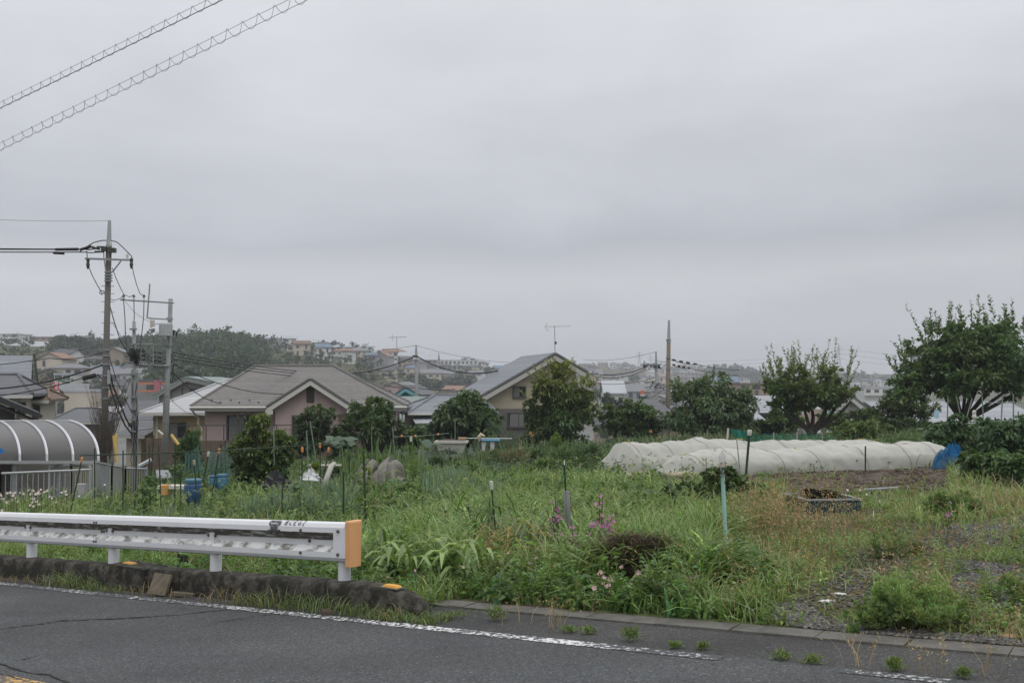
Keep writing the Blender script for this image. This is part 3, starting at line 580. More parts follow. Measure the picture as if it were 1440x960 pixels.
# soft fennel-like clump, right trellis plants, dahlias
b_, w, h = px_tree(668, 722, 590, 36)
tree('fennel_plant', 'misty grey green fennel clump in front of the tan house', 'plant', b_, [S(w, h, .1, .55, .4, .42), S(w, h, -.3, .36, .26, .34), S(w, h, .35, .35, .3, .33)], 5200, .12, (.085, .125, .07), 131, W=.07, clump=.42, up=1.2, holes=.05, trunk_r=.0, shell=.2)
b_, w, h = px_tree(838, 868, 596, 35)
tree('fennel_plant', 'small misty fennel clump left of the hedge above the row cover', 'plant', b_, [S(w, h, 0, .5, .5, .48)], 1800, .11, (.09, .125, .08), 132, W=.07, clump=.4, up=1.2, trunk_r=0, shell=.2)
# ================================================================== LOW VEGETATION (stuff nobody could count)
def pts(n, px0, px1, Y0, Y1, seed, mode=1):
    """random places; mode 1: even in the view, 0: even on the ground"""
    rng = np.random.default_rng(seed); px = rng.uniform(px0, px1, n)
    Y = 1 / rng.uniform(1 / Y1, 1 / Y0, n) if mode == 1 else np.sqrt(rng.uniform(Y0 ** 2, Y1 ** 2, n))
    x = (px - 720) / FPX * Y; return px, x, Y, rng
def gpos(x, y): return np.stack([x, y, gz(x, y) - .015], 1)
def in_poly(x, y, poly):
    r = np.zeros(len(x), bool); j = len(poly) - 1
    for i in range(len(poly)):
        xi, yi = poly[i]; xj, yj = poly[j]; c = ((yi > y) != (yj > y)) & (x < (xj - xi) * (y - yi) / (yj - yi + 1e-12) + xi); r ^= c; j = i
    return r
def gp(px, py):
    """ground place seen at a pixel (used to lay out beds, then everything is built in metres)"""
    d = ray(px, py); t = 4.0
    for _ in range(400):
        p = d * t
        if p[2] + CAM_H < gz(p[0], p[1]): break
        t += .1
    return (p[0], p[1])
GRAVEL = [[gp(*q) for q in poly] for poly in ([(1085, 868), (1160, 862), (1215, 868), (1260, 800), (1400, 762), (1440, 735), (1330, 742), (1270, 765), (1190, 790), (1130, 835)], [(1330, 790), (1440, 800), (1450, 850), (1390, 870), (1340, 830)], [(1320, 735), (1440, 725), (1450, 780), (1370, 765)], [(1060, 855), (1130, 850), (1180, 880), (1440, 900), (1440, 912), (1150, 892), (1050, 870)])]
SOIL = [[gp(*q) for q in ((872, 668), (940, 664), (1330, 652), (1335, 690), (1200, 694), (1060, 700), (960, 690), (880, 680))]]
ROW_A, ROW_B = (2.9, 24.0), (9.5, 22.4)
def bare(x, y, rng):
    g = np.zeros(len(x), bool)
    for p in GRAVEL: g |= in_poly(x, y, p)
    g &= vnoise(x * 1.6, y * 1.6, 12) < .64
    s = np.zeros(len(x), bool)
    for p in SOIL: s |= in_poly(x, y, p) & (vnoise(x * 2, y * 2, 33) < .8)
    # strip under the row cover
    ax, ay = ROW_B[0] - ROW_A[0], ROW_B[1] - ROW_A[1]; L_ = math.hypot(ax, ay); t = ((x - ROW_A[0]) * ax + (y - ROW_A[1]) * ay) / L_; dd = (-(x - ROW_A[0]) * ay + (y - ROW_A[1]) * ax) / L_
    cov = (rng.uniform(size=len(x)) < .55) & (t > -.2) & (t < L_ + .2) & (dd > -1.0) & (dd < 1.1)
    return (g & (rng.uniform(size=len(x)) < .88)), (s & (rng.uniform(size=len(x)) < .95)) | cov
CLEAR = [(gp(612, 812), .40), (gp(575, 818), .25), (gp(655, 815), .25), (gp(905, 818), .36), (gp(885, 826), .25), (gp(1150, 727), .5), (gp(1190, 727), .5), (gp(1230, 722), .45), (gp(1088, 716), .32), (gp(980, 838), .22), (gp(1180, 745), .4), (gp(845, 850), .16), (gp(1023, 832), .28), (gp(1024, 845), .22), (X_at(1405, 17.5), 17.3, .9), (X_at(1460, 17), 17, .9), (X_at(1355, 23), 23, 1.0), (X_at(1440, 21), 21.5, 1.2)]
CLEAR = [c if len(c) == 2 else ((c[0], c[1]), c[2]) for c in CLEAR]
def verge(x, y, px):
    v = V_of(x, y); u = U_of(x, y); edge = np.where(u > 5.4, 6.58, 7.03 + .14 * vnoise(u * 3, u * 0, 3) ** 2)
    ok = v > edge
    for (cx, cy), r in CLEAR: ok &= ((x - cx) ** 2 + (y - cy) ** 2) > r * r * (.4 + .6 * vnoise(x * 9, y * 9, 7))
    return ok
G1, G2, G3, G4 = (.155, .255, .068), (.22, .315, .10), (.28, .325, .13), (.36, .31, .18)
def grass_layer(name, n, px0, px1, Y0, Y1, seed, hmin, hmax, wmin, wmax, cols, probs, lean=(.2, 1.1), mode=1, dens=None, desc=None, hscale=None, tipc=1.1):
    px, x, y, rng = pts(n, px0, px1, Y0, Y1, seed, mode); g, s = bare(x, y, rng); k = verge(x, y, px) & ~g & ~s
    if dens is not None: k &= rng.uniform(size=n) < dens(px, x, y)
    px, x, y = px[k], x[k], y[k]; m = len(x); pt = vnoise(x * .8, y * .8, seed) * .5 + vnoise(x * 3, y * 3, seed + 1) * .5
    h = (hmin + (hmax - hmin) * rng.uniform(0, 1, m) ** 1.3) * (.3 + 1.5 * pt ** 1.4)
    if hscale is not None: h = h * hscale(px, x, y)
    # patches of one kind of grass beside another
    q = (vnoise(x * .6 + 7, y * .6, seed + 2) * .7 + rng.uniform(0, .45, m)).clip(0, .999); cum = np.cumsum(probs) / np.sum(probs); ci = np.searchsorted(cum, q.clip(.08, .98)); c = np.array(cols)[ci.clip(0, len(cols) - 1)] * jit((1, 1, 1), m, rng, .1, .2).clip(.3, 2.2)
    B = Batch(); blades(B, gpos(x, y), h, rng.uniform(wmin, wmax, m) * (1 + y / 40), rng.uniform(*lean, m), c, rng, tipc); o = B.build(name, LEAF); o['kind'] = 'stuff'; return o
# short growth on the right plot; taller in the verge and the meadow
hs = lambda px, x, y: np.where(px > 1010, np.interp(px, [1010, 1120, 1200, 1500], [.95, .6, .42, .38]), 1.0) * np.interp(y, [8, 11, 14, 18, 24], [1.0, 1.0, .95, 1, 1])
grass_layer('verge_grass', 34000, -80, 1010, 7.4, 13.0, 301, .12, .52, .006, .014, [G1, G2, G3, G4], [.4, .38, .17, .05], hscale=lambda px, x, y: np.where(V_of(x, y) < 7.8, .55, 1.0) * np.where(px < 620, 1.0, 1))
grass_layer('plot_grass', 46000, 960, 1900, 6.2, 15.0, 302, .08, .42, .004, .010, [G1, G2, G3, G4], [.25, .33, .26, .16], lean=(.2, 1.4), hscale=hs, dens=lambda px, x, y: .35 + .65 * (vnoise(x * 1.3, y * 1.3, 77) > .38))
grass_layer('meadow_grass', 44000, -80, 1100, 11.5, 23.0, 303, .18, .44, .009, .017, [G1, G2, G3, (.22, .25, .11)], [.2, .4, .3, .1], hscale=lambda px, x, y: np.where((px > 850) & (y > 16), .55, 1.0) * np.where(px < 640, .62, 1.0), lean=(.15, .9), dens=lambda px, x, y: np.where((px > 490) & (px < 600) & (y > 16.5), .25, np.where((px < 560) & (y > 14) & (y < 22), .5, 1)))
grass_layer('back_grass', 36000, -60, 1850, 20, 44, 304, .12, .42, .010, .020, [G1, G2, (.12, .17, .085), G4], [.3, .36, .26, .08], dens=lambda px, x, y: np.where((vnoise(x * .55, y * .55, 55) > .3), 1, .15) * np.where(px < 230, y < 25, 1))
grass_layer('plot_edge_grass', 24000, 1050, 1900, 12, 24, 305, .12, .42, .006, .012, [G1, G2, G3, G4], [.25, .35, .25, .15], hscale=lambda px, x, y: np.where((px > 1050) & (px < 1330) & (y < 15.5) & (y > 12), .45, 1.0) * np.where((px < 1330) & (y > 15.5), .5, .9))
def arching(name, n, px0, px1, Y0, Y1, seed, h0, h1, w0, w1, c):
    px, x, y, rng = pts(n, px0, px1, Y0, Y1, seed); g, s = bare(x, y, rng); k = verge(x, y, px) & ~g & ~s & (vnoise(x * .9, y * .9, seed) > .48); x, y = x[k], y[k]; m = len(x); B = Batch(); P = gpos(x, y); cl = jit(c, m, rng, .14, .25)
    for j in range(7): blades(B, P + rng.normal(size=(m, 3)) * np.array((.03, .03, 0)), rng.uniform(h0, h1, m) * np.where(V_of(x, y) < 7.8, .5, 1), rng.uniform(w0, w1, m), rng.uniform(.5, 1.7, m), cl * rng.uniform(.8, 1.2, (m, 1)), rng, 1.15)
    o = B.build(name, LEAF); o['kind'] = 'stuff'
arching('arching_leaves', 700, -60, 1020, 7.5, 12.5, 315, .25, .6, .014, .032, (.18, .28, .08)); arching('arching_leaves', 700, 560, 1060, 12, 20, 316, .25, .55, .016, .03, (.22, .31, .11)); arching('arching_leaves', 400, 1000, 1500, 8, 15, 317, .12, .3, .008, .016, (.22, .29, .10))
# reddish dry seed grass
def dry_grass(name, n, px0, px1, Y0, Y1, seed, h0, h1, c, dens):
    px, x, y, rng = pts(n, px0, px1, Y0, Y1, seed); g, s = bare(x, y, rng); k = verge(x, y, px) & ~g & ~s & (rng.uniform(size=n) < dens(px, x, y)); x, y = x[k], y[k]; m = len(x); B = Batch(); h = rng.uniform(h0, h1, m); P = gpos(x, y); az = rng.uniform(0, 6.28, m); ln = rng.uniform(.1, .6, m)
    blades(B, P, h, .0045, ln, jit(c, m, rng, .12, .2), rng, 1.1, az=az)
    top = P + np.stack([np.cos(az), np.sin(az), np.zeros(m)], 1) * (h * ln * .8)[:, None]; top[:, 2] += h * .84
    for j in range(9):
        q = top + rng.normal(size=(m, 3)) * np.array((.028, .028, .05)); d = rng.normal(size=(m, 3)) * .6 + np.array((0, 0, .6)); leaves(B, q, d, rng.normal(size=(m, 3)), .035, .011, jit(c, m, rng, .1, .25) * 1.15, .1)
    o = B.build(name, DRY); o['kind'] = 'stuff'
blob = lambda cx, cy, rx, ry: (lambda px, x, y: np.exp(-((px - cx) / rx) ** 2 - ((y - cy) / ry) ** 2))
dry_grass('dry_seed_grass', 1500, 1020, 1220, 9.3, 14.5, 311, .3, .55, (.30, .215, .135), lambda px, x, y: np.maximum(blob(1085, 11.8, 45, 1.6)(px, x, y), .55 * blob(1150, 11.8, 60, 1.5)(px, x, y)))
dry_grass('dry_seed_grass', 900, 980, 1440, 7.0, 13.5, 312, .12, .38, (.26, .19, .11), lambda px, x, y: .4 + 0 * px)
dry_grass('dry_seed_grass', 420, 600, 1440, 7.4, 12, 313, .2, .5, (.27, .2, .1), lambda px, x, y: .5 + 0 * px)
# foxtail heads in the meadow
def foxtails(name, n, px0, px1, Y0, Y1, seed, c, h0=.4, h1=.75, dens=None):
    px, x, y, rng = pts(n, px0, px1, Y0, Y1, seed); g, s = bare(x, y, rng); k = verge(x, y, px) & ~g & ~s
    if dens is not None: k &= rng.uniform(size=n) < dens(px, x, y)
    x, y = x[k], y[k]; m = len(x); B = Batch(); P = gpos(x, y); az = rng.uniform(0, 6.28, m); d = np.stack([np.cos(az), np.sin(az), np.zeros(m)], 1); h = rng.uniform(h0, h1, m); blades(B, P, h, .004, np.full(m, .3), jit(G2, m, rng), rng, az=az)
    q0 = P + d * (h * .29)[:, None]; q0[:, 2] += h * .86
    for j in range(7):
        t = j / 6; q = q0 + d * (.075 * t); q[:, 2] += .05 * t - .075 * t * t
        for e in range(3):
            dd = d * .6 + rng.normal(size=(m, 3)) * .9; leaves(B, q, dd, rng.normal(size=(m, 3)), .026 * (1.15 - .5 * t), .012, jit(c, m, rng, .06, .15), 0)
    o = B.build(name, DRY); o['kind'] = 'stuff'
foxtails('foxtail_grass', 520, 620, 1010, 12, 22, 321, (.24, .31, .14))
foxtails('foxtail_grass', 420, 60, 640, 10.5, 21, 322, (.27, .33, .15))
foxtails('foxtail_grass', 260, 1010, 1400, 11, 20, 323, (.22, .22, .11), .25, .5)
# broad-leaved weeds
def weeds(name, n, px0, px1, Y0, Y1, seed, h0, h1, lf, c, dens=None, per=22):
    px, x, y, rng = pts(n, px0, px1, Y0, Y1, seed); g, s = bare(x, y, rng); k = verge(x, y, px) & ~g & ~s
    if dens is not None: k &= rng.uniform(size=n) < dens(px, x, y)
    x, y = x[k], y[k]; m = len(x); B = Batch(); P = gpos(x, y); h = rng.uniform(h0, h1, m); pc = jit(c, m, rng, .14, .25)
    for j in range(per):
        t = (j + .5) / per; a = rng.uniform(0, 6.28, m); d = np.stack([np.cos(a), np.sin(a), rng.uniform(-.1, .7, m)], 1); r = h * .16 * (1.2 - t) * rng.uniform(0, 1, m)
        q = P + d * r[:, None]; q[:, 2] = P[:, 2] + h * (t ** .8); sz = lf * rng.uniform(.5, 1.2, m) * (1.25 - .6 * t); leaves(B, q, d, np.array((0, 0, 1.)) + rng.normal(size=(m, 3)) * .35, sz, sz * .42, pc * jit((1, 1, 1), m, rng, .05, .15), .25)
    o = B.build(name, LEAF); o['kind'] = 'stuff'
weeds('leafy_weeds', 1500, -60, 1060, 7.6, 13, 331, .12, .45, .075, (.13, .22, .065))
weeds('broad_leaf_weeds', 520, -60, 1080, 7.5, 13, 338, .12, .36, .15, (.10, .18, .05), dens=lambda px, x, y: (vnoise(x * 1.2, y * 1.2, 91) > .5) * 1.0, per=14)
weeds('broad_leaf_weeds', 420, 480, 1100, 13, 22, 339, .15, .4, .2, (.09, .17, .05), dens=lambda px, x, y: (vnoise(x * .9, y * .9, 92) > .5) * 1.0, per=14)
weeds('leafy_weeds', 1300, 1000, 1850, 6.5, 14, 332, .06, .24, .045, (.18, .27, .08))
weeds('leafy_weeds', 1000, 120, 1050, 12.5, 24, 333, .12, .42, .10, (.10, .165, .05))
weeds('vegetable_plants', 1500, 200, 900, 23, 41, 334, .2, .6, .15, (.08, .135, .05), dens=lambda px, x, y: (vnoise(x * .5, y * .5, 41) > .42) * 1.0)
weeds('vegetable_plants', 900, 900, 1480, 26, 46, 335, .15, .45, .13, (.085, .14, .052))
weeds('kerb_weeds', 150, 620, 1440, 7.03, 9, 336, .1, .3, .06, (.09, .15, .045), per=16)
# leeks and onions: stiff blue-green tubes in rows
def leeks(name, px0, px1, Y0, Y1, seed, n):
    px, x, y, rng = pts(n, px0, px1, Y0, Y1, seed); v = V_of(x, y); row = np.round(v / .55) * .55; x = x + (row - v) * DN[0]; y = y + (row - v) * DN[1]; k = (vnoise(x * .6, y * .6, 66) > .36) & ~((px > 500) & (px < 600) & (Y > 16.6)); Y_ = Y; x, y = x[k], y[k]; m = len(x); B = Batch(); P = gpos(x, y)
    for j in range(4):
        blades(B, P + rng.normal(size=(m, 3)) * np.array((.03, .03, 0)), rng.uniform(.28, .52, m), .017, rng.uniform(.05, .42, m), jit((.15, .215, .15), m, rng, .06, .18), rng, 1.2)
    o = B.build(name, LEAF); o['kind'] = 'stuff'
leeks('leek_rows', 170, 700, 15, 21, 341, 1700, ); leeks('leek_rows', 560, 730, 20, 27, 342, 900)
# tall upright iris / gladiolus leaves behind
grass_layer('iris_leaves', 2300, 560, 870, 28, 40, 351, .35, .85, .02, .035, [(.10, .16, .065), (.13, .18, .08)], [1, 1], lean=(.03, .35), dens=lambda px, x, y: (vnoise(x * .8, y * .8, 81) > .58) * 1.0)
grass_layer('iris_leaves', 1500, 860, 1060, 29, 42, 352, .3, .65, .02, .035, [(.12, .17, .085), (.16, .19, .11)], [1, 1], lean=(.05, .5))
grass_layer('iris_leaves', 520, 480, 600, 24, 33, 353, .5, 1.1, .02, .03, [(.10, .165, .06), (.12, .18, .07)], [1, 1], lean=(.03, .3))
# grass in the seam between kerb and road, and tufts on the shoulder
def seam(name, n, u0, u1, v0, v1, seed, h0, h1, c, clump):
    rng = np.random.default_rng(seed); u = rng.uniform(u0, u1, n); k = vnoise(u * clump, u * 0, seed) > .42; u = u[k]; m = len(u); v = rng.uniform(v0, v1, m) ; x = DU[0] * u + DN[0] * v; y = DU[1] * u + DN[1] * v
    P = np.stack([x, y, road_z(x, y) - .01], 1); B = Batch(); amp = (vnoise(u * clump, u * 0, seed) - .4) / .6; blades(B, P, rng.uniform(h0, h1, m) * (.4 + amp), rng.uniform(.004, .008, m), rng.uniform(.3, 1.3, m), jit(c, m, rng, .15, .25), rng); o = B.build(name, LEAF); o['kind'] = 'stuff'
seam('seam_grass', 5200, 5.3, 22, 6.12, 6.34, 361, .05, .24, (.13, .175, .06), 1.3); seam('seam_grass', 1500, 5.3, 20, 6.1, 6.3, 362, .04, .22, (.2, .16, .09), 1.9)
seam('seam_grass', 1700, 4.9, 6.6, 6.1, 6.42, 363, .05, .2, (.11, .15, .045), .6)
# loose stones
def stones(name, n, polys, seed, s0, s1, c):
    rng = np.random.default_rng(seed); V, F, C = [], [], []; box = np.array([[a, b, d] for a in (-1, 1) for b in (-1, 1) for d in (-1, 1)], float) * .5; fq = np.array([(0, 1, 3, 2), (4, 6, 7, 5), (0, 4, 5, 1), (2, 3, 7, 6), (0, 2, 6, 4), (1, 5, 7, 3)])
    for p in polys:
        p_ = np.array(p); lo, hi = p_.min(0), p_.max(0); x = rng.uniform(lo[0], hi[0], n); y = rng.uniform(lo[1], hi[1], n); k = in_poly(x, y, p) & (V_of(x, y) > 7.02); x, y = x[k], y[k]; m = len(x); s = rng.uniform(s0, s1, (m, 1, 3)) * np.array((1, 1, .55)); vv = box[None] * s * rng.uniform(.55, 1.2, (m, 8, 1)); a = rng.uniform(0, 6.28, m)
        X = vv[..., 0] * np.cos(a)[:, None] - vv[..., 1] * np.sin(a)[:, None]; Yq = vv[..., 0] * np.sin(a)[:, None] + vv[..., 1] * np.cos(a)[:, None]; V.append(np.stack([X + x[:, None], Yq + y[:, None], vv[..., 2] + (gz(x, y) + .006)[:, None]], -1)); C.append(jit(c, m, rng, .06, .35))
    V = np.concatenate(V); C = np.concatenate(C); m = len(V); F = (np.arange(m)[:, None, None] * 8 + fq).reshape(-1, 4); B = Batch(); B.add(V, F, np.repeat(C[:, None], 8, 1)); o = B.build(name, STONE); o['kind'] = 'stuff'
STONE = leafmat('stone', .0, .9, .2)
stones('gravel', 9000, GRAVEL, 371, .010, .036, (.125, .12, .112)); stones('soil_clods', 3800, SOIL, 372, .03, .13, (.07, .051, .037))
stones('grit', 900, [[tuple(uv(a, b)[:2]) for a, b in ((3, 6.1), (3, 6.3), (-10, 6.3), (-10, 6.0))]], 373, .006, .022, (.15, .15, .145))
for p, nm, z_, m in ((SOIL[0], 'soil_bed', .05, mat('tilled_soil', (.058, .042, .031), .3, 5, .95, bump=.9, bscale=12, col2=(.095, .070, .052), thr=(.4, .7))),):
    b = MB(); q = np.array(p); lo, hi = q.min(0), q.max(0); n = 44; xs = np.linspace(lo[0], hi[0], n); ys = np.linspace(lo[1], hi[1], 22)
    for i in range(n - 1):
        for j in range(21):
            cx, cy = np.array([xs[i], xs[i + 1]]), np.array([ys[j], ys[j + 1]])
            if in_poly(np.array([cx.mean()]), np.array([cy.mean()]), p)[0]: b.add([(x, y, float(gz(x, y)) + .004 + .03 * float(vnoise(x * 4, y * 4, 6))) for x, y in ((cx[0], cy[0]), (cx[1], cy[0]), (cx[1], cy[1]), (cx[0], cy[1]))], [(0, 1, 2, 3)])
    o = b.build(nm, m); o['kind'] = 'structure'
# ================================================================== SINGLE PLANTS
STEM = mat('green_stem', (.06, .09, .03), .2, 10, .7)
def at_ground(px, py): x, y = gp(px, py); return Vector((x, y, float(gz(x, y))))
def long_leaf(B, p, az, L_, W, lift, c, rng, k=5):
    """one arching ribbon leaf"""
    d = np.array((math.cos(az), math.sin(az), 0)); s = np.array((-d[1], d[0], 0)); V = []
    for i in range(k + 1):
        t = i / k; q = np.array(p) + d * L_ * (t * .85) + np.array((0, 0, L_ * (lift * t - (lift * .9) * t * t * 1.05))); w = W * (math.sin(math.pi * min(1, .12 + .88 * t)) ** .7) * .5 + .001
        V += [q - s * w + np.array((0, 0, w * .5)), q, q + s * w + np.array((0, 0, w * .5))]
    F = np.array([[a * 3 + b, a * 3 + b + 1, a * 3 + b + 4, a * 3 + b + 3] for a in range(k) for b in (0, 1)]); B.add(np.array(V), F, np.repeat(np.array(c)[None], len(V), 0))
def strap_plant(px, py, n, L_, W, c, lab, seed, lift=1.3, name='lily_plant', spread=.15):
    b = at_ground(px, py); r = thing(name, lab, 'plant', b); rng = np.random.default_rng(seed); B = Batch()
    for i in range(n):
        st = rng.normal(0, spread, 2); z0 = rng.uniform(0, .22)
        long_leaf(B, (b.x + st[0], b.y + st[1] * .6, b.z + z0), rng.uniform(0, 6.28), L_ * rng.uniform(.6, 1.15), W * rng.uniform(.7, 1.2), lift * rng.uniform(.7, 1.3), np.array(c) * rng.uniform(.7, 1.5), rng)
    B.build('foliage', LEAF, r); return r
strap_plant(590, 822, 44, .55, .052, (.19, .27, .10), 'lily clump with broad arching pale green leaves right of the orange end cap', 401, 1.5)
strap_plant(648, 822, 50, .55, .05, (.20, .28, .105), 'lily clump with its long leaves drooping towards the gutter slabs', 402, 1.4)
strap_plant(548, 806, 20, .40, .035, (.08, .13, .04), 'small strap leaved plant half hidden behind the orange end cap', 403, 1.7)
strap_plant(735, 790, 34, .55, .022, (.12, .155, .085), 'grey green strap leaved clump left of the pink mallows', 404, 1.9, 'daylily_plant')
strap_plant(712, 795, 24, .55, .014, (.33, .23, .09), 'withered straw coloured strap leaves left of the pink mallows', 405, 1.9, 'daylily_plant')
strap_plant(690, 770, 14, .6, .03, (.09, .15, .04), 'upright bright green leaves beside the pale capped stake', 406, 2.6, 'daylily_plant', .08)
# mallows with pink flowers
def mallow(px, py, hpx, n, lab, seed, c=(.56, .27, .50)):
    b = at_ground(px, py); Y = b.y; h = hpx * Y / FPX; r = thing('mallow_plant', lab, 'plant', b, group='pink mallows'); rng = np.random.default_rng(seed); T = MB(); B = Batch(); Fl = []
    for i in range(n):
        e = rng.normal(0, .07, 2); hh = h * rng.uniform(.7, 1.0); p = [(b.x + e[0] * t, b.y + e[1] * t, b.z + hh * t) for t in (0, .4, .7, 1)]; T.tube(p, [.008, .007, .005, .003], 5); T.build('stem', STEM, r, world=True); T = MB()
        for k in range(16):
            t = rng.uniform(.05, .95); q = np.array((b.x + e[0] * t, b.y + e[1] * t, b.z + hh * t)); leaves(B, q[None], np.append(rng.normal(size=2), .2)[None], np.array([[0, 0, 1.]]) + rng.normal(size=(1, 3)) * .3, .09 * (1.15 - .6 * t), .07 * (1.15 - .6 * t), jit((.06, .11, .035), 1, rng), .2)
        for k in range(7):
            t = rng.uniform(.45, 1.0); a = rng.uniform(0, 6.28); Fl.append((b.x + e[0] * t + .03 * math.cos(a), b.y + e[1] * t - abs(.03 * math.sin(a)), b.z + hh * t))
    B.build('foliage', LEAF, r)
    for q in Fl:
        B2 = Batch(); f = unit(np.array((rng.normal(0, .5), -1, rng.uniform(0, .7)))); s1 = unit(np.cross(f, (0, 0, 1.))); s2 = np.cross(s1, f); a = np.arange(5) * 1.2566 + rng.uniform(0, 6); d = s1[None] * np.cos(a)[:, None] + s2[None] * np.sin(a)[:, None] + f[None] * .35
        z = rng.uniform(.017, .030); leaves(B2, np.repeat(np.array(q)[None], 5, 0), d, np.repeat(f[None], 5, 0), z, z * .95, jit(c, 5, rng, .04, .15), 0); B2.build('flower', PETAL, r)
mallow(786, 790, 100, 3, 'pink flowered mallow just left of the grey plastic stake sleeve', 411); mallow(812, 800, 92, 2, 'sparsely flowered mallow stem just right of the grey plastic stake sleeve', 412); mallow(843, 795, 98, 4, 'fullest pink mallow standing right of the grey plastic stake sleeve', 413)
# pale pink evening primroses
def primrose(px, py, n, sp, lab, seed, c=(.62, .44, .50), grp='pale pink primroses', r0=.026, h0=.14, h1=.3):
    b = at_ground(px, py); r = thing('primrose_plant', lab, 'plant', b, group=grp); rng = np.random.default_rng(seed); B = Batch(); T = MB(); F = []
    for i in range(n):
        e = rng.normal(0, sp, 2); h = rng.uniform(h0, h1); x, y = b.x + e[0], b.y + e[1]; z = float(gz(x, y)); T.tube([(x, y, z), (x + .02, y, z + h * .5), (x, y, z + h)], [.004, .004, .003], 4)
        if n < 9: T.build('stem', STEM, r, world=True); T = MB()
        F.append((x, y - .01, z + h)); k = 9; t = rng.uniform(.1, .9, k); P = np.stack([np.full(k, x), np.full(k, y), z + h * t], 1); leaves(B, P, np.stack([rng.normal(size=k), rng.normal(size=k), np.full(k, .3)], 1), np.array((0, 0, 1.)) + rng.normal(size=(k, 3)) * .3, .06, .018, jit((.075, .13, .035), k, rng), .2)
    if T.v: T.build('stem', STEM, r, world=True)
    B.build('foliage', LEAF, r)
    for q in F:
        B2 = Batch(); f = unit(np.array((rng.normal(0, .5), -.8, rng.uniform(.1, 1)))); s1 = unit(np.cross(f, (0, 0, 1.))); s2 = np.cross(s1, f); a = np.arange(5) * 1.2566; d = s1[None] * np.cos(a)[:, None] + s2[None] * np.sin(a)[:, None] + f[None] * .6
        z = r0 * rng.uniform(.8, 1.15); leaves(B2, np.repeat(np.array(q)[None], 5, 0), d, np.repeat(f[None], 5, 0), z, z * 1.05, jit(c, 5, rng, .03, .1), 0); B2.build('flower', PETAL, r)
primrose(835, 852, 7, .11, 'pale pink primrose clump above the gutter slabs, nearest the road', 421); primrose(868, 848, 5, .09, 'pale pink primrose clump left of the half buried clay pipe', 422); primrose(735, 820, 4, .16, 'few scattered pink primroses below the straw coloured leaves', 423, r0=.02); primrose(610, 838, 4, .22, 'small pink primroses at the foot of the drooping lily leaves', 424, r0=.018)
primrose(420, 815, 5, .5, 'small pink flowers showing under the guardrail beam near its orange cap', 425, c=(.6, .32, .42), r0=.02)
for i, (px, py, n, lab) in enumerate(((8, 745, 26, 'white and pink flower patch at the left edge below the silver fence'), (40, 742, 22, 'white and pink flower patch behind the left end of the guardrail, nearer its middle'), (80, 738, 8, 'thin white flower patch just right of the left flower patches'))):
    primrose(px, py, n, .36, lab, 431 + i, c=(.68, .58, .64), grp='white flower patches', r0=.032, h0=.4, h1=.68)
primrose(1330, 742, 3, .12, 'small mauve flowered weed on the right plot near the gravel', 435, c=(.45, .25, .5), grp='small weeds in flower', r0=.03); primrose(1205, 722, 6, .35, 'white flowered weeds beside the long black tray with a blue side', 436, c=(.65, .62, .62), grp='small weeds in flower', r0=.025)
primrose(1265, 772, 5, .35, 'tiny red pink flowers in the grass of the right plot', 437, c=(.5, .1, .2), grp='small weeds in flower', r0=.015)
# onion flower heads among the leeks
def onion(px, py_head, Y, rad, i, c=(.42, .44, .28)):
    b = G(px, Y); z = at(px, py_head, Y).z; r = thing('onion_flower', 'round pale onion flower head on a tall green stalk among the leeks', 'flower', b, group='onion flower heads'); rng = np.random.default_rng(500 + i); T = MB(); T.tube([(b.x, b.y, b.z), (b.x + .015, b.y, (b.z + z) / 2), (b.x, b.y, z)], [.012, .014, .008], 6); T.build('stalk', mat('leek_green', (.10, .15, .10), .15, 8, .6), r, world=True)
    B = Batch(); n = 190; d = unit(rng.normal(size=(n, 3))); P = np.array((b.x, b.y, z))[None] + d * rad * .72; leaves(B, P, d + rng.normal(size=(n, 3)) * .4, rng.normal(size=(n, 3)), rad * .42, rad * .3, jit(c, n, rng, .05, .15), 0); B.build('flower_head', PETAL, r)
for i, (px, py, Y, rad) in enumerate(((634, 682, 19, .055), (655, 676, 19, .062), (669, 669, 20, .062), (629, 676, 20, .042), (462, 684, 19, .05), (518, 690, 18, .048), (548, 688, 19, .04), (642, 668, 21, .045), (288, 690, 19, .07), (300, 686, 20, .06), (712, 668, 23, .04))): onion(px, py, Y, rad, i, (.42, .44, .28) if i < 4 else (.24, .27, .15))
# bright round kochia balls
def ball(px, py, Y, rpx, lab, seed, c=(.20, .29, .055)):
    p = at(px, py, Y); rr = rpx * Y / FPX; b = G(px, Y); r = thing('kochia_bush', lab, 'bush', b, group='bright green round bushes'); B = Batch(); foliage(B, [(p.x, p.y, p.z, rr, rr, rr)], 2200, .05 + rr * .12, c, seed, W=.16, clump=.2, up=1.2, holes=0, shell=.35, droop=0, hue=.06, val=.15); B.build('foliage', LEAF, r)
    T = MB(); T.tube([(b.x, b.y, b.z - .05), (p.x, p.y, p.z)], .02, 5); T.build('stem', STEM, r, world=True)
for i, a in enumerate(((584, 661, 26, 13, 'largest bright yellow green ball bush right of the grey tarp tunnel'), (599, 665, 25.5, 9, 'smaller bright ball bush touching the right side of the largest one'), (688, 665, 27, 7, 'small bright ball bush at the back corner of the mown looking meadow'), (782, 619, 36, 8, 'lone bright ball bush in front of the yellow tipped tree'), (443, 656, 25, 5, 'tiny bright ball bush between the stakes right of the vine covered bush'), (533, 646, 30, 5, 'tiny bright ball bush just above the grey tarp tunnel'))): ball(*a, 510 + i)
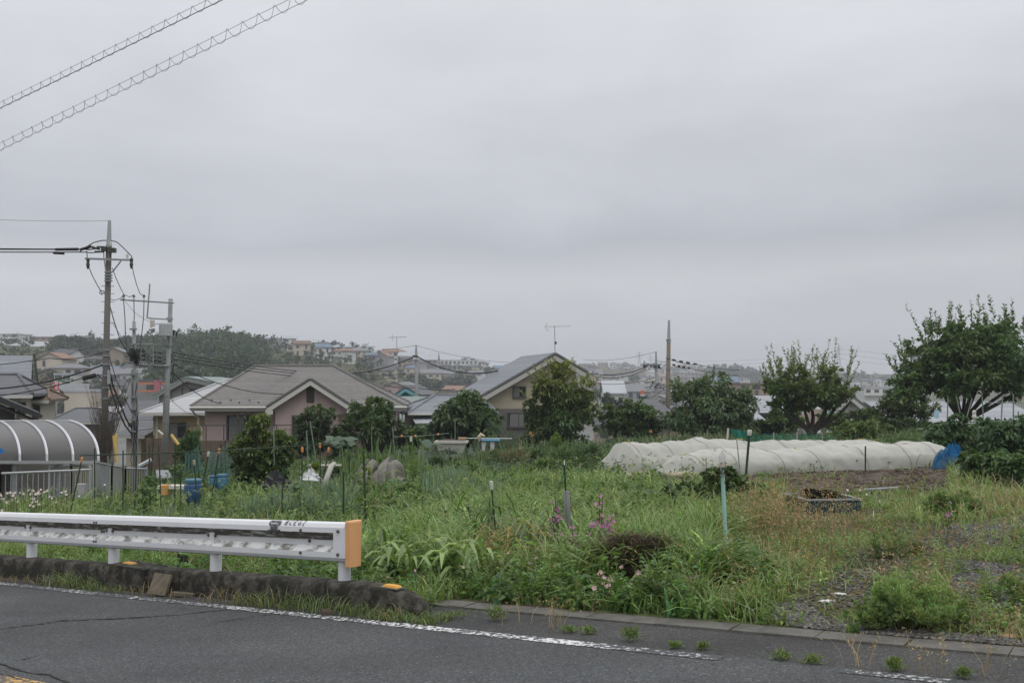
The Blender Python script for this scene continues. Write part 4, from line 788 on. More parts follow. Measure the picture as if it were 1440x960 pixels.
# feathery mounds on the right plot
def mound(px0, px1, py0, py1, lab, seed, c=(.22, .31, .11), n=14000, Ln=.027):
    b = at_ground((px0 + px1) / 2, py1); Y = b.y; w = (px1 - px0) / FPX * Y; h = (py1 - py0) / FPX * Y * .82; r = thing('weed_mound', lab, 'weed bush', b); B = Batch(); bl = [(b.x + cx * w, b.y + w * .18 + cy * w, b.z + h * cz, rx * w, rx * w * .7, rz * h) for cx, cy, cz, rx, rz in ((-.24, 0, .38, .27, .5), (.0, .0, .5, .28, .55), (.24, .0, .46, .27, .55), (.05, -.08, .25, .4, .35), (-.42, 0, .2, .12, .3), (.44, 0, .25, .1, .3))]
    foliage(B, bl, n, Ln, c, seed, W=.30, clump=.2, up=1.5, holes=.12, shell=.3, droop=0, hue=.12, val=.28, lumpy=7, top=(.27, .35, .13)); B.build('foliage', LEAF, r)
mound(1205, 1372, 815, 893, 'large soft light green weed mound on the gutter edge at right', 521, n=27000)
mound(1385, 1470, 790, 850, 'soft weed mound cut off by the right edge of the view', 522, n=4500); mound(1230, 1300, 742, 790, 'low olive weed mound in the middle of the right plot', 523, n=3000, c=(.14, .185, .07)); mound(880, 960, 795, 858, 'dark green feathery weed mound left of the clay pipe', 524, n=5000, c=(.085, .13, .05)); mound(1030, 1090, 830, 872, 'low bright weed mound right of the turquoise pole foot', 525, n=3500, c=(.14, .21, .065)); mound(740, 800, 800, 850, 'low fern like weed mound above the gutter slabs left of the primroses', 526, n=4000, c=(.13, .195, .06)); mound(1310, 1380, 690, 730, 'fresh green weed mound in front of the blue net heap', 527, n=3500, c=(.12, .19, .065), Ln=.07)
# dark leafy dahlias
b_, w, h = px_tree(945, 1062, 664, 13.8)
tree('dahlia_plant', 'dark leafy dahlia clump behind the turquoise pole', 'plant', b_, [S(w, h, -.25, .35, .26, .36), S(w, h, .05, .5, .28, .45), S(w, h, .32, .4, .22, .42), S(w, h, .1, .85, .1, .18)], 4200, .13, (.055, .095, .038), 531, W=.5, clump=.3, holes=.1, trunk_r=.012, top=(.065, .10, .035), droop=.3)
# tomato and squash growth on the right trellis
for i, (a, c, ty, Y, cl, lab) in enumerate(((1306, 1400, 590, 24, (.05, .088, .036), 'tall dark tomato plants on the left end of the right cane trellis'), (1380, 1510, 592, 22, (.044, .08, .034), 'tall dark tomato plants on the trellis at the right edge'), (1350, 1455, 630, 17.6, (.06, .10, .035), 'bushy bean plants right of the blue net heap'), (1410, 1520, 645, 16.8, (.058, .10, .034), 'leafy vegetable bush behind the thin grey hoop'))):
    b_, w, h = px_tree(a, c, ty, Y); tree('tomato_plants' if i < 2 else 'bean_bush', lab, 'plants', b_, [S(w, h, -.25, .5, .3, .5, .22), S(w, h, .05, .48, .3, .5, .22), S(w, h, .32, .46, .26, .48, .22)], 13000, .115, [q * 1.5 for q in cl], 541 + i, W=.5, clump=.26, holes=.16, trunk_r=.01, droop=.4, val=.4, top=np.array(cl) * 1.5)
def squash(px, py, Y, n, lab, seed, c=(.075, .12, .06), rad=.09, sp=.35):
    p = at(px, py, Y); b = G(px, Y); r = thing('squash_plant', lab, 'plant', b, group='squash plants'); rng = np.random.default_rng(seed); B = Batch(); T = MB()
    for i in range(n):
        q = np.array((p.x + rng.normal(0, sp), p.y + rng.normal(0, sp * .6), p.z + rng.normal(0, sp * .35))); f = unit(np.array((rng.normal(0, .4), -.55 + rng.normal(0, .3), 1.))); s1 = unit(np.cross(f, (0, 1., .1))); s2 = np.cross(f, s1); k = 8; a = np.arange(k) / k * 6.28; rr = rad * rng.uniform(.6, 1.25) * (1 + .16 * np.cos(a * 4)); ring = q[None] + (s1[None] * np.cos(a)[:, None] + s2[None] * np.sin(a)[:, None]) * rr[:, None] - f[None] * rr[:, None] * .18
        V = np.concatenate([q[None], ring]); F = np.array([[0, 1 + 2 * j, 1 + (2 * j + 1) % k, 1 + (2 * j + 2) % k] for j in range(k // 2)]); B.add(V, F, np.repeat(jit(c, 1, rng, .08, .25), len(V), 0))
        if i % 3 == 0 and n < 20 and T.v: T.build('stem', STEM, r, world=True); T = MB()
        if i % 3 == 0: T.tube([(b.x + (q[0] - b.x) * .6, b.y + (q[1] - b.y) * .6, float(gz(q[0], q[1]))), tuple(q)], [.008, .005], 4)
    B.build('foliage', LEAF, r); T.build('stem', STEM, r, world=True)
squash(1335, 605, 27, 46, 'broad squash leaves climbing at the right end of the row cover', 551, rad=.13); squash(600, 642, 31, 60, 'dark sprawling squash leaves left of the white planter tub', 552, (.045, .075, .045), .16, .6); squash(640, 636, 32, 34, 'squash leaves hanging over the front of the white planter tub', 553, (.05, .085, .05), .14, .35); squash(478, 622, 32, 22, 'large cabbage like leaves right of the vine covered bush', 554, (.075, .12, .07), .2, .25); squash(720, 790, 11.5, 20, 'low broad leaves beside the withered strap leaves', 555, (.06, .10, .035), .05, .2); squash(425, 683, 17, 16, 'vine leaves climbing the orange capped stake above the rail end', 556, (.06, .11, .035), .07, .12)
def climber(px, py0, py1, Y, lab, seed, c=(.075, .13, .04)):
    b = G(px, Y); z = at(px, py0, Y).z; r = thing('climbing_plant', lab, 'plant', b, group='climbers on stakes'); rng = np.random.default_rng(seed); n = 170; t = rng.uniform(0, 1, n); B = Batch(); P = np.stack([b.x + rng.normal(0, .08, n) * (1.2 - t), b.y + rng.normal(0, .08, n), b.z + (z - b.z) * t], 1); leaves(B, P, rng.normal(size=(n, 3)), np.array((0, 0, 1.)) + rng.normal(size=(n, 3)) * .5, .09, .055, jit(c, n, rng), .3); B.build('foliage', LEAF, r); T = MB(); T.tube([(b.x, b.y, b.z), (b.x + .02, b.y, (b.z + z) / 2), (b.x, b.y, z)], .008, 5); T.build('stem', STEM, r, world=True)
climber(213, 668, 720, 17.5, 'leafy climber on stakes left of the blue barrel', 561); climber(205, 680, 720, 17.2, 'shorter leafy climber just left of the tall stake by the blue barrel', 562); climber(513, 640, 735, 15, 'sparse leaves on the tallest stake behind the rail end', 563, (.13, .19, .05)); climber(795, 650, 690, 24, 'thin climber behind the white labelled stake', 564)
# dark heap of dead stems
b = at_ground(905, 812); r = thing('compost_heap', 'dark heap of dead stems and soil in the weeds left of the turquoise pole', 'heap', b); B = MB(); rows = []
for i in range(8):
    q = i / 7; rows.append([(b.x + .42 * math.cos(a) * math.cos(q * 1.5) * (1 + .2 * float(vnoise(a * 2, q * 5, 3))), b.y + .25 + .3 * math.sin(a) * math.cos(q * 1.5), b.z + .30 * math.sin(q * 1.5) * (.75 + .4 * float(vnoise(a * 3, q * 3, 8))) - .03) for a in [j * 2 * math.pi / 20 for j in range(20)]])
B.grid(rows, close=True); B.build('soil', mat('black_soil', (.025, .021, .017), .4, 18, .95, bump=1, bscale=20), r, world=True); rng = np.random.default_rng(8); B = Batch(); n = 2600; a = rng.uniform(0, 6.28, n); q = rng.uniform(0, 1.3, n); P = np.stack([b.x + .44 * np.cos(a) * np.cos(q), b.y + .25 + .31 * np.sin(a) * np.cos(q), b.z + .28 * np.sin(q)], 1); blades(B, P, rng.uniform(.04, .2, n), .007, rng.uniform(.8, 3, n), jit((.075, .058, .04), n, rng, .12, .6), rng); B.build('dead_stems', DRY, r)
b = at_ground(980, 832); r = MB(); ax = Vector((.96, .28, 0)).normalized(); c0 = b + Vector((-.16, .06, .05)); rows = []
for s_, rr in ((0, .062), (.30, .062), (.30, .05), (.05, .05)): rows.append([tuple(c0 + ax * s_ + Vector((-ax.y, ax.x, 0)) * rr * math.cos(t) + Vector((0, 0, rr * math.sin(t)))) for t in [k * math.pi / 8 for k in range(16)]])
r.grid(rows, close=True); tag(r.build('clay_pipe', mat('old_clay', (.17, .135, .105), .2, 9, .85), smooth=True), 'short piece of clay pipe lying in the weeds left of the turquoise pole', 'pipe')
for i, (px, py, s_, lab) in enumerate(((1165, 848, .09, 'white torn litter piece on the gravel, nearest the gutter slabs'), (1180, 838, .07, 'small white litter flake on the gravel just above the torn piece'), (1312, 794, .05, 'tiny white litter flake on the gravel above the large weed mound'), (1420, 897, .10, 'pale brown dead leaf on the slabs at the right edge'), (946, 865, .06, 'dry straw coloured leaf on the gutter slabs below the clay pipe'))):
    p = at_ground(px, py); crumple('litter' if i < 3 else 'dead_leaf', p, (s_, s_ * .6, s_ * .18), mat('white_litter', (.62, .6, .58), .1, 20, .7) if i < 3 else mat('dead_leaf_tan', (.38, .26, .15), .2, 20, .8), lab, 'litter' if i < 3 else 'leaf', 30 + i)
# small tufts growing on the asphalt shoulder
TUFTS = [(270, 0)]
for i, (px, py, w_, h_, lab) in enumerate(((698, 872, 22, 22, 'upright green tuft on the shoulder, first right of the kerb end'), (800, 888, 22, 9, 'flat green tuft on the worn white line below the primroses'), (828, 890, 20, 10, 'flat green tuft second along the worn white line'), (888, 900, 18, 20, 'taller green tuft on the shoulder near the end of the white paint'), (950, 910, 14, 8, 'small green tuft on the shoulder right of the taller one'), (988, 912, 14, 10, 'small green tuft on the shoulder midway to the right edge'), (1098, 926, 28, 12, 'flat bright tuft on the shoulder below the turquoise pole, further right'), (1142, 932, 26, 12, 'flat bright tuft on the shoulder left of the dry stalks'), (1258, 942, 18, 18, 'bright tuft on the shoulder below the large weed mound'), (1355, 952, 20, 14, 'bright tuft on the shoulder near the bottom right corner'), (640, 868, 40, 10, 'low grass tuft where the kerb end meets the shoulder'))):
    p = road_pt(px, py); Y = p.y; w, h = w_ * Y / FPX, h_ * Y / FPX; r = thing('grass_tuft', lab, 'tuft', p, group='tufts on the road shoulder'); rng = np.random.default_rng(600 + i); n = 150; B = Batch(); P = np.stack([p.x + rng.normal(0, w * .28, n), p.y + rng.normal(0, w * .2, n), np.full(n, p.z)], 1); P[:, 2] += h * rng.uniform(0, .7, n); leaves(B, P, rng.normal(size=(n, 3)) * .7 + np.array((0, 0, .8)), rng.normal(size=(n, 3)) * .5 + np.array((0, 0, 1)), h * .45 + .012, .008, jit((.13, .19, .05), n, rng, .08, .2), 0); B.build('foliage', LEAF, r)
def stalks(px, py, n, h, lab, seed):
    p = road_pt(px, py); r = thing('dry_stalks', lab, 'dry grass', p, group='dry stalks by the road'); rng = np.random.default_rng(seed); B = Batch(); P = np.repeat(np.array(p)[None], n, 0) + rng.normal(size=(n, 3)) * np.array((.05, .04, 0)); az = rng.uniform(0, 6.28, n); ln = rng.uniform(.2, .8, n); hh = rng.uniform(.5, 1, n) * h; blades(B, P, hh, .004, ln, jit((.32, .24, .13), n, rng, .06, .2), rng, az=az)
    tp = P + np.stack([np.cos(az), np.sin(az), np.zeros(n)], 1) * (hh * ln * .8)[:, None]; tp[:, 2] += hh * .8
    for k in range(6): leaves(B, tp + rng.normal(size=(n, 3)) * .015, rng.normal(size=(n, 3)) + np.array((0, 0, .6)), rng.normal(size=(n, 3)), .024, .007, jit((.36, .28, .16), n, rng), 0)
    B.build('stems', DRY, r)
for i, a in enumerate(((725, 876, 6, .22, 'thin dry stalks on the shoulder beside the upright green tuft'), (782, 882, 16, .26, 'dry seed stalks on the worn white line below the primroses'), (835, 866, 3, .2, 'single dry stalk on the shoulder below the dark weed mound'), (1205, 938, 12, .26, 'dry stalks on the shoulder left of the large weed mound'), (1310, 945, 14, .26, 'dry branching stalks on the shoulder below the large weed mound'), (1395, 950, 6, .22, 'dry stalks near the bottom right corner'), (1430, 905, 10, .3, 'reddish dry stalks on the slabs at the right edge'), (192, 815, 18, .26, 'dry seed stalks in front of the thicker kerb block'), (88, 808, 8, .26, 'dry stalks at the kerb foot under the guardrail, far left'), (355, 838, 7, .5, 'thin bare dry twigs rising in front of the guardrail beam'))): stalks(*a, 640 + i)
# mixed rows at the back of the garden: every clump a plant of its own
for i, (px, py, Y, w_, h_, c, W_, lab) in enumerate(((505, 632, 30, 40, 34, (.085, .14, .055), .2, 'tall grassy clump behind the grey tarp tunnel'), (566, 628, 33, 44, 26, (.06, .105, .04), .45, 'dark leafy clump below the string of orange balls'), (476, 642, 28, 30, 24, (.09, .15, .06), .4, 'pale leafy clump right of the white plank'), (655, 662, 26, 32, 22, (.10, .17, .055), .3, 'bright leafy clump beside the white sack'), (702, 640, 29, 36, 30, (.12, .15, .075), .12, 'olive fine leaved clump below the low table'), (722, 650, 27, 40, 34, (.15, .145, .085), .14, 'brownish dry clump in front of the misty fennel'), (752, 638, 29, 44, 30, (.06, .10, .045), .3, 'dark green clump below the orange lily blooms'), (790, 648, 27, 46, 34, (.085, .145, .05), .12, 'tall thin leaved clump left of the row cover end'), (826, 640, 28, 42, 36, (.075, .125, .055), .14, 'tall grey green clump just left of the row cover end'), (768, 660, 25, 40, 22, (.115, .17, .06), .2, 'low light green clump left of the row cover end'), (610, 646, 29, 30, 18, (.06, .10, .05), .5, 'low dark leafy clump in front of the squash'), (542, 640, 29, 26, 22, (.11, .17, .065), .3, 'small bright clump behind the second hump of the tarp tunnel'), (240, 650, 29, 40, 30, (.085, .13, .05), .4, 'garden clump before the brick base of the yellow house'), (185, 655, 30, 36, 26, (.08, .12, .045), .3, 'weedy clump at the foot of the pole with many cables'), (330, 675, 22, 26, 20, (.09, .14, .055), .25, 'weedy clump at the left foot of the vine covered bush'), (880, 612, 36, 34, 16, (.12, .16, .08), .12, 'grassy clump before the hedge above the row cover'), (960, 616, 36, 40, 18, (.10, .145, .07), .14, 'grassy clump left of the thin stick by the teal net'), (1280, 622, 34, 40, 18, (.115, .155, .075), .12, 'grassy clump behind the right end of the row cover'))):
    p = at(px, py, Y); g_ = G(px, Y); w, h = w_ / FPX * Y, h_ / FPX * Y; r = thing('garden_clump', lab, 'plant', g_, group='plants in the back rows'); B = Batch(); z0 = min(p.z, g_.z + h * .45); foliage(B, [(p.x - w * .22, p.y, z0, w * .32, w * .3, h * .5), (p.x + w * .2, p.y + .1, z0 + h * .06, w * .32, w * .3, h * .52)], 1500, .17 if W_ < .25 else .13, c, 960 + i, W=W_, clump=.36, up=1.3 if W_ < .25 else .5, holes=.08, shell=.2, top=np.array(c) * 1.4); B.build('foliage', LEAF, r)
    T = MB(); T.tube([(p.x, p.y, g_.z - .05), (p.x, p.y, z0)], .015, 4); T.build('stem', STEM, r, world=True)
# ================================================================== GARDEN THINGS
STK = mat('stake_green', (.022, .042, .026), .25, 12, .5); STK_L = mat('stake_faded', (.16, .22, .17), .2, 10, .6); ORG = mat('orange_plastic', (.62, .27, .08), .15, 20, .5); CAPW = mat('pale_cap', (.55, .53, .48), .1, 20, .5); CAPT = mat('tan_cap', (.42, .30, .18), .15, 20, .6); GREY = mat('grey_pipe', (.30, .31, .31), .12, 8, .6); BOX = mat('galvanised', (.30, .32, .34), .12, 8, .45, .5)
def stake(px0, py0, px1, py1, Y, lab, cap=None, r=.012, m=None, grp='garden stakes', extend=.35, k=None):
    a, b = at(px0, py0, Y), at(px1, py1, Y + .02); g = float(gz(b.x, b.y)); d = (b - a).normalized()
    if b.z > g - .1: b = b + d * ((b.z - g + .15) / max(.2, -d.z))
    root = thing('garden_stake', lab, 'stake', (b.x, b.y, g), group=grp); M_ = MB(); M_.tube([a, b], r, 7); M_.build('cane', m or STK, root, world=True)
    if cap:
        c = MB(); u = -d; c.tube([a + d * .05, a + u * .0, a + u * .045, a + u * .05], [r * 1.6, r * 2.0, r * 1.9, r * .8], 8); c.build('cap', cap, root, world=True)
    return root
LEFT = [(115, 646, 104, 697, ORG, 'leaning dark stake with an orange cap in front of the silver fence'), (133, 630, 133, 706, None, 'thin dark stake crossing the corner of the silver fence'), (152, 641, 152, 694, None, 'faint stake before the short silver fence panel, left of the yellow guard'), (173, 633, 173, 706, None, 'dark stake just left of the paler pole with many cables'), (192, 640, 189, 724, None, 'dark stake right under the paler pole with many cables'), (210, 625, 210, 680, None, 'thin stake left of the yellow house wall, behind its taller neighbour'), (216, 612, 212, 675, None, 'stake reaching up before the yellow house porch'), (223, 626, 227, 726, None, 'long dark stake left of the blue barrel'), (246, 623, 246, 696, None, 'dark stake just behind the left side of the blue barrel'), (254, 660, 254, 702, None, 'short dark stake rising between the blue barrel and its left neighbour'),
        (273, 650, 279, 728, CAPT, 'leaning stake with a tan cap in front of the blue barrel'), (279, 622, 280, 686, None, 'upright stake holding the left green net'), (293, 638, 285, 682, CAPW, 'leaning stake with a pale cap between the two green nets'), (308, 634, 300, 684, ORG, 'leaning stake with an orange cap before the right green net'), (311, 624, 310, 678, None, 'upright stake right behind the leaning orange capped one'), (317, 619, 317, 680, None, 'upright stake at the right end of the green nets'), (385, 600, 386, 664, None, 'faded stake standing inside the vine covered bush'), (398, 660, 396, 732, None, 'dark stake right above the black emblem on the guardrail'), (425, 632, 424, 728, ORG, 'dark stake with an orange cap right of the vine covered bush'), (431, 605, 435, 682, None, 'faint tall stake below the clipped round shrub'), (436, 592, 441, 625, None, 'faint leaning cane in front of the clipped round shrub'), (450, 626, 451, 688, ORG, 'upright orange capped stake at the right end of the tied cane rail'), (462, 632, 452, 690, ORG, 'leaning orange capped stake at the right end of the tied cane rail'),
        (483, 663, 483, 732, None, 'dark stake just left above the orange end cap'), (491, 640, 492, 690, None, 'thin stake left of the grey tarp tunnel'), (511, 634, 515, 742, None, 'tallest dark stake, right above the orange end cap'), (523, 710, 529, 742, None, 'short bent dark cane right of the tallest stake'), (626, 717, 626, 742, None, 'short dark stub standing in the meadow left of the pale capped stake'), (658, 712, 665, 745, None, 'leaning dark stub just left of the pale capped stake'), (552, 600, 556, 652, None, 'faded tall cane with a string of orange balls'), (640, 590, 640, 608, None, 'pale green cane in front of the loquat like tree')]
for i, (a, b_, c, d, cap, lab) in enumerate(LEFT):
    Y = 19.5 if i < 23 else 16; Y = {15: 25, 14: 25, 11: 25, 16: 23.6, 19: 24, 20: 30, 21: 21, 22: 21, 24: 24, 5: 24, 6: 25, 25: 13.5, 23: 14.5, 26: 14, 27: 13.5, 28: 13, 29: 31, 30: 38, 9: 18, 17: 16}.get(i, Y)
    stake(a, b_, c, d, Y, lab, cap, r=.013 if Y < 22 else .016, m=STK_L if 'faint' in lab or 'faded' in lab or 'pale' in lab[:5] else STK)
stake(691, 682, 699, 770, 11.6, 'dark green stake with a pale grey cap in the middle of the meadow', CAPW, .011)
stake(793, 642, 796, 700, 11.2, 'tall stake with a white label above the grey plastic sleeve', None, .010)
stake(1054, 608, 1047, 692, 17.5, 'thick dark green stake with a pale cap in front of the row cover', CAPW, .022); stake(1036, 618, 1041, 666, 21, 'thin grey stake against the row cover just left of the thick dark one', None, .010, STK_L); stake(993, 643, 993, 668, 21.5, 'short thin grey stake at the hoop end of the front row cover', None, .010, STK_L); stake(1217, 627, 1217, 668, 20.8, 'dark green stake standing before the right half of the row cover', None, .016)
stake(887, 622, 887, 640, 27, 'short rusty stub just above the left end of the row cover', None, .03, mat('rust', (.09, .05, .035), .3, 20, .8)); stake(1347.5, 656, 1347.5, 690, 19.8, 'flat grey post in front of the blue net heap', None, .022, GREY); stake(1372, 654, 1372, 698, 19.5, 'weathered wooden post right of the blue net heap', None, .035, mat('post_wood', (.10, .085, .07), .25, 10, .9)); stake(1024, 602, 1022, 626, 34, 'white post at the left end of the teal net', None, .035, mat('white_post', (.55, .56, .55), .08, 6, .5)); stake(995, 604, 996, 625, 34, 'thin stick left of the teal net', None, .02, STK_L)
# label on the stake, grey sleeve
b = MB(); b.box(at(793.6, 650, 11.18), (.012, .004, .055)); o = b.build('plant_label', mat('white_tag', (.7, .7, .68), .03)); tag(o, 'small white tag taped near the top of the sleeved stake', 'tag')
p0, p1 = at(796.5, 690, 11.2), at(801, 770, 11.2); b = MB(); b.tube([p0, p1 - Vector((0, 0, .1))], .036, 10); o = b.build('plastic_sleeve', sheer('grey_film', (.36, .36, .37), .75, .3)); tag(o, 'wrinkled grey plastic sleeve on the stake among the pink mallows', 'sleeve')
# turquoise pole with a bottle on top
r = thing('marker_pole', 'pale turquoise pole with a clear bottle upturned on its top', 'pole', at(1023, 835, 9.9)); TURQ = mat('turquoise_paint', (.30, .49, .44), .1, 9, .5)
M_ = MB(); M_.tube([at(1015.5, 655, 9.9), at(1022, 790, 9.9)], .021, 10); M_.build('shaft', TURQ, r, world=True); M_ = MB(); M_.tube([at(1022, 787, 9.9), at(1024, 840, 9.9)], .024, 10); M_.build('socket', mat('socket_grey', (.15, .19, .17), .15, 10, .6), r, world=True)
M_ = MB(); p = at(1016, 652, 9.9); M_.lathe(p, [(.028, -.02), (.036, 0), (.036, .07), (.03, .09), (.013, .115), (.013, .13)], 12); M_.build('bottle', sheer('clear_bottle', (.6, .62, .62), .45), r, world=True, smooth=True); M_ = MB(); M_.lathe(p, [(.03, -.03), (.04, -.03), (.04, .005), (.03, .006)], 10); M_.build('tape_wrap', mat('beige_tape', (.45, .40, .32), .15, 20, .8), r, world=True); B = Batch(); rng = np.random.default_rng(5); n = 60; leaves(B, np.array(p)[None] + rng.normal(size=(n, 3)) * np.array((.03, .03, .05)) - np.array((0, 0, .08)), rng.normal(size=(n, 3)), rng.normal(size=(n, 3)), .045, .02, jit((.10, .085, .05), n, rng), .2); B.build('dead_vine', DRY, r)
# tied cane rail and other rails
def rail(pts_, r, m, lab, name='cane_rail', cat='rail'):
    M_ = MB(); M_.tube(pts_, r, 6); o = M_.build(name, m); tag(o, lab, cat); return o
rail([at(113, 640, 19.3), at(200, 638, 19.3), at(297, 633.5, 19.3), at(385, 629, 19.6), at(464, 624, 20.5)], .012, STK, 'long dark cane rail tied across the stakes on the left')
rail([at(554, 614, 31), at(590, 613, 31.2), at(632, 609, 31.5)], .010, STK_L, 'taut string with orange balls right of the grey tarp tunnel', 'string_line', 'string')
for k, (px, py) in enumerate(((565, 613), (584, 613), (616, 610.5))):
    b = MB(); b.lathe(at(px, py, 30.97), [(.01, -.035), (.034, -.02), (.036, .0), (.034, .02), (.01, .035)], 8); tag(b.build('orange_ball', ORG, smooth=True), 'small orange ball threaded on the taut string', 'ball', 'orange balls on the string')
b = MB(); b.box(at(578, 617, 30.9), (.07, .01, .16)); tag(b.build('hanging_tag', CAPW), 'white tag hanging from the string between two orange balls', 'tag')
# right trellis
for i, (a, b_, c, d, lab) in enumerate(((1333, 558, 1332, 596, 'upright cane at the left end of the right trellis'), (1345, 558, 1352, 590, 'cane leaning right, second in the right trellis'), (1367, 560, 1358, 592, 'cane leaning left, third in the right trellis'), (1381, 557, 1383, 594, 'upright pale cane in the middle of the right trellis'), (1410, 555, 1408, 592, 'upright cane right of the middle in the right trellis'), (1425, 554, 1425, 590, 'upright cane near the right edge of the trellis'), (1432, 578, 1432, 596, 'short cane at the right end of the trellis'))): stake(a, b_, c, d, 28.5, lab, None, .018, STK_L, 'trellis canes')
rail([at(1326, 593.5, 28.4), at(1380, 592.5, 28.4), at(1455, 590.5, 28.4)], .018, STK_L, 'pale horizontal cane across the right trellis'); rail([at(1385, 566, 28.4), at(1455, 566, 28.4)], .012, STK_L, 'thin upper cane across the right end of the trellis')
b = MB(); p = at(1317, 582, 28); b.box(p, (.16, .02, .22), rz=.3, ry=.2); tag(b.build('pinwheel_tape', mat('pale_blue_film', (.35, .52, .62), .2, 20, .4)), 'pale blue plastic streamer hung beneath the largest fruit tree', 'streamer')
b = MB(); b.lathe(at(1370, 583, 28.2), [(.01, .13), (.06, .10), (.05, 0), (.07, -.06), (.03, -.16)], 8); tag(b.build('white_bottle', CAPW), 'white plastic bottle upturned on a trellis cane', 'bottle')
pts_ = [at(1397 + 54 * (1 - math.cos(t)) / 1, 700 - 27 * math.sin(t), 18.6) for t in [i * math.pi / 14 for i in range(15)]]; pts_ = [at(1398, 715, 18.6)] + pts_; rail(pts_, .008, mat('grey_hoop', (.30, .33, .34), .1, 10, .5), 'thin grey hoop arching at the right edge', 'wire_hoop', 'hoop')
rail([at(396 + 56, 747, 13.2), at(462, 722, 13.2), at(470, 712, 13.3), at(480, 711, 13.3)], .006, STK, 'bent dark wire arching above the guardrail left of the orange cap', 'bent_wire', 'wire')
# row covers
NETW = sheer('row_cover_cloth', (.82, .81, .765), .62, .06, .42); BEIGE = mat('cover_hem', (.42, .35, .26), .2, 9, .9); HOOP = mat('hoop_plastic', (.26, .26, .23), .2, 10, .5)
def row_cover(A, Bp, w, h0, h1, lab, seed, nh, hem_side=True, open_end=True):
    ax = Vector((Bp[0] - A[0], Bp[1] - A[1], 0)); L_ = ax.length; ax.normalize(); nn = Vector((-ax.y, ax.x, 0)); rnd = random.Random(seed); n = 110; m = 22; rows = []; hp = [L_ * (i + .12 + (rnd.uniform(-.28, .28) if i else 0)) / (nh - .35) for i in range(nh)]; hp = [q for q in hp if q < L_]; hk = [1 + rnd.uniform(-.03, .07) for _ in hp]
    def prof(s0, t):
        s = s0; h = h0 + (h1 - h0) * s / L_; sh = ax * (.5 * math.cos(t)); q = Vector((A[0], A[1], 0)) + ax * s + sh; g = float(gz(q.x, q.y)); d = min(abs(s - k) for k in hp); per = L_ / nh; sag = 1 - .035 * min(1, d / per * 2) ** 1.4 ; j = min(range(len(hp)), key=lambda k: abs(s - hp[k])); k_ = hk[j] * sag + (float(vnoise(s * 1.4, 2, seed)) - .5) * .26
        s = s0; cx, sz = math.cos(t), math.sin(t); e = 1.0; wrink = (float(vnoise(s * 9 + t * 3, t * 4 - s * 2, seed + 1)) - .5) * .10 + (float(vnoise(s * 2.2, t * 3, seed + 2)) - .5) * .16 + (abs(math.sin(s * 6.1 + t * 2.3 + 4 * float(vnoise(s * 1.5, t, seed + 5)))) - .5) * .05 * math.sin(t)
        endk = min(1, (L_ - s) / .55) ; endk = math.sqrt(max(0.02, 1 - (1 - endk) ** 2)); wx = (abs(cx) ** .8) * (1 if cx > 0 else -1)
        return q + nn * (-wx * (w * (1 + wrink * .8))) * (.75 + .25 * endk) + Vector((0, 0, g + .015 + h * k_ * (sz ** .82 if sz > 0 else 0) * endk + wrink * .6 * sz))
    for i in range(n + 1): rows.append([prof(L_ * i / n, math.pi * j / m) for j in range(m + 1)])
    root = thing('row_cover', lab, 'row cover', rows[0][0]); b = MB(); b.grid(rows); b.build('cloth', NETW, root, world=True, smooth=True)
    for k, s in enumerate(hp):
        M_ = MB(); P = [];
        for j in range(m + 1):
            p = prof(s, math.pi * j / m); c = Vector((A[0], A[1], 0)) + ax * (s + .5 * math.cos(math.pi * j / m)); o_ = (p - Vector((c.x, c.y, p.z))); P.append(p + o_.normalized() * .006 + Vector((0, 0, .009)))
        M_.tube(P, .006, 5, cap=False); M_.build('hoop', HOOP, root, world=True)
        if k % 3 == 0: M_ = MB(); M_.box(P[m // 2] + Vector((0, 0, .008)), (.16, .03, .012), rz=math.atan2(ax.y, ax.x)); M_.build('clip', mat('yellow_clip', (.55, .40, .08), .1, 20, .5), root, world=True)
    # gathered hem at the open end
    rows = []
    for i in range(26):
        t = i / 25; s = -.25 + (.9 if open_end else .4) * t; q = Vector((A[0], A[1], 0)) + ax * s - nn * (w * (1.0 + .18 * float(vnoise(t * 6, 1, seed)))); g = float(gz(q.x, q.y)); rr = .05 + .05 * float(vnoise(t * 9, 4, seed)); rows.append([tuple(q + nn * (rr * 1.5 * math.cos(a)) + Vector((0, 0, g + .05 + rr * math.sin(a)))) for a in [j * 2 * math.pi / 8 for j in range(8)]])
    b = MB(); b.grid(rows, close=True); b.build('hem', BEIGE, root, world=True, smooth=True)
    # end flap
    b = MB(); rows = []
    for i in range(5):
        f = 1 - i / 5; rows.append([Vector((A[0], A[1], 0)) - ax * (.12 * i * (.6 + .5 * float(vnoise(j * .6, i, seed)))) + (prof(0, math.pi * j / m) - Vector((A[0], A[1], 0))) * 1.0 - Vector((0, 0, (prof(0, math.pi * j / m).z - float(gz(A[0], A[1]))) * (1 - f ** 1.2))) for j in range(m + 1)])
    b.grid(rows); b.build('end_flap', NETW, root, world=True, smooth=True)
row_cover((3.95, 23.3), (9.45, 21.8), .62, .56, .56, 'front white mesh row cover with dark hoops on the soil bed', 3, 7)
row_cover((2.75, 24.8), (9.6, 23.0), .66, .76, .50, 'taller white mesh row cover running behind the front one', 4, 8)
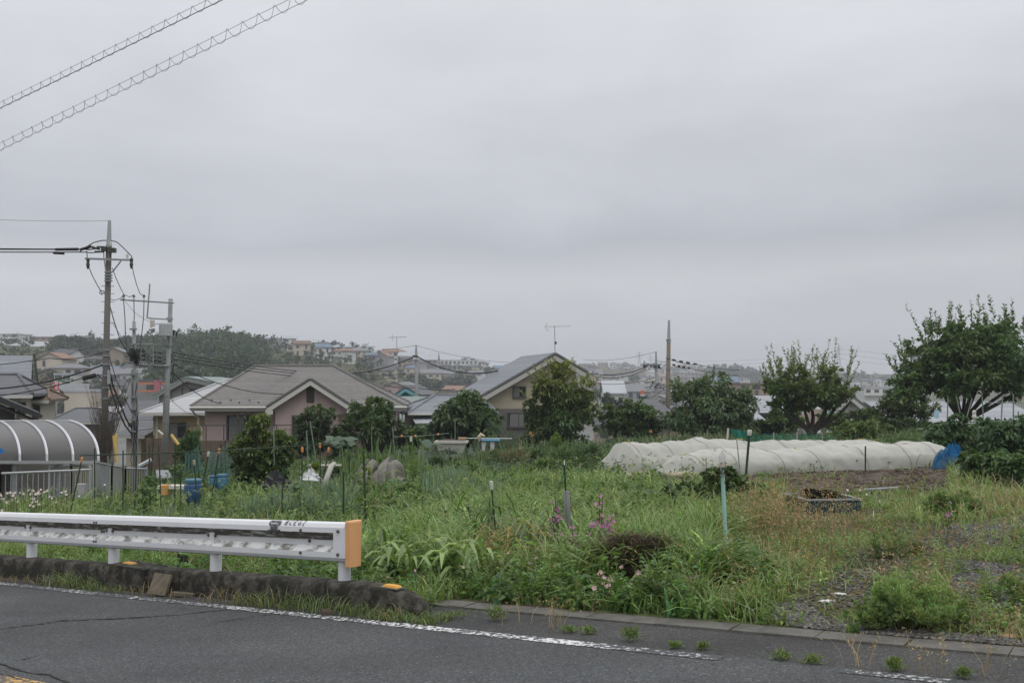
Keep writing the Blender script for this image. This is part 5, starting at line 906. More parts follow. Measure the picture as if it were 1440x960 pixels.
# seedlings growing inside the covers
for A_, B_, nm in (((3.95, 23.1), (9.3, 21.65), 'covered_crop'), ((2.9, 24.75), (9.2, 23.1), 'covered_crop')):
    rng = np.random.default_rng(88); n = 620; t = rng.uniform(0, 1, n); x = A_[0] + (B_[0] - A_[0]) * t + rng.normal(0, .06, n); y = A_[1] + (B_[1] - A_[1]) * t + rng.uniform(-.30, .30, n); B = Batch(); P = gpos(x, y)
    for j in range(12): leaves(B, P + np.stack([rng.normal(0, .05, n), rng.normal(0, .05, n), rng.uniform(.02, .30, n)], 1) * np.array((1, 1, .8)), rng.normal(size=(n, 3)) + np.array((0, 0, .5)), np.array((0, 0, 1.)) + rng.normal(size=(n, 3)) * .4, .12, .06, jit((.06, .12, .035), n, rng), .2)
    o = B.build(nm, LEAF); o['kind'] = 'stuff'
# blue net heap
b = at(1335, 672, 20.4); g = float(gz(b.x, b.y)); M_ = MB(); rows = []
for i in range(14):
    q = i / 13; rows.append([(b.x + .33 * math.cos(a) * math.cos(q * 1.5) * (1 + .5 * (float(vnoise(a * 1.7, q * 4, 5)) - .5)) + .12 * q, b.y + .3 * math.sin(a) * math.cos(q * 1.5), g + .42 * math.sin(q * 1.5) * (.35 + 1.1 * float(vnoise(a * 3.6, q * 7, 6))) + .05 * float(vnoise(a * 9, q * 15, 7))) for a in [j * 2 * math.pi / 44 for j in range(44)]])
M_.grid(rows, close=True); tag(M_.build('net_heap', sheer('blue_netting', (.03, .17, .36), .62, .6)), 'crumpled bright blue net heap at the right end of the row cover', 'net')
# trays and frames in the grass
TRAYB = mat('black_tray', (.014, .015, .016), .3, 15, .45); TEAL = mat('dark_teal', (.016, .05, .058), .2, 6, .7, spec=.2); ALU = mat('aluminium', (.46, .48, .49), .08, 8, .35, .6)
def frame_tray(px0, px1, py, pyb, dep, hgt, m_side, m_rim, lab, rz=0.0, flop=True):
    Y = gp((px0 + px1) / 2, pyb)[1] - .05; hgt = (pyb - py) / FPX * Y + .04; p0, p1 = at(px0, py, Y), at(px1, py, Y); w = (p1 - p0).length; c = (p0 + p1) / 2; g = float(gz(c.x, c.y)); r = thing('frame_tray', lab, 'tray', (c.x, c.y, c.z - hgt), rz); t = .02
    M_ = MB()
    for (x, y, sx, sy) in ((0, 0, w, t), (0, dep, w, t), (-w / 2, dep / 2, t, dep), (w / 2, dep / 2, t, dep)): M_.box((x, y, hgt / 2), (sx, sy, hgt))
    M_.build('side', m_side, r); M_ = MB(); M_.box((0, -.004, hgt + .008), (w + .05, .035, .022)); M_.box((0, dep, hgt + .008), (w + .05, .035, .022)); M_.box((-w / 2, dep / 2, hgt + .006), (.035, dep, .02)); M_.box((w / 2, dep / 2, hgt + .006), (.035, dep, .02)); M_.build('rim', m_rim, r); M_ = MB(); M_.box((0, dep / 2, .04), (w - .05, dep - .05, .02)); M_.build('bottom', mat('dark_mud', (.02, .018, .015), .3, 9, .8), r)
    if flop:
        M_ = MB(); rows = []
        for i in range(15):
            x = -w / 2 + w * .12 + w * .75 * i / 14; rows.append([(x, dep * .55 + .25 * dep * math.sin(i * .9) + .06 * k, hgt + .01 + .05 * float(vnoise(i * .7, k, 3)) - .03 * k) for k in range(-2, 3)])
        M_.grid(rows); M_.build('black_film', TRAYB, r)
    return r
frame_tray(1133, 1212, 703, 721, .75, .2, TEAL, ALU, 'long tray with dark teal side, pale rim and black film in the grass', .12)
frame_tray(1073, 1102, 692, 711, .5, .22, mat('grey_box', (.22, .23, .23), .15, 6, .6), TRAYB, 'smaller grey box with a black lid rim left of the long teal tray', .05, False)
b = MB(); p = at(1086, 704, 15.3); b.box(p, (.28, .2, .05), rz=.2, ry=.05); tag(b.build('cardboard', mat('cardboard', (.30, .21, .13), .15, 8, .9)), 'piece of brown cardboard by the small grey box', 'cardboard')
b = MB(); p = at(1245, 690, 15.9); b.tube([p + Vector((-.35, 0, .02)), p + Vector((.35, .25, .03))], .02, 6); tag(b.build('pale_pole', GREY), 'pale stick lying in the grass right of the long teal tray', 'stick')
b = MB(); p = at(940, 702, 15.5); rows = [[(p.x - .35 + .1 * i, p.y + .1 * j, float(gz(p.x, p.y)) + .2 + .05 * float(vnoise(i * .8, j * .9, 4))) for j in range(4)] for i in range(8)]; b.grid(rows); tag(b.build('black_sheet', TRAYB), 'strip of black sheet in the grass left of the dahlias', 'sheet')
# grey tarp mini tunnel
b0 = at(520, 690, 22); g = float(gz(b0.x, b0.y)); M_ = MB(); rows = []; xl = X_at(513, 22); xr = X_at(572, 22)
for i in range(61):
    t = i / 60; x = xl + (xr - xl) * t; hump = .70 * math.exp(-((t - .10) / .10) ** 2) + .64 * math.exp(-((t - .62) / .14) ** 2) + .52 * (1 - abs(t - .42) * 1.1); hump = min(.70, max(.05, hump)); r_ = []
    for j in range(13):
        q = j / 12; a = math.pi * (q * 1.0); rip = (float(vnoise(t * 9, q * 6, 14)) - .5) * .16 + .07 * math.sin(t * 38 + 5 * float(vnoise(t * 4, q * 3, 2)) + q * 4); r_.append((x + .35 * (q - .5) * 0.6 + rip * .5 + .16 * (1 - math.sin(a)) * (t - .4) * 2, 22 - .5 * math.cos(a) * (1 + rip), g + .05 + hump * math.sin(a) ** .7 * (1 + rip)))
    rows.append(r_)
M_.grid(rows); tag(M_.build('tarp_tunnel', mat('grey_tarp', (.20, .19, .165), .2, 5, .85, bump=.4, bscale=14, col2=(.13, .125, .105), thr=(.4, .65)), smooth=False), 'grey cloth tunnel draped over two hoops behind the rail end', 'tarp')
M_ = MB(); M_.tube([at(455, 688, 21), at(460, 670, 21), at(466, 655, 21.2), at(471, 651, 21.3)], [.07, .06, .06, .04], 8); tag(M_.build('rolled_tarp', mat('pale_tarp', (.42, .41, .38), .1, 9, .8), smooth=True), 'pale rolled sheet standing left of the grey tarp tunnel', 'sheet roll')
crumple('plastic_bag', at(437, 676, 21), (.26, .15, .28), mat('white_bag', (.55, .56, .57), .12, 12, .5), 'crumpled white bag right of the vine covered bush', 'bag', 9)
crumple('black_bag', at(388, 687, 22.5), (.5, .2, .42), mat('black_bag', (.012, .012, .013), .3, 12, .5), 'black bag in the shade under the vine covered bush', 'bag', 12)
rail([at(432, 654, 25), at(480, 654, 25.3)], .025, CAPW, 'white plank lying across the bed right of the vine covered bush', 'white_plank', 'plank')
# blue barrels
def barrel(px, py_top, py_bot, wpx, Y, m, lab, lid):
    t = at(px, py_top, Y); h = (py_bot - py_top) / FPX * Y; rr = wpx / FPX * Y / 2; r = thing('plastic_barrel', lab, 'barrel', (t.x, t.y, t.z - h)); M_ = MB(); M_.lathe((0, 0, 0), [(rr * .8, -.3), (rr * .95, 0), (rr, h * .3), (rr * .97, h * .34), (rr * 1.0, h * .4), (rr * .95, h * .62), (rr * .8, h * .74)], 20); M_.build('body', m, r, smooth=True)
    M_ = MB(); M_.lathe((0, 0, 0), [(rr * .82, h * .72), (rr * .95, h * .74), (rr * .95, h * .93), (rr * .86, h), (rr * .3, h)], 20); M_.build('lid', lid, r, smooth=False)
BLUE = mat('barrel_blue', (.03, .09, .20), .12, 5, .4); BLUET = mat('barrel_teal', (.05, .15, .22), .12, 5, .45)
barrel(272, 673, 692, 25, 19.8, BLUE, 'blue plastic barrel with a teal lid among the stakes', BLUET); barrel(300, 668, 679, 13, 23, BLUET, 'pale blue barrel behind the right green net, left of its twin', BLUE); barrel(313, 666, 680, 16, 23, BLUET, 'pale blue barrel behind the right green net, nearest the vine covered bush', BLUET)
b = MB(); b.box(at(243, 684, 21), (.55, .3, .07)); tag(b.build('white_board', CAPW), 'white board lying level left of the blue barrel', 'board'); b = MB(); b.box(at(233, 688, 20.9), (.13, .2, .2)); tag(b.build('orange_crate', ORG), 'small orange crate under the white board', 'crate')
b = MB(); b.slab([at(219, 662, 27), at(236, 662, 27.4), at(243, 673, 26.5), at(220, 673, 26.2)], .03); tag(b.build('slate_board', mat('slate_board', (.21, .22, .24), .1, 5, .7)), 'flat grey board left of the green nets', 'board')
rail([at(196, 655, 25), at(213, 646, 25)], .05, mat('light_beam', (.45, .48, .5), .1, 5, .5), 'pale slanting beam right of the silver fence', 'pale_beam', 'beam')
# green nets hung like curtains
NETG = sheer('green_netting', (.17, .30, .27), .55, .3)
def curtain(top, bot, Y, lab, folds, m=NETG, name='garden_net'):
    M_ = MB(); rows = []; n = 40
    for i in range(n + 1):
        t = i / n; a = top[0][0] + (top[-1][0] - top[0][0]) * t; ty = np.interp(a, [q[0] for q in top], [q[1] for q in top]); c = bot[0][0] + (bot[-1][0] - bot[0][0]) * t; by = np.interp(c, [q[0] for q in bot], [q[1] for q in bot]); r_ = []
        for j in range(9):
            f = j / 8; p = at(a + (c - a) * f, ty + (by - ty) * f, Y); p.y += math.sin(t * folds * 6.28 + f) * .12 * (.3 + f); p.z += (float(vnoise(t * 8, f * 4, 3)) - .5) * .06; r_.append(p)
        rows.append(r_)
    M_.grid(rows); o = M_.build(name, m, smooth=True); tag(o, lab, 'net'); return o
curtain([(260, 635), (268, 637), (279, 625)], [(258, 661), (268, 666), (285, 664)], 24.8, 'pale green net hanging in folds, left of the pair', 5); curtain([(294, 632), (305, 636), (318, 622), (334, 640)], [(287, 668), (310, 669), (338, 668)], 25, 'pale green net hanging in folds before the brick base, right of the pair', 6)
NETT = sheer('teal_netting', (.018, .20, .15), .82, .3)
curtain([(1028, 603), (1042, 605), (1054, 606), (1064, 612)], [(1034, 618), (1045, 624), (1060, 623), (1078, 622)], 33, 'dark teal net slung from the white post behind the row cover', 3, NETT)
curtain([(1066, 610), (1110, 610), (1150, 610), (1172, 612)], [(1066, 622), (1110, 624), (1150, 624), (1172, 624)], 34, 'long low teal net fence below the vase shaped plum tree', 9, sheer('teal_fence_netting', (.03, .22, .16), .5, .3))
for i, (px, lab) in enumerate(((1088, 'grey post of the low teal net, left of three'), (1121, 'grey post of the low teal net under the plum trunk'), (1156, 'pale post of the low teal net, right of the plum trunk'))): stake(px, 608, px, 628, 33.8, lab, None, .025, GREY, 'net posts')
# white planter tub, table with things, white sack
r = thing('planter_tub', 'cream white planter tub on the back bed in front of the loquat like tree', 'tub', at(635, 636, 32)); c = at(635, 636, 32); M_ = MB(); h = (636 - 621) / FPX * 32; wt, wb = 42 / FPX * 32, 34 / FPX * 32; M_.add([(-wb / 2, -.22, 0), (wb / 2, -.22, 0), (wb / 2, .22, 0), (-wb / 2, .22, 0), (-wt / 2, -.28, h), (wt / 2, -.28, h), (wt / 2, .28, h), (-wt / 2, .28, h)], [(3, 2, 1, 0), (0, 1, 5, 4), (1, 2, 6, 5), (2, 3, 7, 6), (3, 0, 4, 7)]); CRM = mat('cream_plastic', (.50, .48, .43), .08, 6, .5); M_.build('body', CRM, r)
M_ = MB(); M_.box((0, -.3, h), (wt + .12, .07, .06)); M_.box((0, .3, h), (wt + .12, .07, .06)); M_.box((-wt / 2, 0, h), (.07, .6, .06)); M_.box((wt / 2, 0, h), (.07, .6, .06)); M_.build('rim', CRM, r); M_ = MB(); M_.box((0, 0, h - .06), (wt - .05, .5, .04)); M_.build('soil', mat('tub_soil', (.06, .045, .035), .3, 9), r)
b = MB(); b.box(at(650, 616, 31.9), (.25, .3, .05)); tag(b.build('terracotta_dish', mat('terracotta', (.38, .25, .14), .15, 9, .8)), 'tan dish on the right end of the cream planter tub', 'dish'); b = MB(); b.box(at(632, 617.5, 31.9), (.42, .2, .035)); tag(b.build('brown_board', WOODD), 'thin brown board across the cream planter tub', 'board')
r = thing('garden_table', 'low table with pale legs and a blue edge right of the cream planter tub', 'table', at(690, 634, 32.5)); c = at(690, 618.5, 32.5) - at(690, 634, 32.5)
M_ = MB(); M_.box((0, 0, c.z), (.62, .5, .03)); M_.build('tabletop', mat('blue_edge', (.05, .24, .42), .1, 8, .5), r)
for x in (-.22, .06): M_ = MB(); M_.box((x, 0, c.z / 2), (.13, .4, c.z - .02)); M_.build('leg', mat('pale_grey_leg', (.45, .46, .47), .1, 8), r)
M_ = MB(); M_.tube([at(674, 620, 32.2), at(674, 614, 32.2), at(676, 611, 32.2), at(682, 613, 32.2)], [.02, .07, .07, .02], 7); tag(M_.build('glove', mat('beige_cloth', (.55, .46, .33), .1, 9)), 'beige work glove stuck on a cane left of the low table', 'glove'); stake(673, 614, 673, 634, 32.2, 'thin cane under the beige work glove', None, .012, STK_L)
rail([at(654, 616, 33), at(720, 616.5, 33)], .016, ALU, 'thin metal pipe running level behind the cream planter tub', 'metal_pipe', 'pipe')
r = thing('sack', 'white sack with a dark bottle neck rising from it in the back bed', 'sack', at(644, 676, 25)); M_ = MB(); M_.lathe((0, 0, 0), [(.10, 0), (.11, .05), (.085, .16), (.06, .20)], 10); M_.build('bag', mat('white_sack', (.62, .62, .62), .06, 9), r); M_ = MB(); M_.tube([(0, 0, .18), (-.03, 0, .26), (-.06, 0, .38)], [.045, .04, .028], 8); M_.build('neck', mat('dark_neck', (.05, .05, .05), .2, 9), r)
for i, (px, py, lab) in enumerate(((746, 609, 'orange lily bloom in front of the yellow tipped tree, upper one'), (749, 612, 'orange lily bloom in front of the yellow tipped tree, lower one'), (915, 606, 'lone orange lily bloom before the hedge'), (1230, 619, 'orange bloom just above the row cover'), (927, 615, 'small orange bloom right of the lone lily before the hedge'))):
    B = Batch(); rng = np.random.default_rng(700 + i); p = np.array(at(px, py, 34)); n = 14; leaves(B, np.repeat(p[None], n, 0), rng.normal(size=(n, 3)), rng.normal(size=(n, 3)), .075, .04, jit((.52, .26, .13), n, rng, .05, .1), .1); r = thing('lily_flower', lab, 'flower', G(px, 34), group='orange lily blooms'); B.build('petals', PETAL, r); M_ = MB(); M_.tube([G(px, 34), Vector(p)], .01, 4); M_.build('stalk', STEM, r, world=True)
rng = np.random.default_rng(9); B = Batch(); p = np.array(at(632, 632, 31.4)); leaves(B, np.repeat(p[None], 12, 0), rng.normal(size=(12, 3)), rng.normal(size=(12, 3)), .11, .05, jit((.16, .10, .42), 12, rng, .05, .1), .1); r = thing('iris_flower', 'single violet iris bloom in front of the cream planter tub', 'flower', G(632, 31.4)); B.build('petals', PETAL, r); M_ = MB(); M_.tube([G(632, 31.4), Vector(p)], .01, 4); M_.build('stalk', STEM, r, world=True)
b = MB(); p = at(553, 795, 9.6); b.tube([p + Vector((0, 0, -.3)), p + Vector((0, 0, .06)), p + Vector((.0, 0, .07))], [.055, .055, .04], 9); tag(b.build('wooden_stump', mat('mossy_post', (.035, .033, .025), .3, 9, .95)), 'short dark mossy post behind the rounded kerb end', 'post')
b = MB(); p = at(257, 778, 11.3); b.tube([p + Vector((0, 0, -.4)), p + Vector((0, 0, .06)), p + Vector((.0, 0, .07))], [.06, .06, .04], 9); tag(b.build('wooden_stump', mat('mossy_post', (.035, .033, .025))), 'short dark mossy post seen under the guardrail beam', 'post')
rail([at(600, 770, 9.9), at(700, 769, 9.7), at(780, 771, 9.6)], .004, mat('rust_wire', (.2, .09, .04), .3), 'thin rusty wire strung above the lily clump', 'wire', 'wire')
# ================================================================== NEAR HOUSES
GLASS = mat('window_glass', (.02, .025, .028), .3, 3, .12, spec=.6); FRAME = mat('window_frame', (.09, .085, .08), .1, 9, .5); FRAMEW = mat('white_frame', (.5, .5, .49), .05, 9, .5)
class Face:
    """a facade: turns photo places into local x, z on its plane so that parts land on it"""
    def __init__(s, px, Y, rz, z0): s.o = at(px, 540, Y); s.o.z = z0; s.rz = rz; s.ex = Vector((math.cos(rz), math.sin(rz), 0)); s.n = Vector((-math.sin(rz), math.cos(rz), 0))
    def __call__(s, px, py, y=0.0):
        d = Vector(ray(px, py)); c = Vector((0, 0, CAM_H)); t = ((s.o - c).dot(s.n) + y) / d.dot(s.n); p = c + d * t - s.o; return p.dot(s.ex), p.z
def window(root, x0, x1, z0, z1, y=0.0, frame=FRAME, glass=GLASS, mull=1, sill=True, t=.05):
    b = MB(); b.box(((x0 + x1) / 2, y - .004, (z0 + z1) / 2), (x1 - x0, .03, z1 - z0)); w = b.build('window', glass, root); f = MB(); yy = y - .03
    for (cx, cz, sx, sz) in (((x0 + x1) / 2, z0, x1 - x0 + t, t), ((x0 + x1) / 2, z1, x1 - x0 + t, t), (x0, (z0 + z1) / 2, t, z1 - z0 - t), (x1, (z0 + z1) / 2, t, z1 - z0 - t)): f.box((cx, yy, cz), (sx, .06, sz))
    for k in range(mull): f.box((x0 + (x1 - x0) * (k + 1) / (mull + 1), yy, (z0 + z1) / 2), (t * .7, .05, z1 - z0 - t))
    f.build('frame', frame, w)
    if x1 - x0 > .7:
        k_ = MB(); k_.box((x0 + (x1 - x0) * .27, y - .022, (z0 + z1) / 2), ((x1 - x0) * .42, .012, (z1 - z0) * .94)); k_.build('curtain', mat('net_curtain', (.15, .15, .145), .2, 9, .6, stretch=(6, 6, .3)), w)
    if sill: s = MB(); s.box(((x0 + x1) / 2, y - .06, z0 - t), (x1 - x0 + .12, .12, .04)); s.build('sill', frame, w)
    return w
def walls(root, x0, x1, y0, y1, z0, z1, m, name='wall'):
    b = MB(); b.box(((x0 + x1) / 2, (y0 + y1) / 2, (z0 + z1) / 2), (x1 - x0, y1 - y0, z1 - z0)); return b.build(name, m, root)
def hip(root, x0, x1, y0, y1, ze, zr, rl, m, th=.12, cx=None, name='roof'):
    """hip roof: eaves rectangle, ridge of length rl along x"""
    c = (x0 + x1) / 2 if cx is None else cx; a, b_ = (c - rl / 2, (y0 + y1) / 2, zr), (c + rl / 2, (y0 + y1) / 2, zr); A, B_, C_, D_ = (x0, y0, ze), (x1, y0, ze), (x1, y1, ze), (x0, y1, ze)
    M = MB(); polys = [[A, B_, b_, a], [C_, D_, a, b_], [B_, C_, b_], [D_, A, a]]
    lo = lambda p: (p[0], p[1], p[2] - th)
    M.add([A, B_, C_, D_, a, b_], [(0, 1, 5, 4), (2, 3, 4, 5), (1, 2, 5), (3, 0, 4)]); M.add([A, B_, C_, D_, lo(A), lo(B_), lo(C_), lo(D_)], [(1, 0, 4, 5), (2, 1, 5, 6), (3, 2, 6, 7), (0, 3, 7, 4), (7, 6, 5, 4)]); o = M.build(name, m, root)
    cap = MB()
    for p, q in ((a, b_), (A, a), (B_, b_), (D_, a), (C_, b_)): cap.tube([Vector(p) + Vector((0, 0, .01)), Vector(q) + Vector((0, 0, .03))], .07, 6)
    cap.build('ridge_cap', m, o); return o
def gable_front(root, xl, xr, xa, y0, y1, zl, zr, za, m, th=.12, name='roof'):
    """roof whose gable end faces the viewer: left eave, right eave, apex"""
    o = MB(); o.slab([(xl, y0, zl), (xa, y0, za), (xa, y1, za), (xl, y1, zl)][::-1], th); o.slab([(xa, y0, za), (xr, y0, zr), (xr, y1, zr), (xa, y1, za)][::-1], th); return o.build(name, m, root)
def gable_side(root, x0, x1, y0, y1, ze, zr, m, th=.12, name='roof', yr=None):
    """roof with its ridge along the facade"""
    yc = (y0 + y1) / 2 if yr is None else yr; o = MB(); o.slab([(x0, y0, ze), (x1, y0, ze), (x1, yc, zr), (x0, yc, zr)], th); o.slab([(x0, yc, zr), (x1, yc, zr), (x1, y1, ze), (x0, y1, ze)], th); return o.build(name, m, root)
# ---------------------------------------------------------------- the pink house
PINK = mat('pink_stucco', (.42, .33, .32), .05, 3, .9, bump=.15, bscale=60); SLATE_B = mat('brown_grey_slates', (.165, .158, .152), .14, 4, .8, stripe=(2, .115, .30, .22)); TRIM = mat('pale_trim', (.50, .50, .46), .05, 8, .6); DKTRIM = mat('dark_trim', (.05, .048, .045), .2, 8, .6)
def pink_house():
    rz = R(5); z0 = -4.2; F = Face(420, 48, rz, z0); r = thing('pink_house', 'pink stucco bungalow with a brown grey hip roof and small front gable', 'house', F.o, rz)
    xl, ze = F(267.5, 570.5, -.6); xr, _ = F(572, 571, -.6); ov = .55; d = 8.6; a = F(360.5, 514.8, d / 2); b = F(470, 515.0, d / 2); zr = (a[1] + b[1]) / 2; ze = (F(267.5, 570.5, -.6)[1] + F(572, 571, -.6)[1]) / 2
    walls(r, xl + ov, xr - ov, 0, d - 1, 0, ze - .08, PINK); hip(r, xl, xr, -.6, d, ze, zr, b[0] - a[0], SLATE_B, cx=(a[0] + b[0]) / 2)
    g = MB(); g.tube([(xl - .02, -.67, ze - .07), (xr + .02, -.67, ze - .07)], .06, 8); g.build('gutter', TRIM, r); f = MB(); f.box(((xl + xr) / 2, -.59, ze - .16), (xr - xl, .04, .14)); f.build('fascia', TRIM, r)
    # gable bay
    yb = -1.0; gl, zg = F(374.5, 573, yb - .45); gr, _ = F(497, 573, yb - .45); ga, za = F(436.6, 533.5, yb - .45); wl, wr = F(387, 600, yb)[0], F(488, 600, yb)[0]
    M = MB(); inset = .33; M.add([(wl, yb, 0), (wr, yb, 0), (wr, yb, zg + .25), (ga, yb, za - .28), (wl, yb, zg + .25), (wl, 0, 0), (wr, 0, 0), (wr, 0, zg + .25), (ga, 0, za - .28), (wl, 0, zg + .25)], [(0, 1, 2, 3, 4), (0, 4, 9, 5), (1, 6, 7, 2)]); M.build('bay_wall', PINK, r)
    gable_front(r, gl, gr, ga, yb - .45, 4.0, zg, zg, za, SLATE_B, .1, 'gable_roof')
    M = MB(); tb = .24
    for x0, z0_, x1, z1_ in ((gl, zg, ga, za), (ga, za, gr, zg)): M.add([(x0, yb - .46, z0_ - .03), (x1, yb - .46, z1_ - .03), (x1, yb - .46, z1_ - tb - .03), (x0, yb - .46, z0_ - tb - .03), (x0, yb - .38, z0_ - .03), (x1, yb - .38, z1_ - .03), (x1, yb - .38, z1_ - tb - .03), (x0, yb - .38, z0_ - tb - .03)], [(0, 3, 2, 1), (4, 5, 6, 7), (0, 1, 5, 4), (3, 7, 6, 2), (0, 4, 7, 3), (1, 2, 6, 5)])
    for x, s in ((gl, 1), (gr, -1)): M.box((x + s * .13, yb - .42, zg - .22), (.34, .07, .2))
    M.build('bargeboard', TRIM, r)
    M = MB()
    for x0, z0_, x1, z1_ in ((gl, zg, ga, za), (ga, za, gr, zg)): M.tube([(x0, yb - .46, z0_ + .005), (x1, yb - .46, z1_ + .005)], .035, 5)
    M.build('verge_edge', DKTRIM, r)
    v0, v1 = F(431, 566, yb), F(442, 545, yb); b = MB(); b.box(((v0[0] + v1[0]) / 2, yb - .01, (v0[1] + v1[1]) / 2), (v1[0] - v0[0], .05, v1[1] - v0[1])); vt = b.build('louvre_vent', mat('brown_louvre', (.055, .042, .036), .1, 9, .6, stripe=(2, .07, .4)), r)
    w0, w1 = F(319, 618, 0), F(369, 584, 0); window(r, w0[0], w1[0], w0[1] - .5, w1[1], 0, mull=2); w0, w1 = F(411, 612, yb), F(430, 584, yb); window(r, w0[0], w1[0], w0[1], w1[1], yb)
    w0, w1 = F(477, 592, yb), F(489, 581, yb); b = MB(); b.box(((w0[0] + w1[0]) / 2, yb - .2, (w0[1] + w1[1]) / 2), (w1[0] - w0[0], .4, w1[1] - w0[1])); b.build('shutter_box', mat('brown_box', (.085, .055, .045), .1), r); w0, w1 = F(520, 612, 0), F(550, 590, 0); window(r, w0[0], w1[0], w0[1], w1[1], 0)
    x, z = F(279.5, 572, -.05); b = MB(); b.tube([(x - .28, -.62, z + .05), (x - .28, -.55, z - .05), (x, -.07, z - .55), (x, -.07, z - .85), (x + .16, -.07, z - 1.0), (x + .16, -.07, 0)], .045, 8); b.build('downpipe', TRIM, r); x, z = F(566, 573, -.05); b = MB(); b.tube([(x + .2, -.6, z + .05), (x, -.07, z - .35), (x, -.07, 0)], .045, 8); b.build('downpipe', TRIM, r)
    for px in (299, 313, 326, 339, 352, 366, 495, 546):
        x, z = F(px, 563.5 + (3 if px in (313, 339, 366) else 0), .2); yy = -.6 + (z - ze) / (zr - ze) * (d / 2 + .6); b = MB(); b.box((x, yy, z + .03), (.06, .05, .09)); b.build('snow_guard', DKTRIM, r)
    # brick base
    b = MB(); x0 = F(240, 620, -1.3)[0]; x1 = F(560, 620, -1.3)[0]; zt = F(300, 619, -1.3)[1]; b.box(((x0 + x1) / 2, -1.35, zt / 2 - 1), (x1 - x0, .18, zt + 2)); o = b.build('brick_wall', mat('brown_brick', (.135, .098, .075), .25, 6, .9, stripe=(2, .09, .35, .2))); o.matrix_world = Matrix.Translation(F.o) @ Matrix.Rotation(rz, 4, 'Z'); tag(o, 'low brown brick garden wall in front of the pink house', 'wall')
    M = MB()
    for k in range(14): x = x0 + (x1 - x0) * k / 13; M.box((x, -1.35, zt + .35), (.04, .04, .7))
    M.box(((x0 + x1) / 2, -1.35, zt + .70), (x1 - x0, .05, .04)); o = M.build('garden_railing', DKTRIM); o.matrix_world = Matrix.Translation(F.o) @ Matrix.Rotation(rz, 4, 'Z'); tag(o, 'thin dark railing on the brown brick wall before the pink house', 'railing')
pink_house()
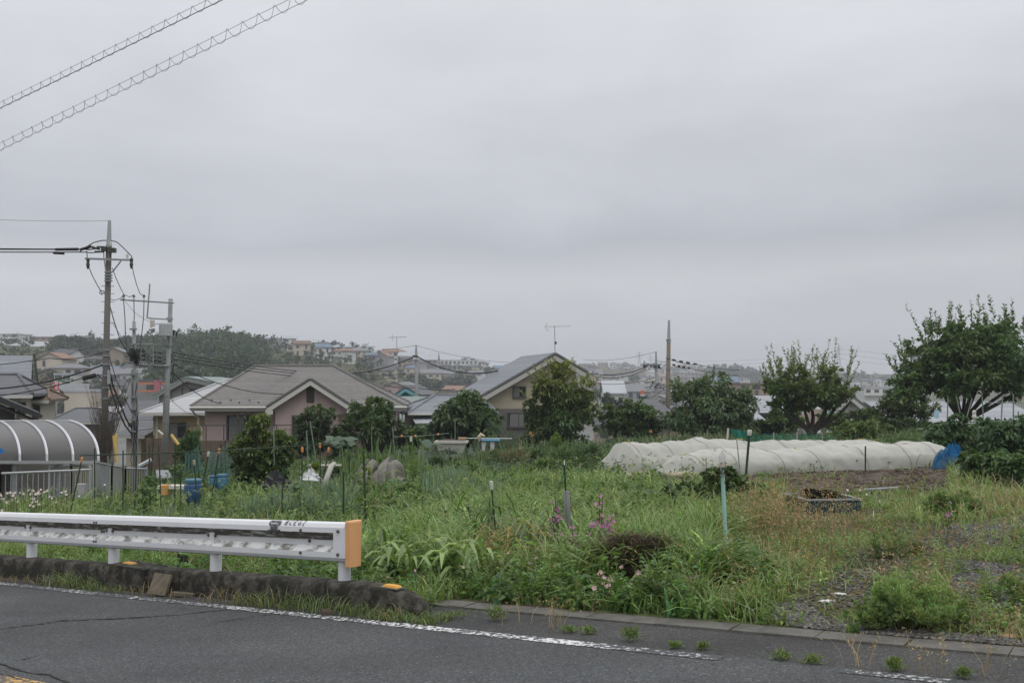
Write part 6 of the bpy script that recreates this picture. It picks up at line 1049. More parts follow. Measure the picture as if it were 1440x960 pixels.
# ---------------------------------------------------------------- tan gabled house
TANW = mat('tan_siding', (.41, .36, .265), .06, 3, .85, stripe=(2, .3, .12, .06)); SLATE_G = mat('blue_grey_slates', (.165, .178, .20), .12, 3, .55, stripe=(2, .20, .30, .14)); BARGE = mat('pale_barge', (.42, .41, .38), .06, 8, .6)
def tan_house():
    rz = R(13); F = Face(781, 57, rz, -6.0); r = thing('tan_house', 'two storey tan house with a blue grey slate gable roof and a tall aerial', 'house', F.o, rz)
    xa, za = F(781, 498, -.6); xl, zl = F(664, 565, -.6); xr, zr_ = F(827, 524.5, -.6); d = 7.0; ov = .55
    M = MB(); a, b = xl + ov, xr - ov; sl = (za - zl) / (xa - xl); sr = (za - zr_) / (xr - xa); zla, zrb = zl + sl * ov - .16, zr_ + sr * ov - .16
    M.add([(a, 0, 0), (b, 0, 0), (b, 0, zrb), (xa, 0, za - .16), (a, 0, zla), (a, d, 0), (b, d, 0), (b, d, zrb), (xa, d, za - .16), (a, d, zla)], [(0, 1, 2, 3, 4), (9, 8, 7, 6, 5), (0, 4, 9, 5), (1, 6, 7, 2)]); M.build('wall', TANW, r)
    gable_front(r, xl, xr, xa, -.6, d + .4, zl, zr_, za, SLATE_G, .12); M = MB(); tb = .30
    for x0, z0_, x1, z1_ in ((xl, zl, xa, za), (xa, za, xr, zr_)): M.add([(x0, -.61, z0_ - .03), (x1, -.61, z1_ - .03), (x1, -.61, z1_ - tb - .03), (x0, -.61, z0_ - tb - .03), (x0, -.53, z0_ - .03), (x1, -.53, z1_ - .03), (x1, -.53, z1_ - tb - .03), (x0, -.53, z0_ - tb - .03)], [(0, 3, 2, 1), (4, 5, 6, 7), (0, 1, 5, 4), (3, 7, 6, 2), (0, 4, 7, 3), (1, 2, 6, 5)])
    M.build('bargeboard', BARGE, r); M = MB()
    for x0, z0_, x1, z1_ in ((xl, zl, xa, za), (xa, za, xr, zr_)): M.tube([(x0, -.61, z0_ + .01), (x1, -.61, z1_ + .01)], .05, 5)
    M.build('verge_edge', DKTRIM, r)
    w0, w1 = F(721.5, 558, 0), F(739, 543.5, 0); window(r, w0[0], w1[0], w0[1], w1[1], 0); w0, w1 = F(758, 550, 0), F(770, 534, 0); window(r, w0[0], w1[0], w0[1], w1[1], 0)
    x0, z0_ = F(700, 602, -.1); x1, z1_ = F(812, 574, -.1); b = MB(); b.box(((x0 + x1) / 2, -.06, (z1_) / 2), (x1 - x0, .1, z1_)); b.build('lower_wall', mat('dark_grey_wall', (.13, .125, .115), .1, 3), r); w0, w1 = F(714, 600, -.11), F(760, 580, -.11); window(r, w0[0], w1[0], w0[1], w1[1], -.11, mull=2)  # base of the facade in a darker grey than the tan siding
    # lower wing to the left with its own hip roof
    l0, lz = F(573, 581, -2.2); l1, _ = F(700, 581, -2.2); lr = F(640, 556, 1.0)[1]; walls(r, l0 + .6, l1 - .3, -1.6, 4, 0, lz - .1, mat('brown_wing_wall', (.12, .10, .085), .12, 3), 'wing_wall'); hip(r, l0, l1, -2.2, 4.6, lz, lr, 2.6, SLATE_G, name='wing_roof', cx=(l0 + l1) / 2 + .8); b = MB(); b.tube([(l0, -2.26, lz - .06), (l1, -2.26, lz - .06)], .06, 8); b.build('gutter', BARGE, r)
    b = MB(); x0, z0_ = F(582, 590, -2.6); x1, _ = F(612, 590, -2.6); b.slab([(x0, -3.2, z0_ - .15), (x1, -3.2, z0_ - .15), (x1, -1.5, z0_ + .12), (x0, -1.5, z0_ + .12)], .06); b.build('porch_roof', mat('pale_tin', (.33, .35, .37), .08, 5, .5), r)
    # aerial
    A = thing('tv_aerial', 'tall rooftop television aerial above the tan house', 'aerial', at(782, 497, 57.6)); p0 = at(780.5, 502, 57.6); p1 = at(780, 458, 57.6); M = MB(); M.tube([p0, p1], .022, 6); M.build('mast', BOX, A, world=True); M = MB(); a, b = at(766.5, 459, 57.6), at(803, 458.5, 57.6); M.tube([a, b], .018, 5)
    for k in range(12): q = a.lerp(b, .12 + .88 * k / 11); M.tube([q + Vector((0, -.2, 0)), q + Vector((0, .2, 0))], .008, 4)
    M.tube([at(766.5, 459, 57.6), at(770, 453.5, 57.6)], .016, 4); M.tube([at(766.5, 459, 57.6), at(771, 465.5, 57.6)], .016, 4); M.build('antenna_head', BOX, A, world=True); M = MB(); M.box(at(781.3, 482, 57.5), (.12, .1, .16)); M.build('mast_box', DKTRIM, A, world=True)
tan_house()
# ---------------------------------------------------------------- simpler near houses
def gable_house_front(name, lab, px_l, px_r, px_a, ye, ya, Y, rz, base, wall, roof, barge=BARGE, d=7, ye_r=None, wins=(), ov=.4):
    F = Face(px_a, Y, rz, base); r = thing(name, lab, 'house', F.o, rz); xl, zl = F(px_l, ye, -ov); xr, zr_ = F(px_r, ye_r or ye, -ov); xa, za = F(px_a, ya, -ov); M = MB(); sl = (za - zl) / (xa - xl); sr = (za - zr_) / (xr - xa); a, b = xl + ov, xr - ov
    M.add([(a, 0, 0), (b, 0, 0), (b, 0, zr_ + sr * ov - .14), (xa, 0, za - .14), (a, 0, zl + sl * ov - .14), (a, d, 0), (b, d, 0), (b, d, zr_ + sr * ov - .14), (xa, d, za - .14), (a, d, zl + sl * ov - .14)], [(0, 1, 2, 3, 4), (9, 8, 7, 6, 5), (0, 4, 9, 5), (1, 6, 7, 2)]); M.build('wall', wall, r); gable_front(r, xl, xr, xa, -ov, d + ov, zl, zr_, za, roof, .12); M = MB(); tb = .26
    for x0, z0_, x1, z1_ in ((xl, zl, xa, za), (xa, za, xr, zr_)): M.add([(x0, -ov - .01, z0_ - .03), (x1, -ov - .01, z1_ - .03), (x1, -ov - .01, z1_ - tb - .03), (x0, -ov - .01, z0_ - tb - .03), (x0, -ov + .06, z0_ - .03), (x1, -ov + .06, z1_ - .03), (x1, -ov + .06, z1_ - tb - .03), (x0, -ov + .06, z0_ - tb - .03)], [(0, 3, 2, 1), (4, 5, 6, 7), (0, 1, 5, 4), (3, 7, 6, 2), (0, 4, 7, 3), (1, 2, 6, 5)])
    M.build('bargeboard', barge, r)
    for (a, b, c, e) in wins: w0, w1 = F(a, e, 0), F(c, b, 0); window(r, w0[0], w1[0], w0[1], w1[1], 0)
    return r, F
def side_house(name, lab, px_l, px_r, ye, yr, Y, rz, base, wall, roof, d=7, kind='gable', rl=.4, wins=(), ov=.5, fascia=BARGE, depth_r=None):
    pc = (px_l + px_r) / 2; F = Face(pc, Y, rz, base); r = thing(name, lab, 'house', F.o, rz); xl, zl = F(px_l, ye, -ov); xr, zr_ = F(px_r, ye, -ov); ze = (zl + zr_) / 2; zt = F(pc, yr, d / 2)[1]; walls(r, xl + ov, xr - ov, 0, d - ov, 0, ze - .1, wall)
    if kind == 'gable':
        gable_side(r, xl, xr, -ov, d, ze, zt, roof); M = MB(); M.add([(x, y, z) for x in (xl + ov, xr - ov) for (y, z) in ((0, ze - .12), (d - ov, ze - .12), ((d - ov) / 2, zt - .2))], [(0, 2, 1), (3, 4, 5)]); M.build('gable_wall', wall, r)
    else: hip(r, xl, xr, -ov, d, ze, zt, (xr - xl) * rl, roof)
    b = MB(); b.box(((xl + xr) / 2, -ov - .03, ze - .1), (xr - xl, .06, .14)); b.build('fascia', fascia, r)
    for (a, b_, c, e) in wins: w0, w1 = F(a, e, 0), F(c, b_, 0); window(r, w0[0], w1[0], w0[1], w1[1], 0)
    return r, F
GREYW = mat('grey_wall', (.21, .20, .195), .06, 3); WHITEW = mat('white_wall', (.52, .53, .53), .05, 3, .8, stripe=(2, .35, .08, .05)); CREAMW = mat('cream_wall', (.48, .45, .38), .05, 3); YELW = mat('yellow_wall', (.38, .31, .17), .07, 3)
TINW = mat('white_tin_roof', (.36, .37, .38), .06, 3, .45, stripe=(2, .16, .22, .16)); TINB = mat('pale_blue_tin_roof', (.25, .265, .29), .06, 3, .4, stripe=(2, .30, .30, .14)); TING = mat('grey_green_tin_roof', (.19, .235, .225), .07, 3, .5, stripe=(2, .17, .28, .2)); SLATE_D = mat('dark_slates', (.095, .10, .112), .14, 3, .6, stripe=(2, .16, .3, .16)); TILEK = mat('dark_tile', (.028, .029, .032), .2, 6, .5); TEALW = mat('teal_gable', (.13, .33, .36), .08, 5, .7); BROWNT = mat('brown_tile', (.16, .115, .085), .2, 6, .8, stripe=(2, .14, .35, .2))
gable_house_front('white_house', 'small white gabled house right behind the yellow tipped tree', 800, 848, 820, 585, 566, 52, R(10), -6, WHITEW, TINB, barge=FRAMEW)
gable_house_front('teal_gable_house', 'house with a teal painted gable right of the pink house roof', 553, 592, 570, 557, 545.5, 80, R(-4), -8, TEALW, SLATE_D, barge=TEALW, d=8, ov=.5)
side_house('green_roof_house', 'low house with a grey green metal roof behind the right end of the pink house', 545, 640, 588, 557, 64, R(2), -7, WHITEW, TING, d=8, wins=((574, 594, 588, 604),))
r, F = side_house('yellow_house', 'yellow house with a white metal roof left of the pink house', 196, 425, 579.5, 533.5, 55, R(8), -5.2, YELW, TINW, d=11, kind='hip', rl=.10, wins=((237, 594, 262, 618),), ov=.6)
b = MB(); x0, z_ = F(206, 616, -1.0); x1, _ = F(262, 616, -1.0); b.box(((x0 + x1) / 2, -1.0, z_ / 2), (x1 - x0, .15, z_)); b.build('brick_base', MATS['brown_brick'], r); x, _ = F(221, 600, -.06); b = MB(); b.tube([(x, -.06, 0), (x, -.06, F(221, 581, 0)[1])], .05, 8); b.build('downpipe', TRIM, r)
gable_house_front('grey_house', 'two storey grey house with a shallow roof behind the yellow house', 214, 330, 262, 557, 531, 78, R(0), -9, GREYW, TING, d=9, ye_r=545, wins=((256, 546, 278, 556),), barge=mat('grey_barge', (.2, .22, .2), .05))
side_house('tin_roof_house', 'house with a pale ribbed metal roof behind the vase shaped plum tree', 1046, 1126, 580, 556, 60, R(-2), -6, GREYW, TINB, d=8, wins=((1082, 588, 1100, 600),), fascia=DKTRIM)
side_house('tin_roof_annex', 'low annex with a pale roof left of the ribbed metal roof house', 1030, 1080, 592, 580, 55, R(-2), -6, GREYW, TINB, d=5)
gable_house_front('white_gable_house', 'white gabled house between the two fruit trees on the right', 1160, 1236, 1196, 588, 556, 58, R(-16), -6, WHITEW, mat('grey_green_panel_roof', (.13, .165, .155), .1, 4, .4, stripe=(2, .5, .3, .08)), barge=FRAMEW, d=9)
side_house('grey_roof_house', 'wide house with a pale grey roof seen beneath the largest fruit tree', 1262, 1480, 596, 564, 66, R(3), -6, GREYW, TINB, d=10)
side_house('low_grey_shed', 'low grey shed roof showing between the hedge and the airy tree', 915, 956, 586, 560, 52, R(20), -5, GREYW, SLATE_D, d=5)
# left edge
r, F = side_house('slate_roof_house', 'tall house with a large blue grey slate roof at the left edge', -150, 43, 548, 499, 47, R(25), -6, CREAMW, SLATE_G, d=9, ov=.5); b = MB(); x, z = F(47, 503, 4.4); b.box((x + .25, 3.2, z - 1.5), (.12, .3, 3.4), ry=-.12); b.build('verge_board', mat('olive_board', (.075, .075, .05), .1), r)
r, F = side_house('cream_hip_house', 'cream house with a dark slate hip roof and white eaves at the left edge', -70, 46, 554, 527, 40, R(19), -5, CREAMW, SLATE_D, d=7, kind='hip', rl=.3, wins=((24, 566, 36, 586),), fascia=FRAMEW)
r, F = side_house('brown_hip_house', 'cream house corner with a brown tiled hip roof beside the slate roofs', 26, 69, 561.5, 547.5, 44, R(16), -5, CREAMW, BROWNT, d=5, kind='hip', rl=.2, wins=((48, 570, 56, 586),), fascia=FRAMEW)
F = Face(20, 31, R(27), -4); r = thing('dark_eave_house', 'house with a black tiled sloping eave above the carport at the left edge', 'house', F.o, R(27)); xa, za = F(-14, 551, 0); xb, zb = F(57, 581, 0); b = MB(); b.slab([(xa - 2.5, -.3, za + 1.15), (xb, -.3, zb), (xb, 2.5, zb), (xa - 2.5, 2.5, za + 1.15)], .16); b.build('roof', TILEK, r); b = MB(); b.slab([(xa - 2.4, -.2, za + .85), (xb - .15, -.2, zb - .22), (xb - .15, 2.4, zb - .22), (xa - 2.4, 2.4, za + .85)], .05); b.build('soffit', mat('dark_soffit', (.05, .047, .045), .1), r); xw = F(21, 590, .4)[0]; walls(r, xa - 3, xw, .4, 2.3, 0, F(21, 574, .4)[1], mat('taupe_wall', (.10, .09, .085), .06, 3, stripe=(2, .25, .2, .06))); b = MB(); b.tube([(xb, -.35, zb - .08), (xb - .02, 2.5, zb - .08)], .06, 6); b.build('gutter', DKTRIM, r)
side_house('grey_hip_house', 'low house with a mid grey hip roof behind the carport', 64, 146, 593, 574, 68, R(14), -9, GREYW, SLATE_D, d=9, kind='hip', rl=.4); side_house('white_flat_house', 'white house with a pale roof left of the tallest pole', 108, 152, 586, 571, 85, R(0), -10, WHITEW, TINW, d=7); side_house('solar_roof_house', 'dark slanted roof racks right of the pole with many cables', 166, 214, 590, 563, 62, R(12), -8, WHITEW, SLATE_D, d=6); side_house('white_wall_house', 'plain white walled house left of the yellow house', 166, 206, 582, 572, 66, R(0), -8, WHITEW, TINW, d=5); side_house('pale_low_house', 'low white house with a grey roof below the slanted roof racks', 160, 204, 612, 590, 58, R(-8), -7, CREAMW, SLATE_D, d=6)
# ---------------------------------------------------------------- carport and silver fence
def carport():
    Y0 = 26.5; c = at(70, 648, Y0); r = thing('carport', 'curved smoked panel carport roof with silver ribs at the left edge', 'carport', (c.x, c.y, float(gz(c.x, c.y)))); SMOKE = mat('smoked_panel', (.085, .082, .08), .06, 2, .35, spec=.5); RIB = mat('silver_rib', (.60, .61, .64), .05, 6, .35, .3)
    zf = at(60, 648, Y0).z; zt = at(50, 592, Y0 + 2.6).z; H = zt - zf; D = 2.6
    def P(x, t, o=0):  # t 0 at the front edge .. 1 at the back top; the bay runs back to the left
        a = t * math.pi / 2 * .98; y = D * (1 - math.cos(a)) ; z = H * math.sin(a) ** .82; return Vector((x - .76 * y, Y0 + y - o * math.cos(a), zf + z + o * math.sin(a)))
    ribs = [X_at(px, Y0) for px in (141.5, 106, 69.5, 31.5, -6.5, -45, -84, -122)]
    for a, b_ in zip(ribs[:-1], ribs[1:]):
        M = MB(); M.grid([[P(x, t / 12) for t in range(13)] for x in (a, (a + b_) / 2, b_)]); M.build('roof_panel', SMOKE, r, world=True, smooth=True)
    for x in ribs: M = MB(); M.tube([P(x, t / 12, .02) for t in range(13)], .035, 6); M.build('rib', RIB, r, world=True)
    M = MB(); M.box(((ribs[0] + ribs[-1]) / 2, Y0, zf - .03), (ribs[0] - ribs[-1], .10, .08)); M.build('front_beam', GREY, r, world=True); M = MB(); M.tube([P(ribs[0], 1, 0), P(ribs[-1], 1, 0)], .04, 6); M.build('ridge_beam', GREY, r, world=True)
    g = float(gz(c.x, c.y)) - .8
    for px in (25, 87, -60): x = X_at(px, Y0 + .3); M = MB(); M.box((x, Y0 + .3, (zf + g) / 2), (.11, .11, zf - g)); M.build('post', BOX, r, world=True)
    M = MB(); x0, x1 = X_at(-120, 29.5), X_at(100, 29.5); M.box(((x0 + x1) / 2, 29.6, g + .9), (x1 - x0, .15, 1.9)); o = M.build('plastered_wall', mat('pale_plaster', (.40, .38, .34), .08, 3)); tag(o, 'pale plastered wall under the carport roof', 'wall')
    M = MB(); x0, x1 = X_at(-60, 28), X_at(20, 28); M.box(((x0 + x1) / 2, 28, g + 1.0), (x1 - x0, .1, 1.9)); o = M.build('shutter', mat('taupe_shutter', (.12, .105, .10), .05, 3, .6, stripe=(2, .22, .3, .08))); tag(o, 'taupe slatted shutter under the left end of the carport roof', 'shutter')
    M = MB(); M.add([at(-8, 622, 25.5), at(7.5, 635, 25.5), at(-6, 640, 25.5), at(-8, 622, 26.0), at(7.5, 635, 25.8), at(-6, 640, 26.0)], [(0, 2, 1), (3, 4, 5), (0, 1, 4, 3), (1, 2, 5, 4), (0, 3, 5, 2)]); tag(M.build('blue_tarp', mat('bright_blue', (.02, .16, .50), .1, 6, .5)), 'corner of a bright blue tarp in front of the carport at the left edge', 'tarp')
carport()
SILV = mat('silver_fence', (.40, .42, .44), .08, 10, .4, .4)
def fence(pts_, lab, pitch=.115, hh=.95):
    a0 = at(*pts_[0]); r = thing('metal_fence', lab, 'fence', (a0.x, a0.y, a0.z - hh)); bars = MB(); nb = 0
    for (p, q) in zip(pts_[:-1], pts_[1:]):
        a, b_ = at(*p), at(*q); L_ = (b_ - a).length; n = max(2, int(L_ / pitch)); 
        for h_, rr in ((0, .026), (hh - .1, .02)): M = MB(); M.tube([a - Vector((0, 0, h_)), b_ - Vector((0, 0, h_))], rr, 6); M.build('rail', SILV, r, world=True)
        for k in range(n + 1):
            c = a.lerp(b_, k / n); bars.tube([c, c - Vector((0, 0, hh - .08))], .010, 5)
        m_ = max(1, round(L_ / 1.9))
        for k in range(m_ + 1): c = a.lerp(b_, k / m_); M = MB(); M.box(c - Vector((0, 0, hh / 2 - .02)), (.05, .05, hh + .06)); M.build('post', SILV, r, world=True)
    o = bars.build('baluster_panel', SILV, r, world=True); return r
fence([(-140, 671, 22.6), (0, 665.5, 23.4), (128, 660, 24.6)], 'long silver balustrade fence below the carport at the left edge'); fence([(133, 649, 24.4), (157, 654, 26.2), (176, 658, 27.5), (206, 659, 28.6)], 'short silver fence panel running back from the corner stake', .12, 1.0); fence([(70, 656, 26.6), (100, 654, 27.2), (127, 656, 26.4)], 'inner silver gate panel behind the long balustrade fence', .13, .9)
b = MB(); b.box(at(114, 690, 24.0), (.22, .2, .34)); tag(b.build('grey_crate', GREY), 'small grey crate against the silver fence behind the leaning orange capped stake', 'crate')
# ================================================================== POLES AND WIRES
CONC = mat('pole_concrete', (.12, .112, .102), .14, 3, .9, stretch=(1, 1, .25)); CONCP = mat('pale_pole_concrete', (.24, .25, .25), .1, 3, .8); CABLE = mat('cable_black', (.014, .014, .015), .1, 9, .6); GALV = mat('galvanised_steel', (.25, .27, .28), .12, 7, .5, .4); PORC = mat('porcelain', (.60, .56, .50), .06, 12, .3); ZINC = mat('zinc_cap', (.33, .36, .37), .1, 5, .5, .3)
def pole(lab, top, bot, Y, r0, r1, m, metal_top=0, name='utility_pole'):
    a, b_ = at(*top, Y), at(*bot, Y); d = (b_ - a).normalized(); b_ = b_ + d * 2.0; r = thing(name, lab, 'utility pole', b_); M = MB()
    if metal_top:
        c = a + d * metal_top; M.tube([c - d * .05, b_], [r0, r1], 12); M2 = MB(); M2.tube([a, c], [r0 * .55, r0 * .98], 10); M2.tube([c - d * .12, c - d * .02], [r0 * 1.1, r0 * 1.1], 10); M2.build('pole_top', ZINC, r, world=True)
    else: M.tube([a, b_], [r0, r1], 12)
    M.build('shaft', m, r, world=True, smooth=True); return r, (lambda t: a + (b_ - d * 2.0 - a) * t)
def part(r, name, m, *tubes, boxes=()):
    M = MB()
    for t in tubes: M.tube(t[0], t[1], t[2] if len(t) > 2 else 6)
    for c, s in boxes: M.box(c, s)
    return M.build(name, m, r, world=True)
def wire(lab, pts_, r, m=None, name='power_line', n=14, sag=0.0, grp='overhead wires'):
    M = MB()
    for a, b_ in zip(pts_[:-1], pts_[1:]): M.tube(catenary(a, b_, sag, n), r, 5, cap=False)
    o = M.build(name, m or CABLE); tag(o, lab, 'wire', grp); return o
def insul(r, p, s=1.0):
    M = MB(); M.lathe(p, [(.02 * s, 0), (.06 * s, .02 * s), (.03 * s, .05 * s), (.055 * s, .08 * s), (.03 * s, .11 * s), (.045 * s, .14 * s), (.01 * s, .16 * s)], 8); M.build('insulator', PORC, r, world=True)
Y1 = 36.0
P1, f1 = pole('tallest weathered utility pole with a grey crossarm and looping cables on the left', (154, 310), (145.5, 655), Y1, .10, .125, CONC, 1.0)
A = lambda px, py, dy=0: at(px, py, Y1 + dy)

M = MB(); a, b_ = A(119.8, 363.6, -.2), A(186, 365.8, -.2); M.tube([a, b_], .045, 4); M.build('crossarm', GALV, P1, world=True)
part(P1, 'brace', GALV, ([A(170, 367, -.2), A(158.5, 382, -.15)], .025)); part(P1, 'brace', GALV, ([A(146, 346, -.15), A(146, 362, -.15), A(149, 384, -.15)], .02))
for py in (382.5, 387, 391, 395): M = MB(); M.tube([A(147, py, -.2), A(158, py, -.2)], .03, 6); M.build('pole_band', GALV, P1, world=True)
for i, py in enumerate((402, 412.5, 424, 438.5, 454, 470)): s = 1 if i % 2 else -1; M = MB(); M.tube([A(142.5, py, 0), A(160.5, py + .5, 0)], .013, 5); M.build('step_bolt', GALV, P1, world=True)
M = MB(); M.box(A(147, 350, -.15), (.18, .2, .16)); M.box(A(158.5, 352, -.1), (.2, .2, .16)); M.build('clamp', DKTRIM, P1, world=True)
insul(P1, A(179.2, 363, -.2), 1.1); insul(P1, A(155.6, 346, -.2), 1.1)
for a, b_ in (((129, 347), (141, 351)), ((136, 347.5), (147, 347)), ((133, 354), (146, 354))): M = MB(); M.tube([A(*a, -.3), A(*b_, -.2)], [.045, .03], 8); M.build('strain_insulator', DKTRIM, P1, world=True)
for px, py in ((123.7, 370.5), (184.8, 370)): M = MB(); M.lathe(A(px, py, -.2), [(.02, .2), (.07, .14), (.05, .05), (.07, -.05), (.03, -.2)], 8); M.build('cable_head', DKTRIM, P1, world=True)
for py in (492, 500, 512, 528, 545, 560): M = MB(); p = A(150 - (py - 490) * .02, py); M.tube([p + Vector((0, 0, .03)), p - Vector((0, 0, .03))], .135, 12); M.build('pole_band', GALV, P1, world=True)
M = MB(); M.box(A(153, 530, -.24), (.09, .08, .5)); M.build('junction_box', GREY, P1, world=True)
# pale pole with many cables, pale pole with transformer
Y3, Y2 = 39.0, 41.0
P3, f3 = pole('slim pale pole wrapped with many cables, between two larger poles on the left', (188.5, 452), (189.5, 655), Y3, .065, .085, CONCP); P2, f2 = pole('pale pole with a small transformer and square brackets on the left', (240, 420), (232.5, 632), Y2, .085, .125, CONCP)
C = lambda px, py, dy=0: at(px, py, Y2 + dy); Bq = lambda px, py, dy=0: at(px, py, Y3 + dy)
part(P2, 'bracket_arm', GALV, ([C(169, 421.3, -.2), C(244.5, 426, -.2)], .032)); part(P2, 'bracket_arm', GALV, ([C(210.7, 399, -.2), C(208.3, 430, -.2), C(206.8, 447, -.2)], .03), ([C(206.8, 447, -.2), C(243, 449.5, -.2)], .028)); part(P2, 'bracket_arm', GALV, ([C(186, 483.5, -.2), C(240, 485.5, -.2)], .025), ([C(215.5, 484, -.2), C(215.5, 512, -.2)], .035), ([C(190, 511.5, -.2), C(236, 514.5, -.2)], .03))
M = MB(); M.lathe(C(233, 473, -.35), [(.10, 0), (.27, .02), (.27, .50), (.24, .54), (.1, .56)], 14); M.build('transformer', mat('transformer_grey', (.36, .38, .39), .06, 5, .5), P2, world=True)
for px in (228.5, 232, 236.5): insul(P2, C(px, 456.5, -.35), .7)
for px, py in ((212.5, 460), (216, 459)): insul(P2, C(px, py, -.2), 1.2); insul(P2, C(px, py - 6, -.2), 1.0)
for px, py in ((243.5, 468), (248, 470)): M = MB(); M.tube([C(px, py + 4), C(px + 1.2, py - 4)], [.02, .05], 7); M.build('fuse', DKTRIM, P2, world=True)
for px in (173.7, 188.2, 202.5): insul(P2, C(px, 420.5, -.2), 1.1); M = MB(); M.lathe(C(px, 417.5, -.2), [(.02, -.04), (.06, 0), (.05, .06), (.02, .1)], 8); M.build('cable_clip', DKTRIM, P2, world=True)
for py in (448, 487, 515, 556, 575, 592): M = MB(); p = C(239 - (py - 430) * .034, py); M.tube([p + Vector((0, 0, .04)), p - Vector((0, 0, .04))], .125, 12); M.build('pole_band', GALV, P2, world=True)
for k in range(5): M = MB(); M.tube([C(230.5 + k * 1.6, 560), C(229 + k * 1.6, 628)], .03, 5); M.build('conduit', CONCP, P2, world=True)
rnd = random.Random(4); M = MB()
for i in range(70): p = Bq(rnd.uniform(184.5, 195), rnd.gauss(501, 5), rnd.uniform(-.25, .1)); M.tube([p, p + Vector((rnd.uniform(-.12, .12), rnd.uniform(-.1, .1), rnd.uniform(-.14, .14))), p + Vector((rnd.uniform(-.14, .14), 0, rnd.uniform(-.16, .16)))], rnd.choice((.012, .02, .03)), 5)
M.build('cable_bundle', CABLE, P3, world=True)
M = MB()
for i in range(14): p = Bq(rnd.uniform(185.5, 194), rnd.uniform(520, 640), -.15); M.tube([p, p + Vector((rnd.uniform(-.08, .08), 0, -.4)), p + Vector((0, 0, -.8))], .014, 5)
M.build('cable_run', CABLE, P3, world=True)
for py in (463, 484, 526, 558, 575, 590, 606): M = MB(); p = Bq(189, py); M.box(p - Vector((0, .12, 0)), (.26, .1, .07)); M.build('pole_band', GALV, P3, world=True)
M = MB(); M.tube([Bq(185.5, 520, -.1), Bq(186.5, 640, -.1)], .035, 6); M.tube([Bq(193, 520, -.1), Bq(193.5, 650, -.1)], .03, 6); M.build('conduit', CONCP, P3, world=True)
# wires on the left
W = wire
W('thin topmost wire running left from the tip of the tallest pole', [at(-220, 293, 33), A(154, 310.5)], .006, sag=.15)
for k, (y0, y1, rr) in enumerate(((348.5, 350.5, .022), (351, 350.8, .016), (354.5, 354.5, .020))): W(('upper', 'middle', 'lower')[k] + ' thick black line running left from the crossarm pole', [at(-220, y0 - 2, 35.5), A(118 if k < 2 else 122, y1, -.3), A(135, y1 - (1 if k < 2 else 0), -.3)], rr, sag=.02)
for a, b_, lab in (((78, 350.8), (110, 350.4), 'black sleeve on the upper thick line left of the crossarm'), ((75, 355.5), (90, 356), 'black sleeve on the lower thick line left of the crossarm'), ((113, 351), (128, 346.5), 'bulky black joint where the lines meet the crossarm pole')): M = MB(); M.tube([A(*a, -.3), A(*b_, -.3)], [.05, .055], 8); o = M.build('cable_sleeve', CABLE); tag(o, lab, 'cable sleeve')
def loop(lab, P, r=.016, mk=A): M = MB(); q = [mk(*p) for p in P]; M.tube(q, r, 6); o = M.build('jumper_cable', CABLE); tag(o, lab, 'cable', 'jumper cables')
loop('cable looping over the crossarm from left to right', [(112, 354), (120, 348), (132, 341), (143, 338.2), (154, 338), (164, 340), (172, 347), (180, 355), (185.5, 361), (186.5, 370)], .018)
loop('cable hanging from the left crossarm end to the pole', [(122, 353), (122.8, 364), (124.5, 374), (130, 388), (137, 401), (143, 411)], .016); loop('coiled cable end on the left side of the tallest pole', [(143, 411), (147, 413), (146, 409), (141, 408), (140, 412), (144, 414.5)], .016)
def path(lab, P, r=.014): M = MB(); q = [at(*p) for p in P]; M.tube(q, r, 5); o = M.build('jumper_cable', CABLE); tag(o, lab, 'cable', 'jumper cables')
path('cable swinging from the right crossarm end to the square bracket', [(185.5, 372, 36), (188, 385, 37), (192, 400, 38.5), (197, 413, 40), (202.5, 416, 40.8)]); path('cable from the pole middle to the left end of the bracket arm', [(158, 377, 36), (163, 391, 37), (169, 404, 39), (174, 414, 40.8), (182, 417.5, 40.8), (188, 414.5, 40.8)]); path('short cable sagging from the tallest pole to the bracket arm', [(155, 420.5, 36), (162, 422, 38), (169, 419.5, 40), (172, 417, 40.8)])
for k, (px, e) in enumerate(((173.7, 179), (188.2, 187), (202.5, 196))): path('vertical lead dropping from the bracket arm to the cable bundle, %s' % ('leftmost', 'middle one', 'rightmost')[k], [(px, 422, 40.8), (px + (e - px) * .2 + .8, 445, 40.5), (px + (e - px) * .5, 470, 40), (e, 497, 39)], .018)
path('long cable from the tallest pole sweeping down to the cable bundle', [(154.5, 430, 36), (160, 450, 37), (169, 478, 38), (181, 498, 39), (186, 508, 39)], .018); path('heavy cable sweeping from the tallest pole down to the pale pole foot, upper', [(152, 510, 36), (158, 540, 36.5), (168, 566, 37.5), (178, 590, 38.4), (187, 604, 39)], .03); path('heavy cable sweeping from the tallest pole down to the pale pole foot, lower', [(151, 520, 36), (155, 545, 36.5), (164, 572, 37.5), (176, 598, 38.4), (187, 612, 39)], .03); path('thin cable from the tallest pole to the pale pole with many cables', [(153, 500, 36), (164, 535, 37), (178, 565, 38), (187, 583, 39)], .014); path('thin stay cable from the tallest pole to the transformer pole', [(157, 452, 36), (175, 480, 38), (205, 520, 40), (236, 548, 41)], .008)
path('thin slack line from the bracket arm to the transformer', [(176, 424, 40.8), (190, 440, 40.8), (205, 450, 40.8), (216, 454, 40.8)], .007); path('short lead from the porcelain insulators to the transformer', [(216, 456, 40.8), (222, 455, 40.6), (230, 456, 40.6)], .012)
